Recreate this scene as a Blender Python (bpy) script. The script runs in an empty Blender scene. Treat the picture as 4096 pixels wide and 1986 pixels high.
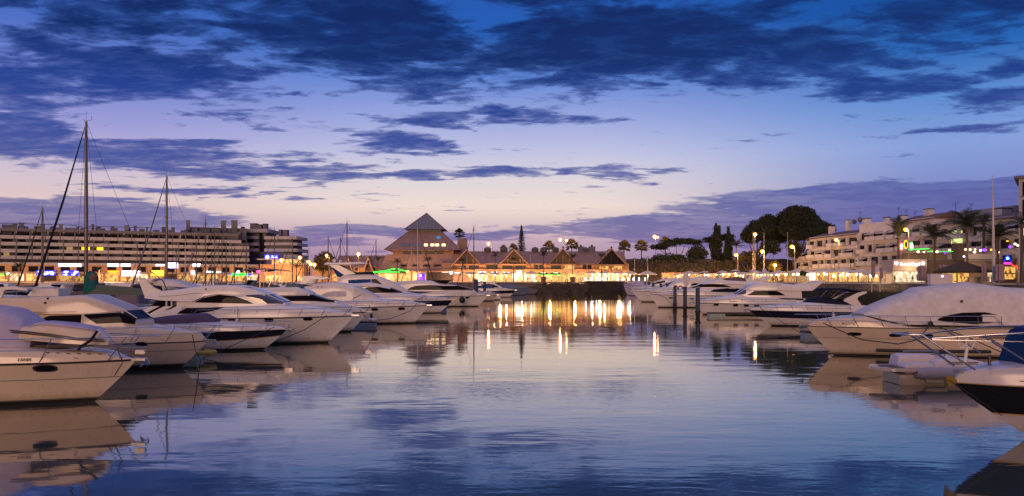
import bpy, math, random
from mathutils import Vector, Matrix
random.seed(7)
SC = bpy.context.scene
COL = SC.collection
F, CX, CY, CH = 3021.0, 2048.0, 1121.0, 5.0      # focal length / principal point of the photograph (its own pixels), eye height in m
sin, cos, pi, rad = math.sin, math.cos, math.pi, math.radians

# ------------------------------------------------------------------ node helpers
def lin(r, g, b):
    f = lambda c: (c/255/12.92) if c/255 <= .04045 else ((c/255+.055)/1.055)**2.4
    return (f(r), f(g), f(b), 1.0)

class NT:
    def __init__(s, tree): s.t = tree; s.L = tree.links.new
    def n(s, typ, **kw):
        nd = s.t.nodes.new(typ)
        for k, v in kw.items(): setattr(nd, k, v)
        return nd
    def put(s, sock, v):
        if hasattr(v, 'is_linked') or isinstance(v, bpy.types.NodeSocket): s.L(v, sock)
        else: sock.default_value = v
    def math(s, op, a, b=None, c=None, clamp=False):
        nd = s.n('ShaderNodeMath', operation=op, use_clamp=clamp)
        for i, v in enumerate((a, b, c)):
            if v is not None: s.put(nd.inputs[i], v)
        return nd.outputs[0]
    def vmath(s, op, a, b=None, out=0):
        nd = s.n('ShaderNodeVectorMath', operation=op)
        s.put(nd.inputs[0], a)
        if b is not None: s.put(nd.inputs[1], b)
        return nd.outputs[out]
    def smooth(s, v, a, b, lo=0., hi=1.):
        nd = s.n('ShaderNodeMapRange', interpolation_type='SMOOTHSTEP')
        s.put(nd.inputs['Value'], v)
        for k, x in (('From Min', a), ('From Max', b), ('To Min', lo), ('To Max', hi)): s.put(nd.inputs[k], x)
        return nd.outputs[0]
    def ramp(s, v, stops, interp='LINEAR'):
        nd = s.n('ShaderNodeValToRGB'); cr = nd.color_ramp; cr.interpolation = interp
        while len(cr.elements) < len(stops): cr.elements.new(.5)
        for e, (p, c) in zip(cr.elements, stops): e.position = p; e.color = c
        s.put(nd.inputs[0], v); return nd.outputs[0]
    def mix(s, f, a, b, mode='MIX'):
        nd = s.n('ShaderNodeMix', data_type='RGBA', blend_type=mode)
        s.put(nd.inputs[0], f); s.put(nd.inputs[6], a); s.put(nd.inputs[7], b)
        return nd.outputs[2]
    def noise(s, vec, scale, detail=4, rough=.5, dist=0.):
        nd = s.n('ShaderNodeTexNoise')
        if vec is not None: s.put(nd.inputs['Vector'], vec)
        nd.inputs['Scale'].default_value = scale; nd.inputs['Detail'].default_value = detail
        nd.inputs['Roughness'].default_value = rough; nd.inputs['Distortion'].default_value = dist
        return nd.outputs[0]
    def comb(s, x, y, z):
        nd = s.n('ShaderNodeCombineXYZ')
        for i, v in enumerate((x, y, z)): s.put(nd.inputs[i], v)
        return nd.outputs[0]

MATS = {}
def mat(name, col, rough=.5, metal=0., spec=.5, var=.12, scale=3., bump=0., bscale=20., coat=0., emit=None, estr=0.):
    """procedural surface: base colour broken up by noise, optional bump"""
    if name in MATS: return MATS[name]
    m = bpy.data.materials.new(name); m.use_nodes = True; t = NT(m.node_tree)
    b = m.node_tree.nodes['Principled BSDF']
    tc = t.n('ShaderNodeTexCoord').outputs['Object']
    nz = t.noise(tc, scale, 5, .6)
    c1 = tuple(min(1, x*(1+var)) for x in col[:3])+(1,); c2 = tuple(x*(1-var) for x in col[:3])+(1,)
    t.L(t.ramp(nz, [(.3, c2), (.7, c1)]), b.inputs['Base Color'])
    b.inputs['Roughness'].default_value = rough; b.inputs['Metallic'].default_value = metal
    b.inputs['Specular IOR Level'].default_value = spec; b.inputs['Coat Weight'].default_value = coat
    if bump:
        bn = t.n('ShaderNodeBump'); bn.inputs['Strength'].default_value = bump; bn.inputs['Distance'].default_value = .05
        t.L(t.noise(tc, bscale, 4, .6), bn.inputs['Height']); t.L(bn.outputs[0], b.inputs['Normal'])
    if emit:
        b.inputs['Emission Color'].default_value = emit; b.inputs['Emission Strength'].default_value = estr
    MATS[name] = m; return m

def glow(name, col, s):
    """something that gives off light"""
    if name in MATS: return MATS[name]
    m = bpy.data.materials.new(name); m.use_nodes = True
    b = m.node_tree.nodes['Principled BSDF']
    b.inputs['Base Color'].default_value = tuple(x*.5 for x in col[:3])+(1,)
    b.inputs['Emission Color'].default_value = col; b.inputs['Emission Strength'].default_value = s
    MATS[name] = m; return m

def lit_interior(name, c1, c2, c3, s, scale=1.3, seed=0.):
    """glazed shop / restaurant interior: patchwork of lamps, shelves and darker gaps behind glass"""
    if name in MATS: return MATS[name]
    m = bpy.data.materials.new(name); m.use_nodes = True; t = NT(m.node_tree)
    b = m.node_tree.nodes['Principled BSDF']
    tc = t.n('ShaderNodeTexCoord').outputs['Object']
    mp = t.n('ShaderNodeMapping'); mp.inputs['Scale'].default_value = (2.1, 2.1, 1.0); mp.inputs['Location'].default_value = (seed*7.3, seed, seed*1.7)
    t.L(tc, mp.inputs[0])
    vo = t.n('ShaderNodeTexVoronoi', distance='CHEBYCHEV'); t.L(mp.outputs[0], vo.inputs['Vector']); vo.inputs['Scale'].default_value = scale
    bw = t.n('ShaderNodeRGBToBW'); t.L(vo.outputs['Color'], bw.inputs[0])
    nz = t.noise(mp.outputs[0], scale*2.5, 3, .6)
    v = t.math('ADD', t.math('MULTIPLY', bw.outputs[0], .7), t.math('MULTIPLY', nz, .35))
    col = t.ramp(v, [(.22, c3), (.36, c2), (.52, c1), (.75, (min(1, c1[0]*1.3), min(1, c1[1]*1.3), min(1, c1[2]*1.4), 1))])
    t.L(col, b.inputs['Emission Color']); b.inputs['Emission Strength'].default_value = s
    b.inputs['Base Color'].default_value = (.1, .08, .06, 1); b.inputs['Roughness'].default_value = .3
    MATS[name] = m; return m

# ------------------------------------------------------------------ mesh builder
class MB:
    def __init__(s): s.v = []; s.f = []; s.m = []; s.M = None
    def add(s, vs, fs, mi=0):
        o = len(s.v)
        if s.M is not None: vs = [s.M @ Vector(v) for v in vs]
        s.v += [tuple(v) for v in vs]; s.f += [tuple(i+o for i in f) for f in fs]; s.m += [mi]*len(fs); return s
    def box(s, c, d, mi=0, rz=0., M=None):
        x, y, z = (q/2 for q in d); R = Matrix.Rotation(rz, 3, 'Z') if M is None else M
        vs = [Vector(c)+R@Vector((sx*x, sy*y, sz*z)) for sx in (-1, 1) for sy in (-1, 1) for sz in (-1, 1)]
        return s.add(vs, [(0,1,3,2),(4,6,7,5),(0,4,5,1),(2,3,7,6),(0,2,6,4),(1,5,7,3)], mi)
    def b2(s, lo, hi, mi=0): return s.box([(a+b)/2 for a, b in zip(lo, hi)], [abs(b-a) for a, b in zip(lo, hi)], mi)
    def tube(s, pts, r, n=6, mi=0, cap=True):
        pts = [Vector(p) for p in pts]; rs = r if isinstance(r, (list, tuple)) else [r]*len(pts); rings = []
        for i, p in enumerate(pts):
            d = (pts[min(i+1, len(pts)-1)]-pts[max(i-1, 0)]).normalized()
            u = d.cross(Vector((0, 0, 1)) if abs(d.z) < .9 else Vector((1, 0, 0))).normalized(); w = d.cross(u)
            rings.append([p+(u*cos(2*pi*k/n)+w*sin(2*pi*k/n))*rs[i] for k in range(n)])
        return s.loft(rings, mi, True, cap)
    def loft(s, rings, mi=0, closed=True, cap=True, mis=None):
        n = len(rings[0]); vs = [v for r in rings for v in r]; o = len(s.v); s.add(vs, [], mi)
        for i in range(len(rings)-1):
            for k in range(n if closed else n-1):
                a, b = i*n+k, i*n+(k+1) % n
                s.f.append((o+a, o+b, o+b+n, o+a+n)); s.m.append(mis[k] if mis else mi)
        if cap:
            s.f.append(tuple(o+k for k in range(n))[::-1]); s.m.append(mi)
            s.f.append(tuple(o+(len(rings)-1)*n+k for k in range(n))); s.m.append(mi)
        return s
    def lathe(s, c, prof, n=12, mi=0):
        return s.loft([[(c[0]+r*cos(2*pi*k/n), c[1]+r*sin(2*pi*k/n), c[2]+z) for k in range(n)] for r, z in prof], mi, True, True)
    def sphere(s, c, r, n=10, mi=0, sz=1.):
        return s.lathe(c, [(max(.001, r*sin(pi*i/(n//2+1))), -r*sz*cos(pi*i/(n//2+1))) for i in range(n//2+2)], n, mi)
    def prism(s, poly, y0, y1, mi=0):
        """outline in (x,z), extruded along y"""
        n = len(poly)
        return s.add([(x, y0, z) for x, z in poly]+[(x, y1, z) for x, z in poly],
                     [tuple(range(n)), tuple(range(2*n-1, n-1, -1))]+[(i, i+n, (i+1) % n+n, (i+1) % n) for i in range(n)], mi)
    def grid(s, rows, mi=0):
        n = len(rows[0]); return s.add([p for r in rows for p in r], [(i*n+k, i*n+k+1, i*n+n+k+1, i*n+n+k) for i in range(len(rows)-1) for k in range(n-1)], mi)
    def build(s, name, mats, parent=None, smooth=None, loc=None):
        me = bpy.data.meshes.new(name); me.from_pydata(s.v, [], s.f)
        mats = mats if isinstance(mats, (list, tuple)) else [mats]
        for q in mats: me.materials.append(q)
        if len(mats) > 1: me.polygons.foreach_set('material_index', s.m)
        me.validate(); me.update()
        if smooth is not None:
            for p in me.polygons: p.use_smooth = True
            me.set_sharp_from_angle(angle=rad(smooth))
        o = bpy.data.objects.new(name, me); COL.objects.link(o)
        if parent: o.parent = parent
        if loc: o.location = loc
        return o

USED = set()
def tag(o, label, cat, group=None):
    o['label'] = label; o['category'] = cat
    if group: o['group'] = group
    n = len(label.split())
    if not 4 <= n <= 16: print('LABEL LENGTH', n, label)
    if label in USED: print('LABEL TWICE', label)
    USED.add(label); return o
def thing(name, label, cat, loc=(0, 0, 0), rz=0., group=None):
    o = bpy.data.objects.new(name, None); COL.objects.link(o); o.location = loc; o.rotation_euler = (0, 0, rz); o.empty_display_size = .2
    return tag(o, label, cat, group)
def kind(o, k): o['kind'] = k; return o
def copy_thing(root, loc, rz=None, label=None, scale=None):
    r = root.copy(); COL.objects.link(r); r.location = loc
    if rz is not None: r.rotation_euler = (0, 0, rz)
    if scale: r.scale = (scale,)*3
    for ch in root.children:
        c = ch.copy(); COL.objects.link(c); c.parent = r
        for g in ch.children:
            d = g.copy(); COL.objects.link(d); d.parent = c
    if label: tag(r, label, root['category'], root.get('group'))
    return r
def P(px, py, d): return Vector(((px-CX)*d/F, d, CH-(py-CY)*d/F))
def PX(px, d): return (px-CX)*d/F
def PZ(py, d): return CH-(py-CY)*d/F
def lerp(pts, x):
    """piecewise linear through pts (sorted by first value)"""
    if x <= pts[0][0]: return pts[0][1]
    for (a, b), (c, e) in zip(pts, pts[1:]):
        if x <= c: return b+(e-b)*(x-a)/(c-a) if c > a else e
    return pts[-1][1]
def lamp(name, loc, power, col, parent=None, r=.3):
    l = bpy.data.lights.new(name, 'POINT'); l.energy = power; l.color = col[:3]; l.shadow_soft_size = r
    o = bpy.data.objects.new(name, l); COL.objects.link(o); o.location = loc
    if parent: o.parent = parent
    return o
def text_mesh(txt, size, depth=.01, shear=0.):
    cu = bpy.data.curves.new('lettering', 'FONT'); cu.body = txt; cu.size = size; cu.extrude = depth; cu.shear = shear
    cu.offset = .012*size; cu.align_x = 'CENTER'; cu.align_y = 'CENTER'
    o = bpy.data.objects.new('lettering', cu); COL.objects.link(o)
    dg = bpy.context.evaluated_depsgraph_get(); dg.update()
    me = bpy.data.meshes.new_from_object(o.evaluated_get(dg)); bpy.data.objects.remove(o); bpy.data.curves.remove(cu)
    return me
def lettering(txt, size, loc, m, parent, rz=0., shear=0., depth=.01, lean=0., name='lettering'):
    me = text_mesh(txt, size, depth, shear); me.materials.clear(); me.materials.append(m)
    o = bpy.data.objects.new(name, me); COL.objects.link(o); o.parent = parent; o.location = loc; o.rotation_euler = (pi/2-lean, 0, rz)
    return o

# ------------------------------------------------------------------ camera, sky, sun
cam = bpy.data.cameras.new('camera'); co = bpy.data.objects.new('camera', cam); COL.objects.link(co)
cam.sensor_width = 36; cam.lens = 36*F/4096; cam.shift_y = (CY-993)/4096; cam.clip_end = 8000; cam.clip_start = .1
co.location = (0, 0, CH); co.rotation_euler = (pi/2, 0, 0); SC.camera = co
vs = SC.view_settings; vs.view_transform = 'Standard'; vs.look = 'None'; vs.gamma = 1; vs.exposure = 0; vs.use_curve_mapping = False

def make_sky():
    w = bpy.data.worlds.new('World'); SC.world = w; w.use_nodes = True; t = NT(w.node_tree); t.t.nodes.clear()
    D = t.n('ShaderNodeTexCoord').outputs['Generated']
    sp = t.n('ShaderNodeSeparateXYZ'); t.L(D, sp.inputs[0]); x, y, z = sp.outputs
    DEG = 57.29578
    az = t.math('MULTIPLY', t.math('ARCTAN2', x, y), DEG); el = t.math('MULTIPLY', t.math('ARCSINE', z), DEG)
    zc = t.math('ADD', t.math('MAXIMUM', z, 0.), .085)
    pl = t.comb(t.math('DIVIDE', x, zc), t.math('DIVIDE', y, zc), 0.)       # cloud layer: a flat deck seen from below
    sky = lambda st: [((e+2)/62, lin(*c)) for e, c in st]
    ev = t.math('DIVIDE', t.math('ADD', el, 2.), 62., clamp=True)
    mid = t.ramp(ev, sky([(-2, (150, 120, 154)), (1, (162, 132, 164)), (3, (196, 166, 184)), (5.5, (238, 218, 210)), (7.5, (222, 212, 218)), (9.5, (192, 194, 226)), (12, (154, 166, 222)), (15, (92, 132, 212)), (18, (34, 92, 182)), (24, (28, 78, 166)), (38, (140, 146, 205)), (60, (182, 174, 216))]))  # lilac overhead lies out of view, brightened to light the boat tops
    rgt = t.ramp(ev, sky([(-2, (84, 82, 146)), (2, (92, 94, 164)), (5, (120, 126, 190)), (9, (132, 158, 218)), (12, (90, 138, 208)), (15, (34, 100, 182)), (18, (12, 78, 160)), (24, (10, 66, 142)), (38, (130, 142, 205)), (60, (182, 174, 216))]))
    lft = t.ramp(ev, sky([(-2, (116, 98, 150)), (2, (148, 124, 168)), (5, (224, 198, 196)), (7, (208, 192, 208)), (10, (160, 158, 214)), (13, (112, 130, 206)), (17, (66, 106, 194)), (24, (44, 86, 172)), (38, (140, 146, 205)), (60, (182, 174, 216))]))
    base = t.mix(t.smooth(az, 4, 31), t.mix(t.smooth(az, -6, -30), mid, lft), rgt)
    cl = sky([(-2, (120, 100, 150)), (2, (120, 102, 156)), (4, (104, 102, 160)), (7, (80, 90, 160)), (10, (58, 78, 156)), (13, (30, 62, 144)), (16, (5, 40, 108)), (21, (3, 30, 90)), (30, (30, 50, 110)), (60, (120, 115, 160))])
    ccol = t.mix(t.smooth(az, 8, 30, 0., .55), t.ramp(ev, cl), t.ramp(ev, sky([(-2, (84, 74, 132)), (3, (92, 90, 160)), (7, (74, 88, 164)), (12, (20, 58, 136)), (20, (4, 36, 96)), (40, (60, 66, 120)), (60, (110, 110, 155))])))
    # large cloud banks by compass bearing and height above the horizon, in degrees
    wv = t.vmath('SUBTRACT', t.n('ShaderNodeTexNoise').outputs['Color'], (.5, .5, .5))
    wn = wv.node.inputs[0].links[0].from_node; t.L(pl, wn.inputs['Vector']); wn.inputs['Scale'].default_value = .9; wn.inputs['Detail'].default_value = 5
    ae = t.vmath('ADD', t.comb(az, el, 0.), t.vmath('MULTIPLY', wv, (10., 3.2, 0.)))
    def banks(lst):
        tot = None
        for bx, by, rx, ry, wt in lst:
            a0 = math.degrees(math.atan((bx-1288)/1900)); hyp = math.hypot(1900, bx-1288); e0 = math.degrees(math.atan((705-by)/hyp))
            ra = math.degrees(math.atan(rx/1900)); re = math.degrees(math.atan(ry/hyp))*1.1
            q = t.vmath('MULTIPLY', t.vmath('SUBTRACT', ae, (a0, e0, 0.)), (1/ra, 1/re, 0.))
            g = t.math('MULTIPLY', t.math('POWER', .36788, t.vmath('DOT_PRODUCT', q, q, out=1)), wt)
            tot = g if tot is None else t.math('MAXIMUM', tot, g)
        return tot
    tot = banks([(1000, 95, 430, 115, 1.05), (1480, 105, 480, 95, 1.1), (2020, 140, 360, 80, 1.0), (2280, 195, 280, 34, .8), (420, 180, 340, 70, .95), (230, 25, 280, 60, .9), (100, 95, 110, 34, .8), (1300, -60, 1600, 90, .9),
             (50, 215, 150, 52, .95), (1140, 285, 240, 26, .95), (1010, 345, 160, 28, 1.1), (230, 375, 400, 46, 1.1), (90, 315, 170, 40, .9), (700, 425, 340, 22, .85), (1180, 446, 400, 15, .85), (1500, 445, 240, 14, .75), (640, 215, 300, 26, .6),
             (2440, 322, 150, 12, .75), (2540, 230, 130, 34, .7), (2350, 40, 320, 70, .6), (480, 478, 220, 14, .7), (1100, 390, 120, 12, .6)])
    tot2 = banks([(2300, 500, 620, 52, 1.15), (1960, 580, 620, 46, 1.05), (1050, 590, 560, 24, .8), (130, 545, 400, 56, 1.15), (2560, 440, 140, 30, .8), (640, 610, 400, 30, .7)])
    mp = t.vmath('MULTIPLY', pl, (.72, 1.15, 1.))
    big = t.noise(mp, 2.1, 10, .60, .35); fine = t.noise(t.vmath('ADD', mp, (7.1, 3.3, 0.)), 6.5, 8, .62, .3)
    nz = t.math('MULTIPLY', t.math('SUBTRACT', t.math('ADD', t.math('MULTIPLY', big, .52), t.math('MULTIPLY', fine, .48)), .5), 5.6)
    hi = t.smooth(el, 24, 42, 0., .45)
    dn = t.math('SUBTRACT', t.math('ADD', t.math('ADD', nz, t.math('MULTIPLY', tot, 1.38)), hi), .47)
    cov = t.smooth(dn, -.10, .30)
    core = t.smooth(dn, .0, .66)
    cc = t.mix(core, t.mix(.42, ccol, base), ccol)
    cc = t.mix(t.smooth(t.noise(t.vmath('ADD', mp, (1.7, 9.1, 0.)), 8.5, 7, .65), .42, .72, 0., .42), cc, t.mix(.55, base, cc))
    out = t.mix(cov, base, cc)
    edge2 = t.math('ADD', t.math('SUBTRACT', tot2, .46), t.math('MULTIPLY', nz, .22))
    cov2 = t.smooth(edge2, -.05, .10, 0., .92)
    out = t.mix(cov2, out, t.mix(t.smooth(nz, -.3, .5, 0., .25), ccol, base))
    # behind the viewer: dull mauve evening sky over the near town
    back = t.ramp(ev, sky([(-2, (40, 34, 38)), (4, (58, 46, 52)), (14, (66, 58, 76)), (30, (96, 90, 130)), (60, (150, 142, 190))]))
    out = t.mix(t.smooth(y, .25, -.35), out, back)
    nis = t.n('ShaderNodeTexSky', sky_type='NISHITA', sun_disc=False); nis.sun_elevation = rad(2); nis.sun_rotation = rad(187)
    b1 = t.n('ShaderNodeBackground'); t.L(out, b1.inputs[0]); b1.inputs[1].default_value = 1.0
    b2 = t.n('ShaderNodeBackground'); t.L(nis.outputs[0], b2.inputs[0]); b2.inputs[1].default_value = .006
    ad = t.n('ShaderNodeAddShader'); t.L(b1.outputs[0], ad.inputs[0]); t.L(b2.outputs[0], ad.inputs[1])
    o = t.n('ShaderNodeOutputWorld'); t.L(ad.outputs[0], o.inputs[0])
make_sky()
sun = bpy.data.lights.new('sun', 'SUN'); sun.energy = 1.6; sun.angle = rad(28); sun.color = (1.0, .60, .40)
so = bpy.data.objects.new('sun', sun); COL.objects.link(so); so.rotation_euler = (rad(82), 0, rad(-7))   # low warm light from behind the viewer

# ------------------------------------------------------------------ materials
def gelcoat(name, c):
    """boat gelcoat: rain streaks, a scum line above the water and slight waviness"""
    m = bpy.data.materials.new(name); m.use_nodes = True; t = NT(m.node_tree); b = t.t.nodes['Principled BSDF']
    tc = t.n('ShaderNodeTexCoord').outputs['Object']; sp = t.n('ShaderNodeSeparateXYZ'); t.L(tc, sp.inputs[0])
    st = t.noise(t.vmath('MULTIPLY', tc, (3.2, 3.2, .35)), 1.6, 4, .6); wd = t.noise(tc, .8, 4, .6)
    col = t.ramp(wd, [(.3, tuple(x*.95 for x in c)+(1,)), (.7, tuple(min(1, x*1.04) for x in c)+(1,))])
    col = t.mix(t.smooth(st, .54, .76, 0., .34), col, (c[0]*.62, c[1]*.55, c[2]*.45, 1))
    scum = t.math('ADD', sp.outputs[2], t.math('MULTIPLY', t.math('SUBTRACT', st, .5), .7))
    col = t.mix(t.smooth(scum, .52, .22, 0., .55), col, (.34, .27, .15, 1))
    t.L(col, b.inputs['Base Color']); b.inputs['Roughness'].default_value = .24; b.inputs['Coat Weight'].default_value = .25
    bp = t.n('ShaderNodeBump'); bp.inputs['Distance'].default_value = .02; bp.inputs['Strength'].default_value = .25; t.L(wd, bp.inputs['Height']); t.L(bp.outputs[0], b.inputs['Normal'])
    MATS[name] = m; return m
gel = gelcoat('white_gelcoat', (.75, .70, .65))
gel2 = gelcoat('ivory_gelcoat', (.64, .52, .39))
deckm = mat('nonslip_deck', (.66, .66, .68), .6, var=.05, scale=8, bump=.1, bscale=60)
glass = mat('smoked_glass', (.010, .008, .010), .08, spec=.07, var=.1)
glassb = mat('clear_windscreen_glass', (.05, .06, .09), .03, spec=1.0, var=.1, coat=.5)
navy = mat('navy_gelcoat', (.010, .008, .018), .12, spec=.3, var=.1, coat=.15)
blackg = mat('black_gelcoat', (.006, .005, .006), .12, spec=.3, var=.1, coat=.1)
antif = mat('black_antifouling', (.008, .008, .009), .6, var=.2)
stripe = mat('dark_rubbing_strake', (.035, .03, .03), .35, var=.2)
gold = mat('gold_stripe', (.55, .34, .08), .35, metal=.3, var=.08)
steel = mat('stainless_steel', (.55, .54, .54), .22, metal=1., var=.05)
dkmetal = mat('dark_metal', (.03, .03, .035), .4, metal=.5)
alu = mat('mast_aluminium', (.16, .13, .12), .4, metal=.3, var=.1)
rope = mat('mooring_rope', (.03, .028, .03), .9, var=.3)
def canvas(n, c, b=.35, bs=3.5): return mat(n, c, .85, spec=.2, var=.12, scale=2., bump=b, bscale=bs)
cv_navy = canvas('navy_canvas', (.012, .014, .035)); cv_lil = canvas('lilac_canvas', (.42, .38, .50)); cv_grey = canvas('grey_canvas', (.18, .15, .17))
cv_teal = canvas('teal_canvas', (.01, .11, .11)); cv_dark = canvas('charcoal_canvas', (.025, .025, .03)); cv_brown = canvas('brown_canvas', (.14, .10, .085))
cv_blue = canvas('blue_canvas', (.015, .06, .22)); cv_white = canvas('white_canvas', (.62, .58, .56)); cv_pur = canvas('purple_canvas', (.10, .075, .13)); cv_green = canvas('grey_green_canvas', (.10, .13, .11))
cv_sky = canvas('slate_blue_canvas', (.13, .16, .24))
teak = mat('teak_decking', (.16, .09, .055), .6, var=.25, scale=6)
hyp = mat('grey_inflatable_tube', (.34, .31, .34), .5, var=.05)
seat = mat('white_vinyl', (.68, .62, .60), .5, var=.04)
# ------------------------------------------------------------------ boats
PROF = {'deck': [(1, 0), (.985, .4), (.95, .72), (.86, .9), (.62, .985), (.3, 1.0), (0, 1.02)],
        'house': [(1, 0), (.98, .3), (.95, .6), (.915, .82), (.86, .93), (.74, .985), (.4, 1.0), (0, 1.01)],
        'canvas': [(1, 0), (.97, .3), (.90, .6), (.78, .82), (.58, .94), (.3, 1.0), (0, 1.01)],
        'slab': [(.97, 0), (1, .4), (.99, .7), (.9, .95), (.6, 1.0), (.3, 1.02), (0, 1.03)]}
class Hull:
    def __init__(s, L, B, fb, fs, rake, bands=None, p=2.6, t0=.42):
        s.L, s.B, s.fb, s.fs, s.rake, s.p, s.t0 = L, B, fb, fs, rake, p, t0
        s.bands = bands
    def plan(s, t, p, t0): return (1-max(0., (t-t0)/(1-t0))**p)*(.90+.10*min(1., t/.3))
    def zs(s, t): return s.fs+(s.fb-s.fs)*max(0, t)**1.7
    def xe(s, v): return s.L-s.rake*(1-max(0, min(1, v)))**1.15
    def yy(s, t, v):
        bs = s.B/2*s.plan(t, s.p, s.t0); bw = s.B/2*.88*s.plan(t, 1.75, .30)
        return bw+(bs-bw)*max(0, v)**1.35 if v >= 0 else bw*(1+v*1.4)
    def half(s, x): return s.yy(min(1, x/s.L), 1.)
    def side(s, x, z):
        t = x/s.L
        for _ in range(4): v = z/s.zs(t); t = min(1, x/s.xe(v))
        return s.yy(t, v)
    def build(s, parent, mats, name='hull'):
        b = MB(); N = 40; ts = [1-(1-i/N)**1.25 for i in range(N+1)]
        def zl(spec, t):
            z = s.zs(t)
            if callable(spec): return spec(t, z)
            if isinstance(spec, tuple): return z*spec[1] if spec[0] == 'f' else z-spec[1]
            return spec
        specs = [q[0] for q in s.bands]; mis = [q[1] for q in s.bands][1:]
        R = []
        for t in ts:
            row = []
            for sp in specs:
                z = zl(sp, t); v = z/s.zs(t); y = s.yy(t, v) if v >= 0 else s.yy(t, max(v, -.5))
                row.append((t*s.xe(v), max(y, .012), z))
            R.append(row)
        b.loft([[(x, -y, z) for x, y, z in r] for r in R], closed=False, cap=False, mis=mis)
        b.loft([[(x, y, z) for x, y, z in r][::-1] for r in R], closed=False, cap=False, mis=mis[::-1])
        b.grid([[(r[-1][0], -r[-1][1], r[-1][2]), (r[-1][0], -r[-1][1]*.5, r[-1][2]+.03*r[-1][1]), (r[-1][0], r[-1][1]*.5, r[-1][2]+.03*r[-1][1]), (r[-1][0], r[-1][1], r[-1][2])] for r in R], 0)
        b.grid([[(r[0][0], -r[0][1], r[0][2]), (r[0][0], r[0][1], r[0][2])] for r in R], 1)
        tr = R[0]; b.add([(x, -y, z) for x, y, z in tr]+[(x, y, z) for x, y, z in tr[::-1]], [tuple(range(2*len(tr)))], 0)
        return b.build(name, mats, parent, 40)
class Loft:
    def __init__(s, top, bot, hw, prof='house', step=.45):
        s.top = sorted(top); s.bot = bot if callable(bot) else (lambda x, q=sorted(bot): lerp(q, x)); s.hw = hw; s.pr = PROF[prof]
        x0, x1 = s.top[0][0], s.top[-1][0]; xs = {x for x, _ in s.top}
        n = max(4, int((x1-x0)/step)); xs |= {x0+(x1-x0)*i/n for i in range(n+1)}
        s.xs = sorted(xs); s.x0, s.x1 = x0, x1
    def zt(s, x): return max(lerp(s.top, x), s.bot(x)+.01)
    def sec(s, x):
        """half section (y, z) of the built mesh at x, base first"""
        xs = s.xs; x = max(xs[0], min(xs[-1], x)); i = 0
        while i < len(xs)-2 and xs[i+1] < x: i += 1
        f = (x-xs[i])/(xs[i+1]-xs[i]); out = []
        for u, v in s.pr:
            p = []
            for q in (xs[i], xs[i+1]): zb, zt = s.bot(q), s.zt(q); p.append((u*s.hw(q), zb+(zt-zb)*v))
            out.append((p[0][0]+(p[1][0]-p[0][0])*f, p[0][1]+(p[1][1]-p[0][1])*f))
        return out
    def side(s, x, z):
        pr = s.sec(x)
        if z <= pr[0][1]: return pr[0][0]
        for (y0, z0), (y1, z1) in zip(pr, pr[1:]):
            if z <= z1: return y0+(y1-y0)*(z-z0)/max(1e-6, z1-z0)
        return pr[-3][0]
    def surf(s, x, q):
        """q in -1..1 round the section, 0 on the centreline at the top"""
        r = s.sec(x)[::-1]; a = abs(q)*(len(r)-1); i = min(len(r)-2, int(a)); f = a-i
        return Vector((x, math.copysign(r[i][0]+(r[i+1][0]-r[i][0])*f, q), r[i][1]+(r[i+1][1]-r[i][1])*f))
    def build(s, name, m, parent, smooth=38):
        b = MB(); R = []
        for x in s.xs:
            zb, zt, h = s.bot(x), s.zt(x), s.hw(x)
            half = [(x, -u*h, zb+(zt-zb)*v) for u, v in s.pr]
            R.append(half+[(x, -y, z) for x, y, z in half[::-1][1:]])
        b.loft(R, 0, True, True); return b.build(name, m, parent, smooth)
def panel(b, sf, up, lo, sgn, off=.03, rows=5, mi=0):
    up, lo = sorted(up), sorted(lo); x0 = max(up[0][0], lo[0][0]); x1 = min(up[-1][0], lo[-1][0])
    n = max(8, min(40, int((x1-x0)/.18))); xs = sorted({x0+(x1-x0)*i/n for i in range(n+1)} | {x for x, _ in up+lo if x0 < x < x1})
    R = []
    for x in xs:
        a, c = lerp(lo, x), lerp(up, x)
        if c < a: c = a
        R.append([(x, sgn*(sf.side(x, a+(c-a)*k/rows)+off), a+(c-a)*k/rows) for k in range(rows+1)])
    b.grid(R, mi)
def windows(name, sf, up, lo, m, parent, off=.032, both=True):
    for sg in ((-1, 1) if both else (-1,)):
        b = MB(); panel(b, sf, up, lo, sg, off); o = b.build(name, m, parent, 50)
    return o
def screen(name, lf, x0, x1, q0, m, parent, off=.035, splits=0):
    b = MB(); n = max(3, int((x1-x0)/.25)); k = 14; R = []
    for i in range(n+1):
        x = x0+(x1-x0)*i/n; row = []
        for j in range(k+1):
            q = -q0+2*q0*j/k; p = lf.surf(x, q); e = .01
            dx = lf.surf(x+e, q)-lf.surf(x-e, q); dq = lf.surf(x, min(.999, q+e))-lf.surf(x, max(-.999, q-e)); nn = dx.cross(dq)
            if nn.z < 0: nn = -nn
            row.append(tuple(p+nn.normalized()*off) if nn.length > 1e-9 else tuple(p+Vector((0, 0, off))))
        R.append(row)
    b.grid(R); g = b.build(name, m, parent, 50)
    if splits:
        f = MB()
        for j in range(1, splits+1):
            q = -q0+2*q0*j/(splits+1); f.tube([lf.surf(x0+(x1-x0)*i/n, q)+Vector((0, 0, off+.01)) for i in range(n+1)], .035, 5)
        f.build('windscreen_mullion', gel, g)
    return g
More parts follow.
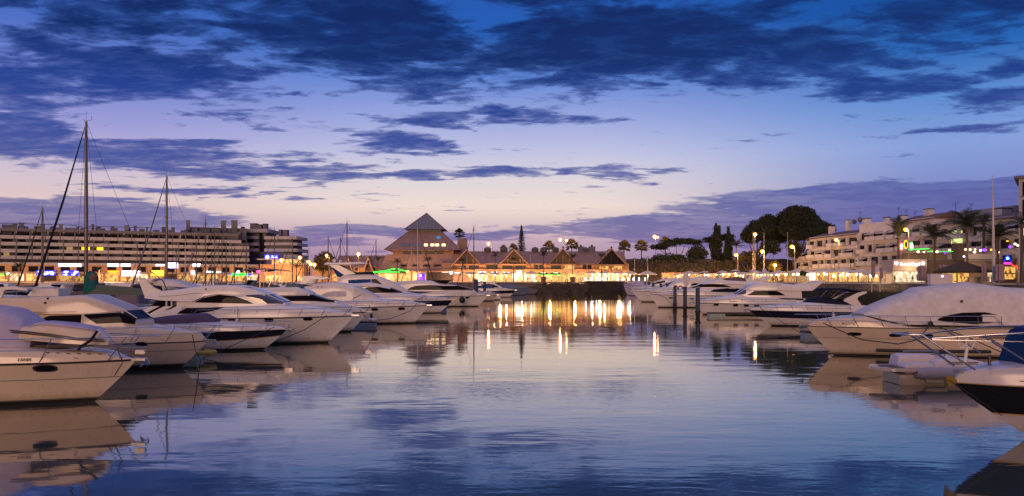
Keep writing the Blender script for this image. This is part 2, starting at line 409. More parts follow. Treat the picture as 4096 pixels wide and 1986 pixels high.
def port(hull, x, z, w, h, parent, both=True, m=None, ring=None):
    for sg in ((-1, 1) if both else (-1,)):
        b = MB()
        for s_, off, mi in ((1.25, .008, 1), (1., .016, 0)):
            n = 16; pts = []
            for k in range(n):
                a = 2*pi*k/n; ex = 3.2; ca, sa = cos(a), sin(a); r = (abs(ca)**ex+abs(sa)**ex)**(-1/ex)
                px, pz = x+w/2*s_*ca*r, z+h/2*s_*sa*r; pts.append((px, sg*(hull.side(px, pz)+off), pz))
            b.add(pts, [tuple(range(n))], mi)
        b.build('porthole', [m or glass, ring or stripe], parent)
def rails(hull, parent, x0, h=.62, lean=.42, over=.35, r=.018, post=1.25, mid=True, x1=None, zoff=0., name='guard_rail'):
    b = MB(); L = hull.L; xs = []; x = x0; xe = x1 or L-.12
    while x < xe: xs.append(x); x += post
    def top(x, sg, k=1.):
        w = hull.half(x)*.97; f = max(0, min(1, (x-x0)/(xe-x0)))
        return Vector((x+lean*k*f, sg*max(w, .16), hull.zs(x/L)+zoff+h*k))
    N = 26
    for k in ((1., .52) if mid else (1.,)):
        ss = [top(x0+(xe-x0)*i/N, -1, k) for i in range(N+1)]; pp = [Vector((p.x, -p.y, p.z)) for p in ss]
        if k == 1: ss[0] = ss[0]-Vector((.15, 0, h*.8)); pp[0] = pp[0]-Vector((.15, 0, h*.8))
        tip = Vector((xe+lean*k+over*k, 0, hull.zs(1)+zoff+h*k))
        b.tube(ss+[tip-Vector((over*.25, .10, 0)), tip, tip-Vector((over*.25, -.10, 0))]+pp[::-1], r*(1 if k == 1 else .7), 5)
    for x in xs:
        for sg in (-1, 1): b.tube([Vector((x, sg*max(.12, hull.half(x)*.955), hull.zs(x/L)-.02)), top(x, sg)], r, 5)
    return b.build(name, steel, parent, 60)
def anchor(hull, parent, m=None, drop=0.):
    b = MB(); L, z = hull.L, hull.zs(1)
    b.box((L+.02, 0, z-.02), (.75, .22, .10)); b.tube([(L-.1, 0, z+.05), (L+.45, 0, z-.02), (L+.50, 0, z-.22)], .035, 6)
    b.add([(L+.50, 0, z-.30), (L+.30, -.20, z-.12), (L+.12, 0, z-.36), (L+.30, .20, z-.12), (L+.34, 0, z-.20)], [(0, 1, 4), (1, 2, 4), (2, 3, 4), (3, 0, 4), (0, 3, 2, 1)])
    return b.build('anchor', m or steel, parent, 30)
def whips(parent, pts, h=2.6):
    for x, y, z, k in pts: MB().tube([(x, y, z), (x-.12*k, y, z+h*k*.55), (x-.4*k, y, z+h*k)], [.022, .016, .007], 5).build('antenna', cv_white, parent)
def cleats(hull, parent, xs):
    for x in xs:
        for sg in (-1, 1):
            y, z = sg*(hull.half(x)-.10), hull.zs(x/hull.L)+.02
            MB().box((x, y, z+.05), (.06, .05, .12)).tube([(x-.16, y, z+.12), (x+.16, y, z+.12)], .022, 5).build('mooring_cleat', steel, parent)
WHITE_BANDS = [(-.45, 2), (-.02, 2), (.13, 2), (.145, 0), (.19, 3), (('f', .32), 0), (('f', .55), 0), (('f', .78), 0), (('s', .12), 0), (('s', .02), 3), (('s', 0), 0)]
def boat(spec):
    """a motor yacht; outlines are in photograph pixels and turned into metres at the boat's distance"""
    d = 15105/(spec['wl']-CY); dr = spec.get('dir', 1); B = spec['B']; bx, by = spec['bow']; Xb = PX(bx, d); L = spec['L']
    fb = CH-(by-CY)*d/F; Xs = Xb-dr*L; dn = d-.45*B
    def l(px, py): return (dr*(PX(px, dn)-Xs), PZ(py, dn))
    root = thing(spec['name'], spec['label'], spec['cat'], (Xs, d, 0), 0 if dr == 1 else pi, spec.get('group'))
    H = Hull(L, B, fb, fb*spec.get('fs', .9), spec['rake'], spec.get('bands', WHITE_BANDS), spec.get('p', 2.6), spec.get('t0', .42))
    H.build(root, spec.get('mats') or [spec.get('gel', gel), deckm, antif, stripe, navy, gold])
    vols = {}
    dc = d+.28*B; l2 = lambda px, py: (l(px, py)[0], PZ(py, dc))     # a deck's skyline is its far half
    tr = [l2(*q) for q in spec['trunk']]; tr = [(min(x, L-.02), z) for x, z in tr]
    zb = lambda x: H.zs(min(1, x/L))-.03
    T = Loft(tr, zb, lambda x: max(.02, H.half(min(x, L))-.05), spec.get('tprof', 'deck')); vols['trunk'] = T; T.build('foredeck', spec.get('gel', gel), root)
    for v in spec.get('vols', []):
        top = [l(*q) for q in v['top']]
        bot = sorted([l(*q) for q in v['bot']]) if 'bot' in v else (lambda x: T.zt(max(T.x0, min(T.x1, x)))-.06)
        hwm = v.get('hw', .8)*B/2; xf = max(q[0] for q in top); tp = v.get('taper', .55); ln = v.get('tlen', 3.)
        hw = lambda x, hwm=hwm, xf=xf, tp=tp, ln=ln: hwm*(tp+(1-tp)*min(1, max(0, (xf-x)/ln))**.6)
        V = Loft(top, bot, hw, v.get('prof', 'house')); vols[v['name']] = V; V.build(v['name'], v.get('mat', spec.get('gel', gel)), root)
    for w in spec.get('wins', []): windows(w.get('name', 'side_window'), vols[w['vol']] if w['vol'] != 'hull' else H, [l(*q) for q in w['up']], [l(*q) for q in w['lo']], w.get('mat', glass), root)
    for s_ in spec.get('screens', []):
        a, c = sorted((l(s_['x'][0], CY)[0], l(s_['x'][1], CY)[0])); screen(s_.get('name', 'windscreen'), vols[s_['vol']], a, c, s_['q'], s_.get('mat', glass), root, splits=s_.get('splits', 0))
    for px, py, w, h in spec.get('ports', []):
        x, z = l(px, py); port(H, x, z, w, h, root)
    if spec.get('rail'):
        rx = l(spec['rail'][0], CY)[0]; rails(H, root, rx, **spec['rail'][1])
    if spec.get('anchor', True): anchor(H, root, spec.get('anchor_mat'))
    cleats(H, root, [L*.84, L*.5, L*.12])
    if 'extra' in spec: spec['extra'](root, H, l, vols, T)
    spec['root'] = root; spec['H'] = H; spec['l'] = l; spec['d'] = d; return root
def wpt(spec, px, py): return P(px, py, spec['d']-.5*spec['B'])

# --- Tania: sports cruiser cut by the left edge
def ex_tania(r, H, l, V, T):
    x, z = l(83, 1443)
    lettering('TANIA', .17, (x, -(T.side(x, z-.10)+.02), z), stripe, r, rz=math.atan((T.side(x-.4, z)-T.side(x+.4, z))/.8), shear=.25, lean=.06, name='boat_name')
    MB().box((l(470, 1410)[0], 0, T.zt(l(470, 1410)[0])+.07), (.38, .22, .16)).build('windlass', steel, r)
    b = MB(); a, c = l(150, 1400)[0], l(430, 1400)[0]
    for i in range(9):
        x = a+(c-a)*i/8; b.box((x, -T.hw(x)*.90, T.zt(x)*.0+T.bot(x)+(T.zt(x)-T.bot(x))*.80), (.26, .015, .045))
    b.build('deck_vent', stripe, r)
TAN = dict(name='motor_yacht', label='cream motor yacht with a covered tender on its foredeck, cut by the left edge', cat='motor yacht', gel=gel2,
    bow=(547, 1436), wl=1606, L=12.5, B=4.1, rake=1.75, fs=1.0,
    bands=[(-.45, 2), (-.02, 2), (.16, 2), (.17, 0), (.20, 3), (.23, 0), (('f', .40), 0), (('f', .58), 0), (('f', .595), 3), (('f', .605), 0), (('f', .8), 0), (('s', .09), 0), (('s', .0), 3)],
    trunk=[(547, 1434), (520, 1412), (500, 1405), (330, 1394), (194, 1384), (0, 1366), (-300, 1345), (-620, 1345)],
    vols=[dict(name='windscreen_cover', top=[(62, 1352), (45, 1330), (22, 1292), (0, 1274), (-60, 1240), (-260, 1215), (-560, 1215)], hw=.82, mat=cv_lil, prof='canvas', taper=.6)],
    ports=[(150, 1481, .66, .24)], rail=(-320, dict(h=.95, lean=.85, over=.25, r=.02, post=2.2)), extra=ex_tania)
boat(TAN)
# --- second boat: flybridge yacht with the pointed brow
def ex_b(r, H, l, V, T):
    fl = V['flybridge']
    b = MB(); pts = [l(-60, 1196), l(-20, 1150), l(40, 1146), l(96, 1158), l(90, 1164), l(30, 1158), l(0, 1162), l(-10, 1192)]
    for sg in (-1, 1): b.prism(pts, sg*1.55-.06, sg*1.55+.06)
    b.b2((l(20, 0)[0], -1.6, l(0, 1160)[1]), (l(75, 0)[0], 1.6, l(0, 1151)[1])); b.build('radar_arch', gel, r)
    x0 = l(130, 1190)[0]; z0 = fl.zt(x0)
    MB().box((x0, -.3, z0+.22), (1.5, 1.1, .42)).build('helm_seat', cv_white, r)
    for px, py in ((173, 1213), (178, 1196)):
        x, z = l(px, py); MB().sphere((x, -(fl.side(x, z)+.02), z), .07, 8).build('navigation_light', stripe, r)
    b = MB(); x, z = l(370, 1214); b.tube([(x, -.6, z+.10), (x+.55, -.6, z-.14)], .02, 5); b.tube([(x+.1, .5, z+.10), (x+.65, .5, z-.14)], .02, 5); b.build('handrail', steel, r)
    windows('fairing_groove', fl, [l(0, 1250), l(290, 1248)], [l(0, 1252), l(290, 1250.5)], stripe, r, .012)
BB = dict(name='flybridge_yacht', label='white flybridge yacht with pointed brow, second boat from the near left corner', cat='motor yacht', gel=gel2,
    bow=(831, 1362), wl=1473, L=14, B=4.3, rake=1.55, fs=.97,
    bands=[(-.45, 2), (-.02, 2), (.24, 2), (.25, 0), (.28, 3), (('f', .42), 0), (('f', .66), 0), (('f', .675), 3), (('f', .685), 0), (('f', .85), 0), (('s', .09), 0), (('s', .02), 3), (('s', 0), 0)],
    trunk=[(830, 1361), (790, 1337), (738, 1322), (660, 1313), (520, 1293), (470, 1299), (300, 1300), (0, 1300), (-140, 1302)],
    vols=[dict(name='cabin', top=[(514, 1290), (505, 1278), (462, 1248), (300, 1249), (0, 1252), (-130, 1256)], hw=.80, taper=.62, tlen=2.6),
          dict(name='flybridge', top=[(466, 1245), (440, 1232), (310, 1183), (290, 1182), (168, 1188), (0, 1188), (-120, 1188)], bot=[(466, 1247), (313, 1257), (0, 1254), (-120, 1258)], hw=.86, taper=.5, tlen=4.)],
    wins=[dict(vol='cabin', up=[(152, 1276), (185, 1265), (312, 1261)], lo=[(152, 1277), (217, 1297), (340, 1299)]),
          dict(vol='cabin', name='quarter_window', up=[(322, 1260), (455, 1252), (505, 1284)], lo=[(322, 1264), (372, 1297), (505, 1292)]),
          dict(vol='cabin', name='aft_window', up=[(66, 1285), (128, 1287)], lo=[(66, 1288), (90, 1296), (128, 1288)])],
    screens=[dict(vol='cabin', x=(464, 508), q=.84, splits=2)],
    ports=[(548, 1382, .46, .24)], rail=(130, dict(h=.85, lean=.7, over=.3, r=.019, post=1.7)), extra=ex_b)
boat(BB)
# --- low sports boat with dark topsides
nb = lambda t, z: z*(.46+.24*t**3)
CC = dict(name='sports_boat', label='low sports boat with dark purple topsides, gold line and cockpit cover', cat='sports boat',
    bow=(1150, 1316), wl=1400, L=11, B=3.4, rake=1.75, fs=.92,
    bands=[(-.4, 2), (-.02, 2), (.17, 2), (lambda t, z: z*.30, 0), (lambda t, z: nb(t, z)-.06, 0), (lambda t, z: nb(t, z), 5), (lambda t, z: z*.80, 4), (('s', .03), 4), (('s', 0), 0)],
    trunk=[(1149, 1315), (1090, 1303), (1012, 1296), (884, 1286), (800, 1284), (692, 1287), (560, 1292)],
    vols=[dict(name='cockpit_cover', top=[(836, 1284), (812, 1271), (782, 1257), (700, 1262), (640, 1267), (560, 1279)], hw=.82, mat=cv_pur, prof='canvas', taper=.4, tlen=2.)],
    rail=(700, dict(h=.55, lean=.4, over=.1, r=.016, post=1.5)), ports=[(871, 1348, .45, .18)])
boat(CC)
# --- the big flybridge yacht with the arched window
def ex_a(r, H, l, V, T):
    fl = V['flybridge']
    poly = [l(572, 1193), l(546, 1125), l(602, 1114), l(655, 1118), l(724, 1136), l(770, 1150), l(735, 1158), l(650, 1150), l(612, 1120), l(640, 1150), l(672, 1164), l(640, 1180)]
    out = [l(572, 1194), l(546, 1125), l(572, 1118), l(604, 1150), l(640, 1166), l(730, 1170), l(730, 1190)]
    b = MB()
    for sg in (-1, 1): b.prism(out, sg*1.72-.10, sg*1.72+.10)
    b.prism([l(546, 1125), l(560, 1117), l(606, 1114), l(592, 1126)], -1.72, 1.72)
    b.build('radar_arch', gel, r)
    c = Loft([l(744, 1150), l(690, 1128), l(655, 1119), l(600, 1117), l(584, 1130)], [l(744, 1152), l(584, 1142)], lambda x: 1.3, 'canvas'); c.build('canopy_cover', cv_white, r)
    x, z = l(648, 1160); MB().tube([(x, -1.3, z), (x-.35, -1.3, z+.7), (x-1.35, -1.3, z+1.5)], .035, 6).box((x+.1, -1.3, z-.1), (.5, .4, .25)).build('davit_arm', dkmetal, r)
    for px, py in ((818, 1158),):
        x, z = l(px, py); MB().box((x, -(fl.side(x, z)+.01), z), (.13, .04, .12)).build('navigation_light', stripe, r)
    windows('fairing_groove', fl, [l(632, 1186.5), l(700, 1183.5), l(760, 1175), l(865, 1172.5)], [l(632, 1188), l(700, 1185), l(760, 1176.5), l(865, 1173.5)], stripe, r, .012)
    bot = []
    for k, (a, c) in enumerate((((538, 1272), (616, 1226)), ((588, 1272), (668, 1226)), ((640, 1272), (718, 1226)))):
        xa, za = l(*a); xc, zc = l(*c); b = MB()
        for sg in (-1, 1): b.loft([[(xa+(xc-xa)*q-.28, sg*2.0, za+(zc-za)*q**.8), (xa+(xc-xa)*q+.36, sg*2.0, za+(zc-za)*q**.8), (xa+(xc-xa)*q+.36, sg*1.9, za+(zc-za)*q**.8), (xa+(xc-xa)*q-.28, sg*1.9, za+(zc-za)*q**.8)] for q in (0, .25, .5, .75, 1)])
        b.build('stern_pillar', gel, r, 40)
    x0, z0 = l(548, 1272); x1, z1 = l(616, 1206)
    b = MB(); b.grid([[(x0+(x1-x0)*i/6+.03*((i+j) % 2), -1.85+3.7*j/12, z0+(z1-z0)*i/6) for j in range(13)] for i in range(7)]); b.build('cockpit_curtain', cv_pur, r)
    b = MB()
    for px in (655, 676): x, z = l(px, 1228); b.tube([(x, -1.7, z), (x, -1.7, z+.85)], .07, 8)
    b.build('deck_support', gel, r)
    x, z = l(960, 1142); b = MB(); b.add([(x-.05, -.5, z-.05), (x+.55, -.5, z+.35), (x+.55, .5, z+.35), (x-.05, .5, z-.05), (x+.0, -.55, z+.42), (x+.0, .55, z+.42)], [(0, 1, 2, 3), (0, 4, 1), (2, 5, 3), (1, 4, 5, 2), (0, 3, 5, 4)]); b.build('wind_deflector', glass, r)
    x, z = l(1070, 1204); MB().tube([(x-.55, -1.0, z+.42), (x+.55, -1.1, z-.10)], .025, 5).build('windscreen_wiper', stripe, r)
AA = dict(name='flybridge_yacht', label='large white flybridge yacht with tall arched side window, swept radar arch', cat='motor yacht',
    bow=(1416, 1261), wl=1372, L=17.6, B=4.8, rake=2.1, fs=.93, p=2.9,
    trunk=[(1415, 1260), (1385, 1249), (1263, 1231), (1180, 1222), (1100, 1216), (1000, 1217), (900, 1219), (744, 1222), (640, 1232), (536, 1272)],
    vols=[dict(name='cabin', top=[(1124, 1216), (1041, 1177), (1000, 1168), (900, 1168), (772, 1172), (700, 1180)], hw=.80, taper=.55, tlen=4.5),
          dict(name='flybridge', top=[(1052, 1178), (1000, 1158), (935, 1143), (900, 1141), (820, 1142), (760, 1148), (700, 1158), (600, 1166), (575, 1180)], bot=[(1052, 1180), (935, 1180), (868, 1176), (804, 1188), (772, 1208), (640, 1203), (575, 1194)], hw=.86, taper=.5, tlen=5.)],
    wins=[dict(vol='cabin', up=[(774, 1209), (804, 1194), (868, 1180), (932, 1186), (980, 1204), (1006, 1217)], lo=[(774, 1211), (1006, 1217)]),
          dict(vol='cabin', name='windscreen_quarter', up=[(972, 1182), (1041, 1179), (1113, 1214)], lo=[(972, 1183), (1028, 1217), (1113, 1216)], mat=glassb),
          dict(vol='trunk', name='saloon_window', up=[(712, 1254), (743, 1227), (892, 1231)], lo=[(712, 1256), (788, 1255), (852, 1245), (892, 1232)])],
    screens=[dict(vol='cabin', x=(1045, 1114), q=.80, splits=2, mat=glassb)],
    ports=[(931, 1284, .56, .22), (1075, 1282, .56, .22), (1222, 1279, .56, .22)], rail=(770, dict(h=.62, lean=.5, over=.2, r=.018, post=1.6)), extra=ex_a)
boat(AA)
# --- flybridge yacht with wrap-round dark windscreen
def ex_d(r, H, l, V, T):
    b = Loft([l(1190, 1150), l(1180, 1139), l(1150, 1134), l(1130, 1140), l(1120, 1150)], [l(1190, 1151), l(1120, 1151)], lambda x: .8, 'canvas'); b.build('helm_cover', cv_green, r)
    whips(r, [(l(1010, 0)[0], 1.2, l(0, 1154)[1], 1.)])
DD = dict(name='flybridge_yacht', label='white flybridge yacht with wrap-round dark windscreen behind the arched-window yacht', cat='motor yacht',
    bow=(1471, 1247), wl=1328, L=15, B=4.5, rake=1.7,
    trunk=[(1470, 1246), (1440, 1235), (1385, 1226), (1331, 1208), (1200, 1209), (860, 1212)],
    vols=[dict(name='cabin', top=[(1334, 1206), (1296, 1201), (1229, 1179), (1074, 1182), (860, 1185)], hw=.82, taper=.4, tlen=4.5),
          dict(name='flybridge', top=[(1233, 1176), (1222, 1168), (1178, 1149), (1100, 1150), (994, 1154), (860, 1160)], bot=[(1233, 1179), (1074, 1184), (860, 1188)], hw=.84, taper=.55, tlen=4.)],
    wins=[dict(vol='cabin', up=[(1000, 1190), (1074, 1187), (1222, 1183), (1290, 1203)], lo=[(1000, 1206), (1290, 1206)])],
    screens=[dict(vol='cabin', x=(1230, 1325), q=.85)], rail=(1000, dict(h=.6, lean=.4, over=.2, r=.02, post=1.5)), extra=ex_d)
boat(DD)
# --- tall flybridge yacht with covered screens
def ex_e(r, H, l, V, T):
    b = MB(); pts = [l(1196, 1136), l(1206, 1106), l(1240, 1105), l(1282, 1113), l(1290, 1119), l(1240, 1117), l(1220, 1136)]
    for sg in (-1, 1): b.prism(pts, sg*1.6-.08, sg*1.6+.08)
    b.prism([l(1206, 1106), l(1240, 1104), l(1282, 1112), l(1282, 1115), l(1240, 1110), l(1206, 1111)], -1.6, 1.6); b.build('radar_arch', gel, r)
    for px in (1268, 1286): x, z = l(px, 1148); MB().box((x, -(V['cabin'].side(x, z)+.02), z), (.16, .05, .13)).build('navigation_light', stripe, r)
    b = MB()
    for a, c in (((1412, 1174), (1466, 1192)), ((1447, 1175), (1494, 1190))):
        x0, z0 = l(*a); x1, z1 = l(*c); b.tube([(x0, -.9, z0+.1), (x1, -1.1, z1+.1)], .03, 5)
    b.build('windscreen_wiper', stripe, r)
    x, z = l(1400, 1225); b = MB()
    for sg in (-1, 1): b.tube([(l(1400, 0)[0], sg*1.9, z), (l(1405, 0)[0]+.2, sg*1.9, z+.9), (l(1450, 0)[0], sg*1.5, l(0, 1178)[1])], .03, 5)
    b.build('boarding_rail', dkmetal, r); whips(r, [(l(1215, 0)[0], -1.2, l(0, 1106)[1], 1.)])
EE = dict(name='flybridge_yacht', label='tall flybridge yacht with windows and windscreen under fitted pale covers', cat='motor yacht',
    bow=(1714, 1221), wl=1294, L=17, B=5, rake=1.75,
    trunk=[(1713, 1220), (1690, 1213), (1640, 1205), (1560, 1197), (1495, 1191), (1380, 1199), (1125, 1205)],
    vols=[dict(name='cabin', top=[(1505, 1192), (1450, 1164), (1406, 1143), (1357, 1132), (1308, 1131), (1195, 1136), (1125, 1142)], hw=.86, taper=.5, tlen=5.)],
    wins=[dict(vol='cabin', name='window_cover', up=[(1272, 1186), (1310, 1169), (1332, 1166), (1382, 1166)], lo=[(1272, 1188), (1382, 1187)], mat=cv_white),
          dict(vol='cabin', name='aft_window', up=[(1190, 1141), (1215, 1139), (1248, 1144)], lo=[(1190, 1146), (1248, 1145)])],
    screens=[dict(vol='cabin', name='windscreen_cover', x=(1412, 1500), q=.8, mat=cv_white)],
    ports=[(1498, 1239, .62, .26), (1601, 1237, .62, .26)], rail=(1180, dict(h=.62, lean=.5, over=.25, r=.022, post=1.7)), extra=ex_e)
boat(EE)
# --- express cruiser with navy topsides
navy_b = [(-.4, 2), (-.02, 2), (.12, 2), (.15, 0), (lambda t, z: z*(.42+.10*t), 0), (lambda t, z: z*(.46+.10*t), 0), (lambda t, z: z*.8, 4), (('s', .05), 4), (('s', 0), 0)]
FF = dict(name='express_cruiser', label='sleek express cruiser with navy topsides and a dark wrap-round window', cat='motor yacht',
    bow=(1811, 1200), wl=1253, L=16, B=4.3, rake=2.0, bands=navy_b,
    trunk=[(1810, 1199), (1780, 1192), (1740, 1186), (1662, 1178), (1598, 1171), (1480, 1175), (1390, 1178)],
    vols=[dict(name='cabin', top=[(1606, 1172), (1556, 1153), (1510, 1138), (1470, 1131), (1440, 1133), (1402, 1135), (1388, 1145)], hw=.84, taper=.45, tlen=5.)],
    wins=[dict(vol='cabin', up=[(1434, 1162), (1470, 1150), (1510, 1148), (1552, 1156), (1594, 1170)], lo=[(1434, 1164), (1480, 1173), (1594, 1172)]),
          dict(vol='cabin', name='roof_slot', up=[(1408, 1151), (1440, 1146), (1480, 1146)], lo=[(1408, 1154), (1440, 1148.5), (1480, 1147.5)])],
    screens=[dict(vol='cabin', x=(1557, 1602), q=.84)], rail=(1440, dict(h=.6, lean=.45, over=.2, r=.025, post=1.6)), anchor_mat=gold)
boat(FF)
# --- hardtop yacht with blue canvas
def ex_h(r, H, l, V, T):
    Loft([l(1292, 1057), l(1300, 1051), l(1380, 1050), l(1440, 1048), l(1460, 1054)], [l(1292, 1060), l(1380, 1061), l(1460, 1056)], lambda x: 1.9, 'slab').build('hardtop', gel, r)
    for sg in (-1, 1): MB().prism([l(1312, 1060), l(1352, 1060), l(1420, 1096), l(1376, 1102)], sg*1.7-.07, sg*1.7+.07).build('hardtop_support', gel, r)
    b = MB(); b.prism([l(1322, 1066), l(1340, 1064), l(1372, 1100), l(1368, 1110), l(1346, 1108)], -1.65, 1.65); b.build('aft_curtain', cv_blue, r)
    Loft([l(1384, 1100), l(1392, 1090), l(1430, 1089), l(1478, 1086), l(1484, 1096)], [l(1384, 1101), l(1484, 1100)], lambda x: 1.5, 'canvas').build('flybridge_cover', cv_dark, r)
    MB().sphere((l(1325, 0)[0], 0, l(0, 1043)[1]), .34, 10).sphere((l(1350, 0)[0], 0, l(0, 1045)[1]), .26, 10).build('satellite_dome', gel, r, 60)
HH = dict(name='hardtop_yacht', label='tall white yacht with a raised hardtop and blue canvas sides', cat='motor yacht',
    bow=(1740, 1188), wl=1239, L=17, B=4.9, rake=1.9,
    trunk=[(1739, 1187), (1650, 1172), (1600, 1166), (1340, 1168)],
    vols=[dict(name='cabin', top=[(1625, 1164), (1569, 1131), (1524, 1112), (1479, 1098), (1440, 1098), (1369, 1099), (1350, 1112)], hw=.84, taper=.5, tlen=5.)],
    wins=[dict(vol='cabin', name='cockpit_canvas', up=[(1392, 1121), (1440, 1118), (1482, 1117)], lo=[(1392, 1134), (1482, 1134)], mat=cv_blue),
          dict(vol='cabin', up=[(1484, 1117), (1504, 1117), (1528, 1139)], lo=[(1484, 1134), (1528, 1140)])], extra=ex_h)
boat(HH)
# --- furthest large flybridge yacht of the left row
def ex_g(r, H, l, V, T):
    x0, z0 = l(1731, 1124); x1, z1 = l(1800, 1136); b = MB()
    for sg in (-1, 1): b.add([(l(1731, 0)[0], sg*1.7, l(0, 1122)[1]), (l(1803, 0)[0], sg*1.2, l(0, 1121)[1]), (l(1786, 0)[0], sg*1.2, l(0, 1136)[1]), (l(1745, 0)[0], sg*1.7, l(0, 1131)[1])], [(0, 1, 2, 3)])
    b.add([(l(1803, 0)[0], -1.2, l(0, 1121)[1]), (l(1803, 0)[0], 1.2, l(0, 1121)[1]), (l(1786, 0)[0], 1.2, l(0, 1136)[1]), (l(1786, 0)[0], -1.2, l(0, 1136)[1])], [(0, 1, 2, 3)]); b.build('flybridge_windscreen', glass, r)
GG = dict(name='flybridge_yacht', label='long white flybridge yacht with dark window band, round blue fender at its bow', cat='motor yacht',
    bow=(1951, 1182), wl=1227, L=21, B=5.2, rake=1.9,
    trunk=[(1950, 1181), (1930, 1175), (1908, 1170), (1893, 1163), (1870, 1161), (1640, 1163), (1510, 1165)],
    vols=[dict(name='cabin', top=[(1895, 1161), (1860, 1151), (1823, 1142), (1790, 1139), (1760, 1138), (1717, 1123), (1663, 1122), (1565, 1130), (1520, 1136)], hw=.86, taper=.4, tlen=6.)],
    wins=[dict(vol='cabin', up=[(1629, 1160), (1645, 1149), (1664, 1144), (1717, 1141), (1769, 1144), (1823, 1144), (1885, 1158)], lo=[(1629, 1161), (1885, 1161)]),
          dict(vol='trunk', name='saloon_window', up=[(1611, 1172), (1640, 1167), (1723, 1169)], lo=[(1611, 1173), (1690, 1173), (1723, 1170)])],
    screens=[dict(vol='cabin', x=(1826, 1890), q=.86)],
    ports=[(1869, 1192, .62, .26)], rail=(1640, dict(h=.6, lean=.4, over=.3, r=.028, post=2.)), extra=ex_g)
boat(GG)
# --- small boats at the far end of the left row
boat(dict(name='open_cruiser', label='pale cruiser beside the dark blue pile, anchor hanging from its bow', cat='motor boat', bow=(1990, 1180), wl=1205, L=10, B=3.4, rake=1.0, gel=gel2,
    trunk=[(1989, 1179), (1950, 1170), (1900, 1164), (1830, 1166)], vols=[dict(name='cockpit_cover', top=[(1925, 1166), (1900, 1153), (1870, 1148), (1835, 1150)], hw=.8, mat=cv_grey, prof='canvas')], rail=(1860, dict(r=.03, post=1.8))))
boat(dict(name='sports_cruiser', label='white sports cruiser with dark hull and low cabin near the quay rocks', cat='motor boat', bow=(2062, 1161), wl=1190, L=12, B=3.6, rake=1.8, bands=navy_b,
    trunk=[(2061, 1160), (2020, 1154), (1980, 1149), (1890, 1150)], vols=[dict(name='cabin', top=[(2010, 1153), (1988, 1140), (1972, 1127), (1940, 1128), (1915, 1134), (1900, 1142)], hw=.82, taper=.5)],
    wins=[dict(vol='cabin', up=[(1925, 1139), (1960, 1135), (1985, 1144), (2000, 1150)], lo=[(1925, 1146), (2000, 1151)])], rail=(1940, dict(r=.035, post=2.))))
boat(dict(name='covered_boat', label='grey boat under slate canvas, furthest of the left row by the rocks', cat='motor boat', bow=(2122, 1152), wl=1182, L=11, B=3.4, rake=2.0, gel=cv_sky,
    trunk=[(2121, 1151), (2080, 1146), (2040, 1143), (1990, 1145)], vols=[dict(name='boat_cover', top=[(2075, 1147), (2055, 1139), (2030, 1136), (1995, 1139)], hw=.85, mat=cv_sky, prof='canvas')], anchor=False))
boat(dict(name='open_boat', label='small dark open boat between the quay wall and the covered grey boat', cat='motor boat', bow=(2152, 1158), wl=1178, L=8, B=2.6, rake=1.2, gel=cv_grey,
    trunk=[(2151, 1157), (2120, 1154), (2085, 1154)], anchor=False))

# --- right-hand row
def ex_m(r, H, l, V, T):
    x, z = l(3420, 1300)
    lettering('MAJESTIC', .20, (x, T.side(x, z-.08)+.015, z), stripe, r, rz=pi-math.atan((T.side(x-.4, z)-T.side(x+.4, z))/.8), shear=.2, lean=.05, name='boat_name')
    cv = V['canvas_cover']; x, z = l(3856, 1207); MB().box((x, cv.side(x, z)+.02, z), (.16, .06, .15)).build('navigation_light', stripe, r)
    for px in (3640, 3760, 3933): xx = l(px, 0)[0]; MB().tube([cv.surf(xx, -1+2*k/24)+Vector((0, 0, .008)) for k in range(1, 24)], .011, 5).build('cover_seam', cv_white, r)
    b = MB(); b.tube([Vector((xx, cv.side(xx, cv.bot(xx)+.05)+.012, cv.bot(xx)+.05+.03*sin(xx*5))) for xx in [cv.x0+.3+(cv.x1-cv.x0-.5)*k/40 for k in range(41)]], .018, 5); b.build('cover_hem', cv_white, r)
    b = MB(); x0, z0 = l(3394, 1272); x1, _ = l(3446, 1272); y = H.half(x0)*.75
    b.tube([(x0, y, z0), (x0, y+.04, z0-.22), (x1, y+.04, z0-.22), (x1, y, z0)], .018, 5); b.build('hatch_rail', steel, r)
    b = MB(); x0, z0 = l(3538, 1399); x1, _ = l(3960, 1399); b.tube([(x0+(x1-x0)*i/8, H.side(x0+(x1-x0)*i/8, .5)+.10, .42) for i in range(9)], .11, 8); b.build('rubbing_fender', stripe, r)
    windows('vent_slot', H, [l(3912, 1344), l(4030, 1341)], [l(3912, 1347), l(4030, 1346)], glass, r); windows('vent_slot', H, [l(3912, 1350), l(4026, 1349)], [l(3912, 1353), l(4026, 1355)], glass, r)
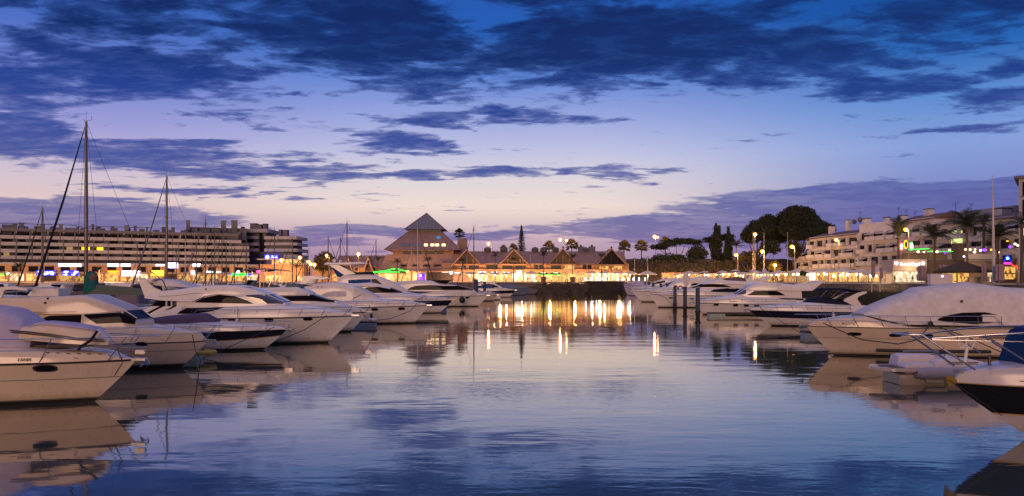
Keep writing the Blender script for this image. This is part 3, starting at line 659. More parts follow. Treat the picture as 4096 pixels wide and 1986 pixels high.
MM = dict(name='motor_yacht', label='large white motor yacht under a pale tent-like cover, right foreground', cat='motor yacht', dir=-1, gel=gel2,
    bow=(3225, 1303), wl=1421, L=17, B=4.6, rake=1.85, fs=.98, p=2.8,
    bands=[(-.45, 2), (-.02, 2), (.12, 2), (.15, 0), (.19, 3), (('f', .44), 0), (('f', .60), 0), (('f', .612), 3), (('f', .622), 0), (('f', .84), 0), (('s', .07), 0), (('s', .02), 3), (('s', 0), 0)],
    trunk=[(3226, 1302), (3262, 1289), (3308, 1277), (3400, 1266), (3490, 1257), (3560, 1278), (3650, 1296), (3760, 1302), (4300, 1304)],
    vols=[dict(name='canvas_cover', top=[(3490, 1257), (3542, 1230), (3594, 1207), (3640, 1189), (3698, 1172), (3722, 1156), (3730, 1152), (3800, 1145), (3933, 1131), (4000, 1140), (4096, 1152), (4250, 1160)], bot=[(3490, 1264), (3560, 1284), (3650, 1301), (4250, 1308)], hw=.86, taper=.5, tlen=5., prof='canvas', mat=canvas('sagging_boat_cover', (.60, .56, .55), 1., 1.6))],
    wins=[dict(vol='canvas_cover', up=[(3758, 1278), (3775, 1270), (3802, 1261), (3854, 1252), (3943, 1250), (4010, 1262)], lo=[(3758, 1284), (3830, 1292), (3896, 1298), (3960, 1294), (4010, 1284)])],
    ports=[(3446, 1342, .66, .19), (3594, 1344, .62, .19), (3711, 1347, .62, .24)], rail=(4000, dict(h=.75, lean=.55, over=.35, r=.019, post=1.45)), extra=ex_m)
boat(MM)
def ex_n(r, H, l, V, T):
    b = Loft([l(3308, 1159), l(3316, 1153), l(3380, 1154), l(3440, 1162), l(3460, 1170)], [l(3308, 1163), l(3380, 1160), l(3440, 1167), l(3460, 1172)], lambda x: 1.5, 'slab'); b.build('bimini', cv_navy, r)
    b = MB()
    for sg in (-1, 1):
        for a, c in (((3318, 1157), (3346, 1196)), ((3366, 1158), (3330, 1192)), ((3366, 1158), (3396, 1188))):
            x0, z0 = l(*a); x1, z1 = l(*c); b.tube([(x0, sg*1.45, z0), (x1, sg*1.4, z1)], .028, 5)
    b.build('bimini_frame', steel, r)
    b = MB(); pts = [l(3378, 1205), l(3384, 1196), l(3436, 1172), l(3472, 1167), l(3470, 1174), l(3440, 1186), l(3432, 1196), l(3450, 1222), l(3485, 1238), l(3440, 1238), l(3400, 1215)]
    for sg in (-1, 1): b.prism(pts, sg*1.5-.08, sg*1.5+.08)
    b.prism([l(3436, 1172), l(3472, 1167), l(3470, 1173), l(3440, 1179)], -1.5, 1.5); b.build('radar_arch', gel, r)
    b = MB(); b.prism([l(3392, 1200), l(3436, 1174), l(3446, 1176), l(3404, 1206)], -1.4, 1.4); b.build('arch_canvas', cv_brown, r)
NN = dict(name='sports_cruiser', label='white open sports cruiser with navy topsides and a navy bimini', cat='motor boat', dir=-1,
    bow=(2993, 1239), wl=1304, L=13.8, B=4.0, rake=2.6, fs=.92,
    bands=[(-.4, 2), (-.02, 2), (.14, 2), (.17, 0), (lambda t, z: z*(.40+.10*t), 0), (lambda t, z: z*(.44+.10*t), 0), (lambda t, z: z*.78, 4), (('s', .07), 4), (('s', 0), 0)],
    trunk=[(2994, 1238), (3040, 1230), (3129, 1218), (3244, 1208), (3300, 1210), (3500, 1222)],
    vols=[dict(name='windscreen_cover', top=[(3244, 1208), (3262, 1197), (3290, 1190), (3330, 1192), (3402, 1207), (3420, 1214)], hw=.80, taper=.45, tlen=2.5, prof='canvas', mat=cv_navy)],
    rail=(3400, dict(h=.62, lean=.45, over=.3, r=.022, post=1.5)), extra=ex_n)
boat(NN)
def ex_o(r, H, l, V, T):
    b = MB(); pts = [l(3170, 1150), l(3225, 1138), l(3300, 1124), l(3292, 1134), l(3256, 1163), l(3200, 1166), l(3170, 1166)]
    for sg in (-1, 1): b.prism(pts, sg*1.75-.09, sg*1.75+.09)
    b.prism([l(3272, 1131), l(3300, 1124), l(3292, 1133), l(3268, 1140)], -1.75, 1.75); b.build('radar_arch', gel, r)
    b = MB(); b.prism([l(3200, 1167), l(3256, 1164), l(3288, 1170), l(3290, 1186), l(3225, 1204), l(3206, 1182)], -1.6, 1.6); b.build('cockpit_curtain', cv_dark, r)
    x, z = l(2933, 1207); lettering('LUNAMAR', .24, (x, T.side(x, z-.1)+.02, z), stripe, r, rz=pi-math.atan((T.side(x-.4, z)-T.side(x+.4, z))/.8), shear=.15, lean=.05, name='boat_name')
    for px in (3112, 3122): x, z = l(px, 1141); MB().box((x, V['flybridge'].side(x, z)+.02, z), (.14, .05, .12)).build('navigation_light', stripe, r)
OO = dict(name='flybridge_yacht', label='white flybridge yacht with four portholes behind the three tall mooring piles', cat='motor yacht', dir=-1,
    bow=(2769, 1211), wl=1260, L=19, B=5, rake=1.6, fs=.92,
    trunk=[(2770, 1210), (2800, 1203), (2849, 1193), (2958, 1179), (3000, 1186), (3110, 1188), (3220, 1190), (3290, 1203)],
    vols=[dict(name='cabin', top=[(2958, 1180), (2993, 1158), (3020, 1152), (3110, 1153), (3210, 1160)], hw=.82, taper=.5, tlen=4.5),
          dict(name='flybridge', top=[(2988, 1158), (3005, 1145), (3017, 1139), (3040, 1134), (3070, 1131), (3110, 1132), (3170, 1138), (3225, 1142), (3250, 1148)], bot=[(2988, 1159), (3025, 1161), (3110, 1161), (3170, 1165), (3250, 1164)], hw=.86, taper=.55, tlen=4.5)],
    wins=[dict(vol='cabin', up=[(2996, 1181), (3024, 1165), (3108, 1164), (3124, 1171), (3143, 1182)], lo=[(2996, 1182), (3143, 1183)]),
          dict(vol='trunk', name='saloon_window', up=[(3110, 1191), (3215, 1192)], lo=[(3110, 1192), (3125, 1197), (3215, 1202)])],
    screens=[dict(vol='cabin', x=(2961, 2992), q=.80, splits=2, mat=glassb)],
    ports=[(2872, 1221, .56, .26), (2945, 1223, .56, .28), (2986, 1224, .56, .28), (3026, 1225, .56, .28)], rail=(3200, dict(h=.62, lean=.45, over=.3, r=.024, post=1.6)), extra=ex_o)
boat(OO)
def ex_q(r, H, l, V, T):
    b = MB(); pts = [l(3005, 1136), l(3040, 1122), l(3085, 1108), l(3090, 1112), l(3070, 1128), l(3040, 1138)]
    for sg in (-1, 1): b.prism(pts, sg*1.75-.09, sg*1.75+.09)
    b.prism([l(3060, 1115), l(3088, 1107), l(3084, 1113), l(3060, 1122)], -1.75, 1.75); b.build('radar_arch', gel, r)
    Loft([l(2898, 1124), l(2903, 1116), l(2930, 1111), l(2965, 1108), l(2990, 1114), l(2993, 1124)], [l(2898, 1125), l(2993, 1126)], lambda x: 1.6, 'canvas').build('helm_cover', cv_brown, r)
    x, z = l(3075, 1108); b = MB(); b.sphere((x, 0, z+1.1), .42, 12)
    for dx, dy in ((-.3, -.3), (.3, -.3), (-.3, .3), (.3, .3)): b.tube([(x+dx, dy, z-.2), (x+dx*.7, dy*.7, z+.8)], .035, 5)
    b.build('radar_dome', cv_white, r, 60); whips(r, [(l(3040, 0)[0], 1., l(0, 1122)[1], .8)])
QQ = dict(name='flybridge_yacht', label='large flybridge yacht with two dark window bands, radar dome on its arch', cat='motor yacht', dir=-1,
    bow=(2601, 1178), wl=1231, L=22, B=5.4, rake=1.5,
    trunk=[(2602, 1177), (2640, 1171), (2696, 1165), (2779, 1153), (2860, 1150), (2960, 1150), (3080, 1160)],
    vols=[dict(name='cabin', top=[(2772, 1154), (2800, 1143), (2818, 1136), (2895, 1135), (3060, 1140)], hw=.84, taper=.4, tlen=5.),
          dict(name='flybridge', top=[(2814, 1136), (2845, 1127), (2870, 1120), (2890, 1116), (2910, 1122), (3000, 1127), (3060, 1130)], bot=[(2814, 1137), (2895, 1137), (3060, 1142)], hw=.86, taper=.6, tlen=4.)],
    wins=[dict(vol='cabin', up=[(2785, 1149), (2818, 1138.5), (2850, 1137), (2895, 1139), (2924, 1147)], lo=[(2785, 1151), (2924, 1149)]),
          dict(vol='trunk', name='saloon_window', up=[(2841, 1167), (2853, 1159), (2933, 1152.5), (2986, 1160)], lo=[(2841, 1169), (2958, 1172), (2986, 1162)])],
    screens=[dict(vol='cabin', x=(2776, 2816), q=.85)], ports=[(2688, 1193, .6, .22), (2770, 1196, .6, .22)], rail=(2960, dict(h=.62, lean=.45, over=.3, r=.028, post=2.)), extra=ex_q)
boat(QQ)
boat(dict(name='motor_yacht', label='white motor yacht behind the blue piles, two red lifebuoys at its rail', cat='motor yacht', dir=-1,
    bow=(2528, 1165), wl=1209, L=19, B=5, rake=2.2, trunk=[(2529, 1164), (2580, 1158), (2675, 1149), (2760, 1146), (2850, 1148)],
    vols=[dict(name='cabin', top=[(2672, 1149), (2700, 1132), (2720, 1124), (2760, 1117), (2800, 1117), (2850, 1121)], hw=.84, taper=.5, tlen=5.),
          dict(name='flybridge', top=[(2760, 1116), (2800, 1108), (2830, 1104), (2850, 1108)], bot=[(2760, 1118), (2850, 1121)], hw=.7, taper=.7)],
    wins=[dict(vol='cabin', name='wheelhouse_window', up=[(2762, 1142), (2775, 1134), (2795, 1134)], lo=[(2762, 1143), (2795, 1143)])], rail=(2800, dict(h=.62, r=.035, post=2.))))
boat(dict(name='motor_yacht', label='white motor yacht with long dark raked windows, second furthest of the right row', cat='motor yacht', dir=-1,
    bow=(2530, 1157), wl=1200, L=18, B=4.8, rake=1.8, trunk=[(2531, 1156), (2600, 1150), (2646, 1146), (2760, 1145)],
    vols=[dict(name='cabin', top=[(2640, 1146), (2670, 1132), (2700, 1120), (2740, 1112), (2770, 1113)], hw=.84, taper=.5, tlen=5.)],
    wins=[dict(vol='cabin', up=[(2648, 1145), (2680, 1131), (2700, 1125), (2730, 1121)], lo=[(2648, 1146), (2690, 1139), (2730, 1126)])], rail=(2650, dict(h=.6, r=.035, post=2.))))
boat(dict(name='motor_yacht', label='white motor yacht with black windscreen, furthest of the right row', cat='motor yacht', dir=-1,
    bow=(2526, 1151), wl=1191, L=16, B=4.6, rake=1.8, trunk=[(2527, 1150), (2580, 1144), (2610, 1140), (2720, 1140)],
    vols=[dict(name='cabin', top=[(2604, 1141), (2626, 1127), (2660, 1115), (2710, 1113)], hw=.84, taper=.5, tlen=5.)],
    wins=[dict(vol='cabin', up=[(2611, 1139), (2630, 1128), (2662, 1123)], lo=[(2611, 1140), (2640, 1136), (2662, 1131)])], rail=(2640, dict(h=.6, r=.035, post=2.))))
for i, (bx, wl, by, lab) in enumerate(((2500, 1184, 1150, 'small pale boat with white rails beside the dark quay wall corner'), (2494, 1180, 1139, 'small pale boat nearest the lit posts, right of the dark wall'))):
    boat(dict(name='day_boat', label=lab, cat='motor boat', dir=-1, bow=(bx, by), wl=wl, L=8, B=2.8, rake=1.2, gel=cv_lil, trunk=[(bx+1, by-1), (bx+30, by-6), (bx+70, by-8), (bx+95, by-8)],
        vols=[dict(name='console', top=[(bx+40, by-8), (bx+52, by-16), (bx+80, by-15)], hw=.6)], rail=(bx+80, dict(h=.6, r=.04, post=2.2)), anchor=False))
# --- dark-hulled boat cut by the right edge
gelcoat('greyed_gelcoat', (.50, .46, .48))
def ex_v(r, H, l, V, T):
    fbz = H.zs(1)
    w = lambda px, py, y: Vector((l(px+100, py)[0], y, l(px, py)[1]))
    b = MB()
    for sg in (-1, 1):
        y = sg*.55
        b.tube([w(3579, 1349, sg*.10), w(3600, 1352, sg*.30), w(3667, 1350, sg*.42), w(3880, 1495, y)], .034, 8)
        b.tube([w(3706, 1365, sg*.5), w(3890, 1346, sg*1.0), w(4096, 1330, sg*1.35), w(4500, 1325, sg*1.5)], .026, 7)
        b.tube([w(3706, 1371, sg*.5), w(4096, 1372, sg*1.35), w(4500, 1372, sg*1.5)], .018, 6)
        b.tube([w(3882, 1347, sg*1.0), w(4045, 1450, sg*1.05)], .026, 7); b.tube([w(4066, 1372, sg*1.3), w(4160, 1432, sg*1.3)], .022, 7)
    b.tube([w(3579, 1349, -.10), w(3574, 1349, 0), w(3579, 1349, .10)], .034, 8); b.build('pulpit_rail', steel, r, 60)
    MB().prism([(H.L+.16, fbz-.16), (H.L+.24, fbz+.16), (H.L+.10, fbz+.20), (H.L-.12, fbz+.06), (H.L-.10, fbz-.02)], -.11, .11).build('bow_roller', mat('tarnished_brass', (.30, .19, .04), .4, metal=.4), r)
    b = MB()
    for py in (1504, 1509, 1515): x0, x1 = sorted((l(3925, py)[0], l(4005, py)[0])); y = T.side((x0+x1)/2, l(0, py)[1])+.005; b.box(((x0+x1)/2, y, l(0, py)[1]), (x1-x0, .02, .015))
    b.build('deck_groove', stripe, r)
    x, z = l(4062, 1468); b = MB(); b.tube([(x, .3, z-.1), (x, .3, z+.16)], .05, 8); b.sphere((x, .3, z+.16), .07, 8); b.build('windlass', dkmetal, r)
    x, z = l(3990, 1404); b = MB()
    for dx in (0, .26): b.tube([(x+dx+.12*cos(k*pi/6), .2, z+.15+.19*sin(k*pi/6)) for k in range(13)], .02, 5)
    b.tube([(x+.1, .2, z), (x+.2, .2, z-.6)], .05, 6); b.build('spotlight_bracket', gel, r)
VV = dict(name='cabin_cruiser', label='near black-hulled boat with white deck and steel pulpit, cut by right edge', cat='motor boat', dir=-1,
    bow=(3807, 1527), wl=1750, L=11, B=3.4, rake=2.5, fs=.97,
    bands=[(-.4, 2), (-.02, 2), (.05, 0), (('f', .25), 0), (('f', .42), 0), (('f', .445), 5), (('f', .7), 4), (('s', .04), 4), (('s', .015), 5), (('s', 0), 0)],
    mats=[gelcoat('greyed_gelcoat', (.50, .46, .48)) if 'greyed_gelcoat' not in MATS else MATS['greyed_gelcoat'], deckm, antif, stripe, blackg, gold], trunk=[(3808, 1525), (3835, 1512), (3880, 1492), (3960, 1470), (4096, 1446), (4300, 1425), (5000, 1425)],
    vols=[dict(name='spray_hood', top=[(4185, 1446), (4195, 1410), (4206, 1360), (4218, 1326), (4255, 1316), (4480, 1300)], hw=.60, prof='canvas', mat=canvas('dark_blue_canvas', (.008, .04, .12)), taper=.7)], anchor=False, extra=ex_v, gel=MATS.get('greyed_gelcoat', gel))
boat(VV)

# --- inflatable tender alongside
def jet_tender():
    d = 15105/(1532-CY); X0 = PX(3485, d); u = d/F
    r = thing('inflatable_tender', 'grey inflatable tender with teak swim platform beside the black-hulled boat', 'tender', (X0, d, 0))
    L = (3958-3485)*u; c = (3672-3485)*u
    b = MB(); R = []
    for i in range(25):
        a = -1+2*i/24; yy = 1.02*math.copysign(abs(a)**.5, a) if abs(a) < 1 else a*1.02
        x = L-.2-max(0, abs(a)-.25)/.75*(L-.2-c*.72) if abs(a) > .25 else L-.2+.12*(1-(a/.25)**2)
        R.append((x, 1.0*max(-1, min(1, a*1.9)), .58+.16*(max(0, 1-abs(a)*1.6))))
    b.tube(R, [.20]+[.285]*23+[.20], 12); b.build('inflatable_tube', hyp, r, 60)
    Loft([(c*.42, .50), (c*.7, .52), (L*.5, .42), (L-.5, .42), (L-.1, .5)], [(c*.42, .02), (c*.7, -.15), (L*.6, -.12), (L-.1, .3)], lambda x: .85*(1-max(0, (x-L*.6)/(L*.42))**2), 'slab').build('hull', gel2, r)
    b = MB(); n = 22; ring = []
    for i in range(n): a = pi/2+pi*i/(n-1); ring.append((.95+.95*cos(a)*1.0, 1.05*sin(a)))
    ring = [(c+.55, 1.05)]+ring+[(c+.55, -1.05)]
    b.add([(x, y, .66) for x, y in ring]+[(x, y, .80) for x, y in ring], [tuple(range(len(ring)))[::-1], tuple(range(len(ring), 2*len(ring)))]+[(i, (i+1) % len(ring), (i+1) % len(ring)+len(ring), i+len(ring)) for i in range(len(ring))]); pf = b.build('swim_platform', gel2, r)
    b = MB()
    for k in range(3):
        y0 = -.82+k*.56; b.add([(.35+.25*abs(k-1), y0, .806), (c+.4, y0, .806), (c+.4, y0+.50, .806), (.35+.25*abs(k-1), y0+.50, .806)], [(0, 1, 2, 3)])
    b.build('teak_pad', teak, pf)
    MB().box((c+.35, -.85, .36), (1.0, .3, .46)).build('side_pod', gel2, r)
    x0, x1 = (3594-3485)*u, (3700-3485)*u
    Loft([(x0, 1.0), (x0+.06, 1.3), (x0+.35, 1.38), (3800*u-3485*u, 1.36), (3830*u-3485*u, 1.2)], [(x0, .6), (3830*u-3485*u, .6)], lambda x: .45, 'house').build('seat_back', seat, r).location = (0, .5, 0)
    Loft([(x0-.05, .85), (x0+.1, 1.02), (x1, 1.0), (x1+.1, .8)], [(x0-.05, .55), (x1+.1, .55)], lambda x: .42, 'house').build('bench_seat', seat, r).location = (0, -.35, 0)
    a, e = (3714-3485)*u, (3925-3485)*u
    cs = Loft([(a, .95), (a+.12, 1.12), (a+.5, 1.26), (e-.9, 1.22), (e-.2, 1.08), (e, .85)], [(a, .55), (e, .6)], lambda x: .62, 'house'); cs.build('console', seat, r)
    b = MB()
    for z in (.98, 1.05): panel(b, cs, [(a+.6, z+.018), (e-.5, z+.018)], [(a+.6, z-.018), (e-.5, z-.018)], -1, .01, 1)
    b.build('vent_grille', stripe, r)
    MB().tube([(a+.25, .3, 1.18), (a+.2, .25, 1.36), (a+.9, -.2, 1.44), (a+1.3, -.3, 1.26)], .025, 6).build('grab_handle', dkmetal, r)
    b = MB(); b.tube([(x0+.45, .5, 1.32), (x0+.5, .5, 1.5), (x0+2.2, .5, 1.5), (x0+2.3, .5, 1.28)], .024, 6); b.build('grab_rail', steel, r)
    b = MB(); ws = [(a+.55+.18*cos(k*pi/6), -.1+.18*sin(k*pi/6), 1.38+.06*sin(k*pi/6)) for k in range(13)]; b.tube(ws, .018, 5); b.tube([(a+.55, -.1, 1.2), (a+.55, -.1, 1.38)], .02, 5); b.build('steering_wheel', dkmetal, r)
jet_tender()
# --- covered tender lying on Tania's foredeck
def deck_tender():
    dn = TAN['d']-1.2; u = dn/F; X = lambda px: (px-CX)*u; Z = lambda py: CH-(py-CY)*u; w0 = PX(10, dn)
    r = thing('covered_tender', 'cream covered tender with dark rubbing strakes lying on the cream yacht foredeck', 'tender', (w0, dn+.85, 0))
    k = lambda px, py: (X(px)-w0, Z(py))
    Loft([k(8, 1318), k(14, 1303), k(100, 1308), k(118, 1296), k(140, 1291), k(230, 1298), k(338, 1317), k(375, 1338), k(400, 1368)], [k(8, 1352), k(120, 1364), k(280, 1378), k(400, 1386)], lambda x: .78*(1-max(0, (x-2.2)/1.75)**2*.72), 'canvas').build('cover', gel2, r)
    Loft([k(110, 1305), k(118, 1294), k(140, 1289), k(230, 1296), k(338, 1315), k(352, 1326)], [k(110, 1306), k(140, 1300), k(230, 1306), k(338, 1320), k(352, 1328)], lambda x: .62*(1-max(0, (x-2.2)/1.75)**2*.6), 'canvas').build('top_cover', cv_lil, r)
    b = MB()
    for dz in (0, 7):
        b.tube([(k(px, py+dz)[0], -(.80*(1-max(0, (k(px, 0)[0]-2.2)/1.75)**2*.62)), k(px, py+dz)[1]) for px, py in ((10, 1321), (100, 1328), (200, 1339), (300, 1354), (392, 1364))], .03, 6)
    b.build('rubbing_strake', stripe, r, 60)
    b = MB(); a = k(372, 1334); c = k(330, 1408); b.tube([(a[0], -.55, a[1]+.06), (a[0]-.08, -.9, a[1]-.3), (c[0]+.1, -1.1, c[1]+.25), (c[0], -1.15, c[1]+.1)], .055, 6); b.build('lashing_strap', cv_navy, r)
    MB().box((1.6, 0, k(0, 1385)[1]-.05), (2.6, .9, .12)).build('chock', stripe, r)
deck_tender()

# ------------------------------------------------------------------ rows of boats further back
def back_boat(d, px, L, top, lab, dr=-1, cover=None, style='express', bim=None, hullm=None, h=1.0, name='motor_boat', cat='motor boat', B=None):
    """px: the stern's picture column; top: overall height of the superstructure in metres"""
    B = B or .27*L+.4; X = PX(px, d); r = thing(name, lab, cat, (X, d, 0), 0 if dr == 1 else pi); fb = .115*L*.9+.35
    H = Hull(L, B, fb, fb*.85, .14*L, WHITE_BANDS if not hullm else navy_b); H.build(r, [gel, deckm, antif, stripe, navy, gold])
    zb = lambda x: H.zs(min(1, x/L))-.03
    T = Loft([(0, fb*.95), (L*.3, fb*1.22), (L*.62, fb*1.28), (L*.85, fb*1.12), (L-.05, fb)], zb, lambda x: max(.02, H.half(x)-.05), 'deck'); T.build('foredeck', gel, r)
    b0 = lambda x: T.zt(max(0, min(L, x)))-.06
    if style == 'fly':
        zc = fb*1.2+(top-fb*1.2)*.52
        c = Loft([(L*.05, zc-.1), (L*.2, zc), (L*.48, zc), (L*.66, fb*1.25)], b0, lambda x: B*.40, 'house'); c.build('cabin', gel, r)
        windows('side_window', c, [(L*.14, zc-.22), (L*.46, zc-.2), (L*.6, fb*1.25+.35)], [(L*.14, fb*1.25+.25), (L*.6, fb*1.25+.3)], glass, r); screen('windscreen', c, L*.5, L*.64, .8, glass, r)
        Loft([(L*.02, top), (L*.12, top-.25), (L*.36, top-.1), (L*.52, zc)], [(L*.02, zc), (L*.52, zc-.04)], lambda x: B*.43, 'house').build('flybridge', gel if not cover else cover, r)
        b = MB(); 
        for sg in (-1, 1): b.prism([(L*.02, zc+.2), (-L*.03, top+.75), (L*.04, top+.8), (L*.12, zc+.3)], sg*B*.38-.06, sg*B*.38+.06)
        b.b2((-L*.03, -B*.38, top+.66), (L*.04, B*.38, top+.8)); b.build('radar_arch', gel, r)
    else:
        ss = Loft([(L*.02, fb*1.25), (L*.06, top*.92), (L*.24, top), (L*.42, top*.96), (L*.6, fb*1.26)], b0, lambda x: B*.41, 'canvas' if cover else 'house'); ss.build('cockpit_cover' if cover else 'cabin', cover or gel, r)
        if not cover: windows('side_window', ss, [(L*.12, top-.35), (L*.4, top-.4), (L*.54, fb*1.26+.3)], [(L*.12, fb*1.25+.3), (L*.54, fb*1.25+.25)], glass, r); screen('windscreen', ss, L*.43, L*.58, .8, glass, r)
    if bim:
        zb_ = top+h; Loft([(L*.0, zb_-.12), (L*.05, zb_), (L*.2, zb_+.14), (L*.36, zb_+.02), (L*.4, zb_-.16)], [(L*.0, zb_-.2), (L*.2, zb_-.02), (L*.4, zb_-.24)], lambda x: B*.40, 'slab').build('bimini', bim, r)
        b = MB()
        for sg in (-1, 1):
            for x in (.03, .2, .37): b.tube([(L*x, sg*B*.38, zb_-.12), (L*(.2+.2*(x-.2)), sg*B*.40, fb*1.3)], .03, 5)
        b.build('bimini_frame', steel, r)
    rails(H, r, L*.45, r=.026, post=1.9, lean=.3); return r
def sail_yacht(d, px, top_py, L, lab, dr=-1, cover=cv_navy, genoa=None, boom_z=1.75, fat=1., thick=.12, mast_m=None, furl=True, spread=2, name='sailing_yacht', aft=.56, boomc=True):
    """px: the mast's picture column, top_py: masthead row"""
    mt = PZ(top_py, d); X = PX(px, d); mx = L*aft; Xs = X-dr*mx; B = .28*L+.3; fb = 1.0+.03*L
    r = thing(name, lab, 'sailing yacht', (Xs, d, 0), 0 if dr == 1 else pi)
    H = Hull(L, B, fb*1.12, fb, .12*L, WHITE_BANDS, 2., .3); H.build(r, [gel, deckm, antif, stripe, navy, gold])
    c = Loft([(L*.16, fb+.2), (L*.2, fb+.55), (L*.5, fb+.6), (L*.72, fb+.35), (L*.8, fb+.1)], lambda x: H.zs(x/L)-.02, lambda x: B*.30, 'house'); c.build('coachroof', gel, r)
    windows('side_window', c, [(L*.26, fb+.5), (L*.62, fb+.44)], [(L*.26, fb+.28), (L*.62, fb+.3)], glass, r)
    mm = mast_m or alu
    m = MB().tube([(mx, 0, fb+.4), (mx, 0, mt*.6), (mx, 0, mt)], [thick*1.1, thick, thick*.62], 8).build('mast', mm, r, 60)
    sl = []
    for k in range(spread):
        z = fb+(mt-fb)*(.36+.32*k) if spread > 1 else fb+(mt-fb)*.46; w = B*(.36-.08*k); sl.append((w, z)); MB().tube([(mx-.15, -w, z+.08), (mx, 0, z), (mx-.15, w, z+.08)], .035, 5).build('spreader', mm, m)
    b = MB()
    for sg in (-1, 1):
        b.tube([(mx-.1, sg*B*.44, fb+.1)]+[(mx-.15, sg*w, z+.08) for w, z in sl]+[(mx, 0, mt-.1)], .016, 4)
    b.tube([(.15, 0, fb+.2), (mx, 0, mt-.05)], .016, 4)
    if not furl: b.tube([(L-.1, 0, fb*1.1), (mx, 0, mt-.1)], .016, 4)
    b.build('standing_rigging', dkmetal, r)
    if furl: MB().tube([(L-.25, 0, fb*1.12+.1), (L-.25+(mx-L)*.12, 0, fb+(mt-fb)*.12), (L-.25+(mx-L)*.6, 0, fb+(mt-fb)*.6), (mx+.12, 0, mt-.5)], [.05, .085*thick/.12, .065*thick/.12, .035], 7).build('furled_genoa', genoa or cover, r, 60)
    zb = fb+boom_z
    MB().tube([(mx-.1, 0, zb), (L*.12, 0, zb-.05)], .08, 7).build('boom', mm, r)
    if boomc: Loft([(L*.13, zb+.10), (L*.25, zb+.34*fat), (mx-.5, zb+.52*fat), (mx-.05, zb+1.0*fat)], [(L*.13, zb-.14), (mx-.05, zb-.16)], lambda x: .17*fat, 'canvas').build('sail_cover', cover, r)
    b = MB(); b.tube([(mx, 0, mt), (mx, 0, mt+.9)], .014, 4); b.tube([(mx, 0, mt+.05), (mx+.35, 0, mt+.18)], .018, 4); b.tube([(mx, 0, mt+.05), (mx-.5, 0, mt+.16), (mx-.5, 0, mt+.55)], .016, 4); b.build('masthead_gear', dkmetal, m)
    rails(H, r, L*.12, r=.024, post=2., lean=.05, over=.1); return r
bk = 0
sail_yacht(70, 345, 487, 13.5, 'nearest sailing yacht, tallest mast, with a teal mast bag and grey-green sail cover', cover=cv_green, genoa=cv_navy, thick=.17, spread=1, furl=True, boom_z=2.35, fat=1.7)
TS = [o for o in COL.objects if o.name.startswith('sailing_yacht')][-1]
TB = Loft([(6.55, 5.0), (6.7, 5.7), (7.2, 5.85), (7.62, 5.5), (7.66, 5.1)], [(6.55, 4.2), (7.66, 3.6)], lambda x: .3, 'canvas'); TB.build('mast_bag', cv_teal, TS)
MB().lathe((6.9, 0, 5.2), [(.05, -.45), (.36, -.25), (.42, .05), (.3, .36), (.05, .46)], 12).build('radar_pod_cover', cv_brown, TS, 60)
sail_yacht(104, 667, 705, 13.5, 'sailing yacht with the second tallest mast, in front of the terraced apartments', cover=cv_grey, thick=.18, spread=2)
sail_yacht(126, 170, 832, 12, 'sailing yacht with a short thick mast near the left edge', cover=cv_dark, thick=.2, furl=True, spread=1)
for args in ((120, 822, 882, 12, 'sailing yacht with grey mast right of the second tallest mast'), (132, 859, 912, 12, 'sailing yacht whose mast stands left of a close mast pair'),
             (140, 888, 934, 11, 'sailing yacht with the lowest of the masts before the tower block'), (150, 741, 965, 11, 'sailing yacht with a short pale mast before the terraced apartments'),
             (155, 786, 962, 11, 'sailing yacht with a thin mast beside the bright shop signs'), (165, 1098, 916, 12, 'sailing yacht whose mast rises before the round-ended apartment block'),
             (160, 1170, 950, 11, 'sailing yacht whose mast meets the end balconies of the apartment block'), (176, 1313, 950, 12, 'sailing yacht with a mast beside the dark bushy tree'),
             (170, 1388, 888, 13, 'sailing yacht with tall dark mast left of the pyramid building'), (205, 1362, 951, 12, 'sailing yacht with a short mast just left of a taller dark one'),
             (210, 1504, 960, 12, 'sailing yacht whose raked stay crosses the pyramid building'), (135, 905, 972, 11, 'sailing yacht with thin mast just right of the lowest mast'), (146, 938, 990, 10, 'sailing yacht with short mast before the tower block stair shaft'), (128, 846, 1002, 10, 'sailing yacht with the shortest mast left of a close mast pair'),
             (162, 706, 996, 11, 'sailing yacht with a low mast right of the second tallest mast'), (172, 985, 958, 11, 'sailing yacht with mast in front of the middle tower block'), (150, 560, 1010, 10, 'sailing yacht with a low mast above the big white panel'), (158, 1232, 1000, 10, 'sailing yacht with short mast beside the pair of close lamps'), (190, 1895, 907, 12, 'sailing yacht with dark mast right of the pyramid building'),
             (214, 1670, 888, 13, 'sailing yacht with pale mast in front of the pyramid tip'), (230, 1646, 985, 10, 'sailing yacht with short pale mast below the pyramid skylights')):
    d, px, ty, L, lab = args; bk += 1
    sail_yacht(d, px, ty, L, lab, dr=-1 if px < 1300 or bk % 2 else 1, cover=[cv_navy, cv_grey, cv_dark, cv_blue][bk % 4], thick=.11 if d < 170 else .14, spread=1+bk % 2, mast_m=cv_white if 'pale' in lab else None)
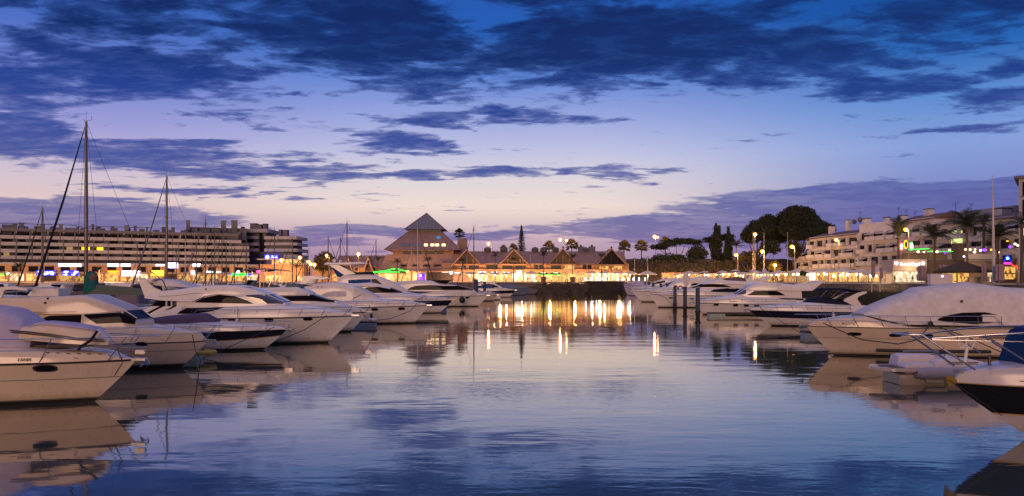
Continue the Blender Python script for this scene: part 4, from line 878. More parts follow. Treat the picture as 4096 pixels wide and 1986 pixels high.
for a in ((56, 235, 12, 4.0, 'pale hardtop cruiser just behind the second yacht, near the left edge', dict(style='fly')),
          (88, 150, 10, 4.3, 'cruiser under a slate blue cockpit cover at the far left', dict(cover=cv_sky)),
          (66, 345, 10, 3.3, 'dark covered boat left of the teal sail cover', dict(cover=cv_dark)),
          (78, 330, 9.5, 3.8, 'boat with a black canopy beneath the blue neon signs', dict(cover=cv_dark, bim=cv_dark, h=.3)),
          (92, 590, 12, 4.2, 'cruiser under a crumpled purple-grey cover behind the sail cover', dict(cover=cv_grey)),
          (56, 545, 11, 2.6, 'wooden-sided boat with square portholes behind the brow-fronted yacht', dict(style='express')),
          (60, 470, 10, 3.7, 'dark open boat with grab rails behind the sail cover', dict(cover=cv_brown)),
          (73, 470, 11, 4.0, 'boat under a dark brown cover left of the arched-window yacht', dict(cover=cv_brown)),
          (68, 190, 10, 3.9, 'boat with a curved navy canopy below the left neon sign', dict(cover=cv_navy, bim=cv_navy, h=.35)),
          (100, 250, 11, 4.4, 'boat under a mauve cover between the two blue neon signs', dict(cover=cv_pur)),
          (104, 40, 11, 4.4, 'dark covered boat at the far left below the leaf sign', dict(cover=cv_dark)),
          (108, 430, 11, 4.5, 'charcoal covered boat below the orange sign', dict(cover=cv_dark)),
          (112, 660, 11, 4.5, 'charcoal covered boat below the yellow sign', dict(cover=cv_dark)),
          (90, 830, 11, 4.2, 'boat under a dark purple cover behind the radar arch', dict(cover=cv_pur)),
          (84, 930, 13, 4.2, 'long boat under a mauve-grey cover behind the arched-window yacht', dict(cover=cv_grey)),
          (96, 1060, 12, 4.3, 'boat under a wrinkled brown cover behind the arched-window yacht', dict(cover=cv_brown)),
          (100, 1170, 11, 4.1, 'boat with grey-green cover left of the covered tall yacht', dict(cover=cv_green)),
          (112, 1130, 14, 4.6, 'big boat with a wide grey canopy before the pink sign', dict(cover=cv_brown, bim=cv_grey, h=2.0)),
          (124, 1158, 10, 4.4, 'boat with a small dark canopy right of the wide grey canopy', dict(bim=cv_dark, h=2.2)),
          (120, 700, 12, 4.2, 'white cruiser behind the arch of the arched-window yacht', dict()),
          (140, 560, 12, 4.6, 'white flybridge boat below the orange lit shop', dict(style='fly')),
          (150, 300, 12, 4.5, 'white cruiser in front of the left blue neon sign', dict()),
          (160, 60, 12, 4.5, 'white cruiser furthest to the left along the shops', dict()),
          (152, 860, 12, 4.5, 'white flybridge boat before the green and blue sign', dict(style='fly')),
          (170, 1260, 13, 4.6, 'white flybridge boat beside the fountain of street lamps', dict(style='fly')),
          (185, 1000, 12, 4.4, 'distant white cruiser under the pink shop sign', dict()),
          (200, 760, 12, 4.4, 'distant white cruiser below the bright white signs', dict()),
          (215, 1420, 13, 4.6, 'distant white flybridge boat under the green neon arch', dict(style='fly')),
          (225, 450, 12, 4.4, 'distant white cruiser below the long white sign', dict())):
    back_boat(a[0], a[1], a[2], a[3], a[4], **a[5])
for a in ((196, 2980, 14, 5.6, 'flybridge boat with a wide dark bimini before the tree bank', dict(style='fly', bim=cv_dark, h=1.6, dr=-1)),
          (214, 2860, 14, 5.6, 'flybridge boat with a thin dark bimini left of its neighbour', dict(style='fly', bim=cv_dark, h=1.4, dr=-1))):
    back_boat(a[0], a[1]+20, a[2], a[3], a[4], **a[5])
# ------------------------------------------------------------------ water, land, pontoons, piles
ORD = 'first second third fourth fifth sixth seventh eighth ninth tenth eleventh twelfth thirteenth fourteenth fifteenth sixteenth seventeenth eighteenth nineteenth twentieth'.split()
GZ = 4.3
def water_mat():
    m = bpy.data.materials.new('harbour_water'); m.use_nodes = True; t = NT(m.node_tree); t.t.nodes.clear()
    geo = t.n('ShaderNodeNewGeometry').outputs['Position']
    sp = t.n('ShaderNodeSeparateXYZ'); t.L(geo, sp.inputs[0])
    p1 = t.comb(t.math('MULTIPLY', sp.outputs[0], .42), sp.outputs[1], 0.)
    patch = t.smooth(t.noise(p1, .045, 3, .5), .42, .64, .12, 1.)           # smoother and livelier patches of surface
    n1 = t.noise(p1, .42, 3, .5, .3); n2 = t.noise(p1, 1.7, 3, .55, .4); n3 = t.noise(p1, 5.5, 2, .5)
    h = t.math('ADD', t.math('MULTIPLY', n1, .028), t.math('MULTIPLY', t.math('ADD', t.math('MULTIPLY', n2, .013), t.math('MULTIPLY', n3, .0032)), patch))
    bp = t.n('ShaderNodeBump'); bp.inputs['Strength'].default_value = 1.; bp.inputs['Distance'].default_value = .55; t.L(h, bp.inputs['Height'])
    gl = t.n('ShaderNodeBsdfGlossy'); gl.inputs['Roughness'].default_value = .035; gl.inputs['Color'].default_value = (.97, .92, .84, 1); t.L(bp.outputs[0], gl.inputs['Normal'])
    df = t.n('ShaderNodeBsdfDiffuse'); df.inputs['Color'].default_value = (.050, .068, .062, 1)
    fr = t.n('ShaderNodeFresnel'); fr.inputs['IOR'].default_value = 1.65; t.L(bp.outputs[0], fr.inputs['Normal'])
    mx = t.n('ShaderNodeMixShader'); t.L(t.math('ADD', fr.outputs[0], .17, clamp=True), mx.inputs[0]); t.L(df.outputs[0], mx.inputs[1]); t.L(gl.outputs[0], mx.inputs[2])
    o = t.n('ShaderNodeOutputMaterial'); t.L(mx.outputs[0], o.inputs[0]); return m
kind(MB().add([(-1500, -400, 0), (1500, -400, 0), (1500, 500, 0), (-1500, 500, 0)], [(0, 1, 2, 3)]).build('water', water_mat()), 'structure')
EDGE = [(-1500, 270), (-60, 272), (9.5, 288), (42.5, 289), (50, 275), (105, 168), (168, 45), (420, -380)]
paving = mat('promenade_paving', (.20, .17, .14), .8, var=.2, scale=.8)
b = MB(); top = EDGE+[(3500, -380), (3500, 4000), (-3500, 4000), (-3500, 270)]; n = len(top)
b.add([(x, y, GZ) for x, y in top]+[(x, y, -2) for x, y in top], [tuple(range(n))]+[(i, i+n, (i+1) % n+n, (i+1) % n) for i in range(n)]); kind(b.build('promenade', paving), 'structure')
def stone(name, c1, c2):
    m = bpy.data.materials.new(name); m.use_nodes = True; t = NT(m.node_tree); bs = t.t.nodes['Principled BSDF']
    tc = t.n('ShaderNodeTexCoord').outputs['Object']; sp = t.n('ShaderNodeSeparateXYZ'); t.L(tc, sp.inputs[0])
    nz = t.noise(tc, .9, 6, .65); bk_ = t.n('ShaderNodeTexBrick'); t.L(t.comb(t.math('ADD', sp.outputs[0], sp.outputs[1]), sp.outputs[2], 0.), bk_.inputs['Vector']); bk_.inputs['Scale'].default_value = 1.; bk_.inputs['Brick Width'].default_value = 1.6; bk_.inputs['Row Height'].default_value = .62; bk_.inputs['Mortar Size'].default_value = .035; bk_.inputs['Color1'].default_value = (1, 1, 1, 1); bk_.inputs['Color2'].default_value = (.72, .7, .68, 1); bk_.inputs['Mortar'].default_value = (.35, .33, .3, 1); st = t.ramp(nz, [(.3, c2), (.52, c1), (.75, tuple(x*1.35 for x in c1[:3])+(1,))])
    edge = t.math('ADD', sp.outputs[2], t.math('MULTIPLY', t.math('SUBTRACT', t.noise(tc, .5, 5, .7), .5), 1.6))   # weed and tide stain below the high-water mark
    t.L(t.mix(t.smooth(edge, 1.9, 2.7), (.012, .012, .010, 1), t.mix(1., st, bk_.outputs[0], 'MULTIPLY')), bs.inputs['Base Color']); bs.inputs['Roughness'].default_value = .85
    bp = t.n('ShaderNodeBump'); bp.inputs['Distance'].default_value = .2; t.L(nz, bp.inputs['Height']); t.L(bp.outputs[0], bs.inputs['Normal']); return m
qst = stone('stained_quay_stone', (.17, .14, .125, 1), (.06, .05, .05, 1)); conc = mat('pale_concrete', (.42, .38, .35), .8, var=.12, scale=1.)
def quay_wall(pts, lab, m=qst, th=.5, hi=GZ+.02):
    b = MB()
    for (x0, y0), (x1, y1) in zip(pts, pts[1:]):
        u = Vector((x1-x0, y1-y0, 0)).normalized(); nn = Vector((u.y, -u.x, 0)); n_ = 8
        a, c = Vector((x0, y0, 0)), Vector((x1, y1, 0)); L = (c-a).length; k = max(1, int(L/6))
        for i in range(k):
            p, q = a+u*(L*i/k), a+u*(L*(i+1)/k)
            b.add([p+nn*.15+Vector((0, 0, -1)), q+nn*.15+Vector((0, 0, -1)), q+nn*.15+Vector((0, 0, hi-.35)), p+nn*.15+Vector((0, 0, hi-.35))], [(0, 1, 2, 3)])
            b.add([p+nn*.32+Vector((0, 0, hi-.35)), q+nn*.32+Vector((0, 0, hi-.35)), q+nn*.32+Vector((0, 0, hi)), p+nn*.32+Vector((0, 0, hi)), p-nn*.5+Vector((0, 0, hi)), q-nn*.5+Vector((0, 0, hi)), p+nn*.15+Vector((0, 0, hi-.35)), q+nn*.15+Vector((0, 0, hi-.35))], [(0, 1, 2, 3), (3, 2, 5, 4), (6, 7, 1, 0)], 1)
    return tag(b.build('quay_wall', [m, conc]), lab, 'quay wall')
quay_wall(EDGE[4:8], 'stained stone quay wall running along the right-hand promenade'); quay_wall(EDGE[1:3], 'pale quay wall below the gabled arcade, left of the rocks'); quay_wall(EDGE[0:2], 'long quay wall below the shops of the terraced apartments')
dk = mat('dark_basalt', (.022, .018, .018), .9, var=.4, scale=.5)
b = MB().b2((PX(2345, 287), 286.4, -1), (PX(2496, 287), 289.6, GZ+.05)); b.b2((PX(2340, 287), 286.1, GZ+.05), (PX(2498, 287), 289.8, GZ+.3), 1)
tag(b.build('quay_wall', [dk, mat('black_coping', (.03, .028, .03), .7)]), 'black projecting quay wall under the row of white light posts', 'quay wall')
rocks = MB(); rr = random.Random(3)
for i in range(210):
    u = rr.random(); px = 2160+185*u+rr.uniform(-6, 6); h = rr.random(); y = 287.5-h*4.5; z = (1-h)*3.4-.2; s = rr.uniform(.5, 1.25); x = PX(px, y)
    o = [Vector((rr.uniform(.7, 1.1)*sx, rr.uniform(.7, 1.1)*sy, rr.uniform(.5, .9)*sz))*s for sx in (-1, 1) for sy in (-1, 1) for sz in (-1, 1)]
    R = Matrix.Rotation(rr.uniform(0, 3), 3, 'Z')@Matrix.Rotation(rr.uniform(-.5, .5), 3, 'X'); rocks.add([Vector((x, y, z))+R@v for v in o], [(0,1,3,2),(4,6,7,5),(0,4,5,1),(2,3,7,6),(0,2,6,4),(1,5,7,3)])
for i in range(40):
    px = 2492+rr.random()*60; y = 286+rr.uniform(-3, 1); s = rr.uniform(.5, 1.2); o = [Vector((rr.uniform(.7, 1.1)*sx, rr.uniform(.7, 1.1)*sy, rr.uniform(.5, .9)*sz))*s for sx in (-1, 1) for sy in (-1, 1) for sz in (-1, 1)]
    rocks.add([Vector((PX(px, y), y, rr.uniform(-.2, 2.2)))+v for v in o], [(0,1,3,2),(4,6,7,5),(0,4,5,1),(2,3,7,6),(0,2,6,4),(1,5,7,3)])
o = rocks.build('rock_embankment', mat('wet_rock', (.045, .036, .033), .85, var=.5, scale=.7, bump=.5, bscale=3)); kind(o, 'stuff'); tag(o, 'dark tumbled boulders at the foot of the far quay', 'rocks')
# floating pontoons
wood = mat('weathered_planks', (.13, .095, .08), .8, var=.25, scale=4); flo = mat('green_grey_float', (.30, .36, .33), .6, var=.1); flb = mat('pale_blue_float', (.22, .30, .40), .6, var=.1)
def pontoon(x0, x1, y0, y1, lab, fm=flo, gap=2.6, fl=2.2, fh=.42, group='floating pontoons'):
    r = thing('pontoon', lab, 'pontoon', ((x0+x1)/2, (y0+y1)/2, 0), 0, group); hx, hy = (x1-x0)/2, (y1-y0)/2
    MB().b2((-hx, -hy, .46), (hx, hy, .58)).build('deck', wood, r); MB().b2((-hx-.04, -hy-.04, .40), (hx+.04, -hy+.08, .54)).b2((-hx-.04, hy-.08, .40), (hx+.04, hy+.04, .54)).build('fender_rail', stripe, r)
    along = hx > hy; L = hx if along else hy; n = max(2, int(2*L/(gap+fl))); b = None
    for i in range(min(n, 26)):
        c = -L+fl/2+(2*L-fl)*i/(min(n, 26)-1); b = MB()
        if along: b.b2((c-fl/2, -hy, -.3), (c+fl/2, hy, .40))
        else: b.b2((-hx, c-fl/2, -.3), (hx, c+fl/2, .40))
        b.build('float', fm, r)
    return r
pontoon(-32.4, -30.2, 18, 246, 'long main pontoon at the sterns of the left-hand boats'); pontoon(44.5, 47, 30, 235, 'long main pontoon at the sterns of the right-hand boats')
for px, y, lab, fm in ((800, 47.5, 'finger pontoon with a yellow bumper between the second and third boats', flo), (1503, 81.5, 'blue finger pontoon ahead of the covered tall yacht', flb), (1785, 121.5, 'blue finger pontoon under the navy express cruiser', flb)):
    pontoon(-30.1, PX(px, y), y-.6, y+.6, lab, fm)
for px, y, lab in ((2832, 103.5, 'finger pontoon with pale green floats beneath the yacht with four portholes'), (3212, 66, 'finger pontoon with pale end float behind the tent-covered yacht bow'), (2715, 138, 'finger pontoon beside the yacht with a radar dome'), (2640, 168, 'furthest finger pontoon of the right row')):
    pontoon(PX(px, y), 44.4, y-.6, y+.6, lab, flo)
y = 47.3; e = PX(800, y); b = MB(); b.tube([(e+.1, y-.5, .48), (e+.75, y-.45, .46), (e+.95, y, .46), (e+.75, y+.45, .46), (e+.1, y+.5, .48)], .14, 8); tag(b.build('corner_bumper', mat('yellow_foam', (.50, .34, .04), .6)), 'yellow rounded bumper on the end of a left finger pontoon', 'bumper')
y = 80.6; tag(MB().tube([(PX(1466, y), y, .75), (PX(1506, y), y, .75)], .2, 10).build('roller_fender', cv_white), 'white roller fender on the blue finger pontoon', 'fender')
pile_m = mat('blue_steel_pile', (.018, .024, .055), .45, var=.25, scale=1.5); pile_w = mat('weeded_pile_foot', (.02, .018, .014), .9); cap_m = mat('brass_pile_cap', (.30, .22, .08), .5)
def pile(px, d, top, r, lab, cap=False):
    t = thing('mooring_pile', lab, 'mooring pile', (PX(px, d), d, 0), 0, 'steel mooring piles'); MB().lathe((0, 0, 0), [(r, .7), (r, top-.06), (r*.9, top)], 14).build('shaft', pile_m, t, 50)
    MB().lathe((0, 0, 0), [(r*1.02, -2), (r*1.03, .5), (r*1.01, .72)], 14).build('tide_zone', pile_w, t, 50)
    if cap: MB().lathe((0, 0, 0), [(r*1.05, top-.12), (r*1.05, top+.02), (r*.5, top+.06)], 14).build('cap', cap_m, t)
    MB().lathe((0, 0, 0), [(r+.12, .62), (r+.14, .74), (r+.12, .86)], 14).build('guide_ring', dkmetal, t)
    return t
pile(2791, 101.6, 4.05, .29, 'nearest tall dark blue mooring pile with a brass rim, right of centre', True); pile(2740, 119, 4.0, .30, 'middle one of the three tall dark blue mooring piles'); pile(2700, 135, 4.05, .28, 'leftmost of the three tall dark blue mooring piles')
for i, (px, d, t_) in enumerate(((2669, 172, 4.3), (2644, 182, 4.1), (2613, 210, 4.3), (2596, 232, 4.5), (2580, 244, 4.4), (2566, 256, 4.4))):
    pile(px, d, t_, .36, ['short blue pile with yellowish rim in front of a white bow', 'blue pile next left of the yellowish-rimmed one', 'blue pile in front of the white rail, fourth from right', 'third blue pile from the left end of the short row', 'second blue pile from the left end of the short row', 'leftmost pile of the short blue row'][i], i == 0)
pile(1904, 150, 5.1, .42, 'dark blue mooring pile behind the yacht with a blue fender'); pile(1938, 205, 4.6, .40, 'small dark pile among the furthest boats of the left row')
# fenders, lines and lifebuoys
def fender(p, r, m, lab, ball=True, rope_to=None):
    t = thing('fender', lab, 'fender', p); b = MB()
    if ball: b.sphere((0, 0, 0), r, 12, 0, 1.1)
    else: b.lathe((0, 0, 0), [(.03, -r*2.2), (r*.9, -r*1.8), (r, 0), (r*.9, r*1.8), (.03, r*2.2)], 10)
    b.build('float_body', m, t, 60)
    if rope_to: MB().tube([(0, 0, r), rope_to], .02, 4).build('rope', rope, t)
fender(wpt(GG, 1849, 1198)+Vector((0, -.5, -.1)), .58, navy, 'round dark blue fender hanging at the long white yacht bow', True, (-.1, .35, 2.2))
for px, py, s_, lab in ((953, 1228, AA, 'slim white fender on the rail of the arched-window yacht'),):
    fender(wpt(s_, px, 1290)+Vector((0, -.25, 0)), .14, cv_white, lab, False, (0, .2, 1.1))
fender(P(2050, 1244, 82), .2, navy, 'small blue fender floating at the left finger pontoon', True) if 0 else None
def line(pts, lab, r=.028, sag=0.):
    P0 = []
    for (a, c) in zip(pts, pts[1:]):
        for k in range(8): q = k/8; p = a.lerp(c, q); p = p-Vector((0, 0, sag*4*q*(1-q))); P0.append(p)
    P0.append(pts[-1]); tag(MB().tube(P0, r, 5).build('mooring_line', rope), lab, 'rope', 'mooring lines')
w = wpt
for px, s_, py, m, lab in ((700, CC, 1352, cv_navy, 'navy sausage fender on the dark-striped sports boat'), (1150, AA, 1312, cv_white, 'white sausage fender midway along the arched-window yacht'), (1380, EE, 1240, navy, 'dark fender high on the covered tall yacht, near its boarding rail'), (1486, EE, 1266, navy, 'dark fender low on the covered tall yacht, above the blue pontoon'), (1350, DD, 1262, cv_white, 'white sausage fender on the wrap-round windscreen yacht'), (1700, GG, 1204, cv_white, 'white sausage fender on the long white yacht'), (3120, OO, 1222, cv_white, 'white sausage fender aft on the four-porthole yacht'), (2860, QQ, 1194, navy, 'dark fender on the radar-dome yacht'), (3330, NN, 1262, cv_white, 'white sausage fender on the navy-sided sports cruiser')):
    H_ = s_['H']; d_ = s_['d']; hx = abs(PX(px, d_-.45*s_['B'])-s_['root'].location.x); z_ = PZ(py, d_-.45*s_['B']); sd = H_.side(min(hx, H_.L*.9), max(.2, z_))
    fender(Vector((PX(px, d_-sd), d_-sd-.17, z_)), .15, m, lab, False, (0, .12, max(.3, H_.zs(hx/H_.L)-z_+.1)))
line([w(MM, 3290, 1293)+Vector((0, -.1, 0)), w(MM, 3430, 1357)+Vector((0, -.5, 0)), w(MM, 3575, 1374)+Vector((0, -.6, 0)), w(MM, 3650, 1355)+Vector((0, -.7, 0)), w(MM, 3712, 1297)+Vector((0, -.3, 0))], 'dark rope looped along the side of the tent-covered yacht', .035)
line([w(MM, 3714, 1297)+Vector((0, -.3, 0)), w(MM, 3860, 1352)+Vector((0, -.6, 0)), w(MM, 4000, 1420)+Vector((0, -1, 0))], 'dark rope running aft from the tent-covered yacht', .035)
tag(MB().sphere(w(MM, 3714, 1293)+Vector((0, -.25, 0)), .15, 8).sphere(w(MM, 3706, 1299)+Vector((0, -.3, 0)), .11, 7).sphere(w(MM, 3722, 1303)+Vector((0, -.3, 0)), .10, 7).build('rope_coil', rope), 'dark coil of rope hung on the tent-covered yacht rail', 'rope')
line([w(AA, 1310, 1262), w(AA, 1230, 1318)+Vector((0, -1, 0)), w(AA, 1130, 1362)+Vector((0, -2, 0))], 'slack dark rope from the arched-window yacht bow', .03)
line([w(EE, 1668, 1214), w(EE, 1640, 1245), w(EE, 1560, 1276), w(EE, 1500, 1283)], 'slack rope hanging along the covered tall yacht', .035); line([w(OO, 2795, 1206), w(OO, 2762, 1250), P(2792, 1262, 101.2)], 'rope between the four-porthole yacht and a pile', .03)
line([w(TAN, 470, 1402), w(TAN, 505, 1446)+Vector((0, -.25, 0)), w(TAN, 470, 1500)+Vector((0, -.2, 0))], 'dark rope hanging from the bow of the nearest left yacht', .02)
line([w(BB, 770, 1340), w(BB, 800, 1400)+Vector((0, -.6, 0)), P(802, 1440, 47.2)], 'bow rope from the brow-fronted yacht to its finger pontoon', .025); line([w(CC, 1100, 1308), w(CC, 1010, 1350)+Vector((0, -.5, 0)), P(804, 1438, 47.8)], 'long rope from the dark-striped sports boat to the pontoon', .025)
line([w(DD, 1440, 1240), w(DD, 1470, 1275)+Vector((0, -.3, 0)), P(1504, 1296, 81.2)], 'bow rope of the wrap-round windscreen yacht', .03); line([w(GG, 1900, 1172), w(GG, 1850, 1205)+Vector((0, -.4, 0)), P(1788, 1238, 122)], 'bow rope of the long white yacht', .035); line([w(NN, 3040, 1232), w(NN, 3110, 1280)+Vector((0, -.4, 0)), P(3214, 1340, 66.3)], 'bow rope of the navy-sided sports cruiser', .028)
line([w(FF, 1700, 1184), w(FF, 1660, 1205)], 'short rope at the bow of the navy express cruiser', .04); line([P(3780, 1515, 24)+Vector((0, -.2, 0)), P(4010, 1665, 23.4)], 'taut line down the stem of the black-hulled boat', .012)
line([w(QQ, 2620, 1176), w(QQ, 2660, 1190), P(2700, 1230, 134.6)], 'rope between the radar-dome yacht and a pile', .035)
red = mat('red_lifebuoy', (.30, .02, .03), .5)
for px, lab in ((2703, 'red lifebuoy on the rail, left of the pair'), (2722, 'red lifebuoy on the rail, right of the pair')):
    c = P(px, 1154, 150); b = MB(); b.tube([c+Vector((.42*cos(k*pi/8), 0, .46*sin(k*pi/8))) for k in range(17)], .11, 8); tag(b.build('lifebuoy', red), lab, 'lifebuoy', 'red lifebuoys')
c = P(2745, 1119, 146); b = MB(); b.loft([[(c.x+s_*hw*cos(a), c.y+.10*sin(a), c.z+z) for a in [k*pi/6 for k in range(12)] for s_ in (1,)] for z, hw in ((-1.25, .15), (-1.0, .5), (-.4, .72), (.3, .74), (.9, .55), (1.25, .18))]); b.tube([(c.x, c.y, c.z-1.2), (c.x, c.y, c.z-2.2)], .05, 6); tag(b.build('paddleboard', cv_white, None, 50), 'upright white oval board standing on a deck behind the piles', 'board')
# flag at the tent-covered yacht's stern
t = thing('ensign', 'green and red flag on a staff at the tent-covered yacht stern', 'flag', P(4085, 1290, 52)); MB().tube([(0, 0, -.6), (.12, 0, .9)], .02, 5).build('staff', steel, t)
MB().grid([[(.10+.06*k-.03*j, .06*sin(k*1.3+j*.4), .75-.13*j-.06*k) for k in range(5)] for j in range(7)]).build('flag_cloth', mat('green_flag', (.01, .12, .04), .8), t); MB().grid([[(.34+.06*k-.03*j, .06*sin(k*1.3+j*.4+1), .53-.13*j-.06*k) for k in range(5)] for j in range(7)]).build('flag_cloth', mat('red_flag', (.30, .02, .015), .8), t)
# grill and boxes on the tent-covered yacht's aft deck
c = P(3968, 1276, 48.6); tag(MB().box(c, (1.55, .6, .42)).box(c+Vector((0, 0, .24)), (1.65, .66, .06), 1).build('deck_locker', [seat, gel]), 'white locker with small printed marks on the yacht aft deck', 'locker')
c = P(3966, 1232, 48.8); b = MB(); b.tube([c+Vector((0, 0, -.3)), c+Vector((0, 0, .25))], .05, 8); b.sphere(c+Vector((0, 0, .28)), .09, 8); tag(b.build('stern_light', dkmetal), 'small dark lantern post above the white deck locker', 'lamp')
# ------------------------------------------------------------------ buildings round the basin
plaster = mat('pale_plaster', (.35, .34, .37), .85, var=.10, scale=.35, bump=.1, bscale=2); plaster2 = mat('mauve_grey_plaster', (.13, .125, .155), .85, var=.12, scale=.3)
whitew = mat('white_render', (.62, .58, .57), .85, var=.08, scale=.4); pinkr = mat('salmon_render', (.44, .25, .14), .85, var=.1, scale=.4); roofm = mat('clay_roof_tiles', (.17, .10, .085), .85, var=.2, scale=1.2, bump=.5, bscale=6)
pyr_m = mat('pinkish_shingle_roof', (.27, .17, .15), .85, var=.16, scale=.7, bump=.35, bscale=3); dkroof = mat('dark_slate_roof', (.10, .085, .085), .8, var=.2, scale=.8); slate = mat('blue_grey_metal_roof', (.15, .15, .18), .45, var=.1)
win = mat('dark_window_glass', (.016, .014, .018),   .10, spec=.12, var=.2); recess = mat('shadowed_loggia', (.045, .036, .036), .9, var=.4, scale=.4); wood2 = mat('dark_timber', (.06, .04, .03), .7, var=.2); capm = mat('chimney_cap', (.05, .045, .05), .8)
orange = lin(255, 150, 50); warm = lin(255, 205, 130); cool = lin(225, 230, 255)
g_lamp = glow('sodium_lamp_globe', lin(255, 146, 36), 3.6); g_bulb = glow('lamp_bulb', lin(255, 214, 140), 30.); g_warm = glow('warm_bulb', lin(255, 214, 140), 14.); g_white = glow('white_sign_light', lin(240, 238, 255), 3.2); g_yel = glow('yellow_lit_glass', lin(255, 196, 30), 2.2); g_cream = glow('cream_lit_glass', lin(255, 228, 170), 1.6)
g_dim = glow('dim_curtained_light', lin(200, 160, 100), .55); g_green = glow('green_neon', lin(20, 255, 70), 2.2); g_blue = glow('blue_neon', lin(30, 40, 255), 4.); g_purple = glow('purple_neon', lin(120, 50, 255), 3.5); g_pink = glow('pink_sign', lin(255, 70, 190), 2.2); g_org = glow('orange_sign', lin(255, 130, 20), 2.4); g_red = glow('red_neon', lin(255, 60, 40), 3.)
g_led = glow('bluish_light_post', lin(215, 210, 255), 12.)
int_w = [lit_interior('warm_interior_%s' % k, lin(255, 190, 96), lin(170, 84, 30), lin(40, 20, 12), s, sc, i) for i, (k, s, sc) in enumerate((('bar', .9, .9), ('cafe', .9, 1.2), ('shop', 1.0, .8)))]
int_c = [lit_interior('bright_interior_%s' % k, lin(255, 236, 196), lin(235, 180, 110), lin(120, 90, 60), s, sc, i+5) for i, (k, s, sc) in enumerate((('boutique', 1.25, .7), ('store', .95, 1.1)))]
int_d = [lit_interior('dim_interior_%s' % k, lin(255, 190, 100), lin(90, 50, 24), lin(18, 10, 8), s, sc, i+9) for i, (k, s, sc) in enumerate((('bistro', .9, 1.5), ('lounge', .6, 1.1)))]
class Facade:
    """a wall line on the ground; local x runs along it, y into the building, z up"""
    def __init__(s, A, Bp):
        s.A = Vector((A[0], A[1])); v = Vector(Bp)-s.A; s.L = v.length; s.th = math.atan2(v.y, v.x); s.u = v/s.L; s.n = Vector((-s.u.y, s.u.x))
    def hit(s, px, y=0.):
        k = (px-CX)/F; return (k*(s.A.y+y*s.n.y)-s.A.x-y*s.n.x)/(s.u.x-k*s.u.y)
    def d(s, t, y=0.): return s.A.y+t*s.u.y+y*s.n.y
    def at(s, px, py, y=0.): t = s.hit(px, y); return t, PZ(py, s.d(t, y))
    def root(s, name, lab, cat, t=0., y=0., z=0., group=None): p = s.A+s.u*t+s.n*y; return thing(name, lab, cat, (p.x, p.y, z), s.th, group)
def chimney(parent, x, y, z0, z1, w=1.2, dp=1.2, m=None): return MB().b2((x-w/2, y-dp/2, z0), (x+w/2, y+dp/2, z1-.25)).b2((x-w/2-.12, y-dp/2-.12, z1-.25), (x+w/2+.12, y+dp/2+.12, z1), 1).build('chimney', [m or plaster2, capm], parent)

# --- long terraced apartments on the left
HF = Facade((-190, 277), (-110, 316)); HL = HF.L; rr = random.Random(11)
R = HF.root('apartment_block', 'long terraced apartment block with stacked balconies above the left shops', 'apartment building')
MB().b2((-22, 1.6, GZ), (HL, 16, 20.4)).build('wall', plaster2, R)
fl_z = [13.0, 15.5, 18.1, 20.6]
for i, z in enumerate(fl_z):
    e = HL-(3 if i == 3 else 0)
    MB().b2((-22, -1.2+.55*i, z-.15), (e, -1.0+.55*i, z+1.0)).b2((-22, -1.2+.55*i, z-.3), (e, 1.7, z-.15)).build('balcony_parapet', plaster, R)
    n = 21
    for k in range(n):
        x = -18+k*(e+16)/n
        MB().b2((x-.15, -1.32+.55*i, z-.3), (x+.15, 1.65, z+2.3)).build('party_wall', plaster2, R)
        if k % 1 == 0 and k < n-1 and rr.random() < .9:
            w_ = rr.uniform(1.8, 3.4); x0 = x+rr.uniform(.4, 1.)
            lit = i == 1 and k in (9, 10)
            MB().b2((x0, 1.50, z+.75), (x0+w_, 1.58, z+2.2)).build('window', g_yel if lit else g_dim if rr.random() < .10 else (win if rr.random() < .75 else recess), R)
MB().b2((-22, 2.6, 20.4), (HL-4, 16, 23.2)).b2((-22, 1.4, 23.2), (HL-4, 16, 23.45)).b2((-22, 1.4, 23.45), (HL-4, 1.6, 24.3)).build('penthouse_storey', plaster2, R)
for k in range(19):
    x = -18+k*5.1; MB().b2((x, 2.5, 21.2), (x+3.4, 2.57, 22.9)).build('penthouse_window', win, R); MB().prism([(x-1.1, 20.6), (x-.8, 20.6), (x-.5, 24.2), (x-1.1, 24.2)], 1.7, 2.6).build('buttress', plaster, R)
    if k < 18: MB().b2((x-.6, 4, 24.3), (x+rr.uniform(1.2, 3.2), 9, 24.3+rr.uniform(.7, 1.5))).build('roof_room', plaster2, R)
for k in range(26): chimney(R, -20+k*4.2+rr.uniform(-1.4, 1.4), rr.uniform(3, 8), 24, 25.3+rr.uniform(0, 1.8), rr.uniform(.7, 1.6), 1.)
MB().b2((-10, 4.5, 26.1), (26, 5., 26.3)).b2((30, 5.2, 25.9), (52, 5.6, 26.1)).build('pergola_beam', dkroof, R)
t0, zz = HF.at(752, 886, 8); t1, z1 = HF.at(985, 896, 8); MB().b2((t0, 8, 22), (t1, 18, 26.6)).b2((t0-.3, 7.6, 26.6), (t1+.3, 18, 27)).build('upper_storey', plaster2, R)
for a, c in ((746, 760), (885, 904), (927, 950)): t0, _ = HF.at(a, 882, 7.5); t1, z1 = HF.at(c, 883, 7.5); chimney(R, (t0+t1)/2, 8., 24, z1, t1-t0, 2.)
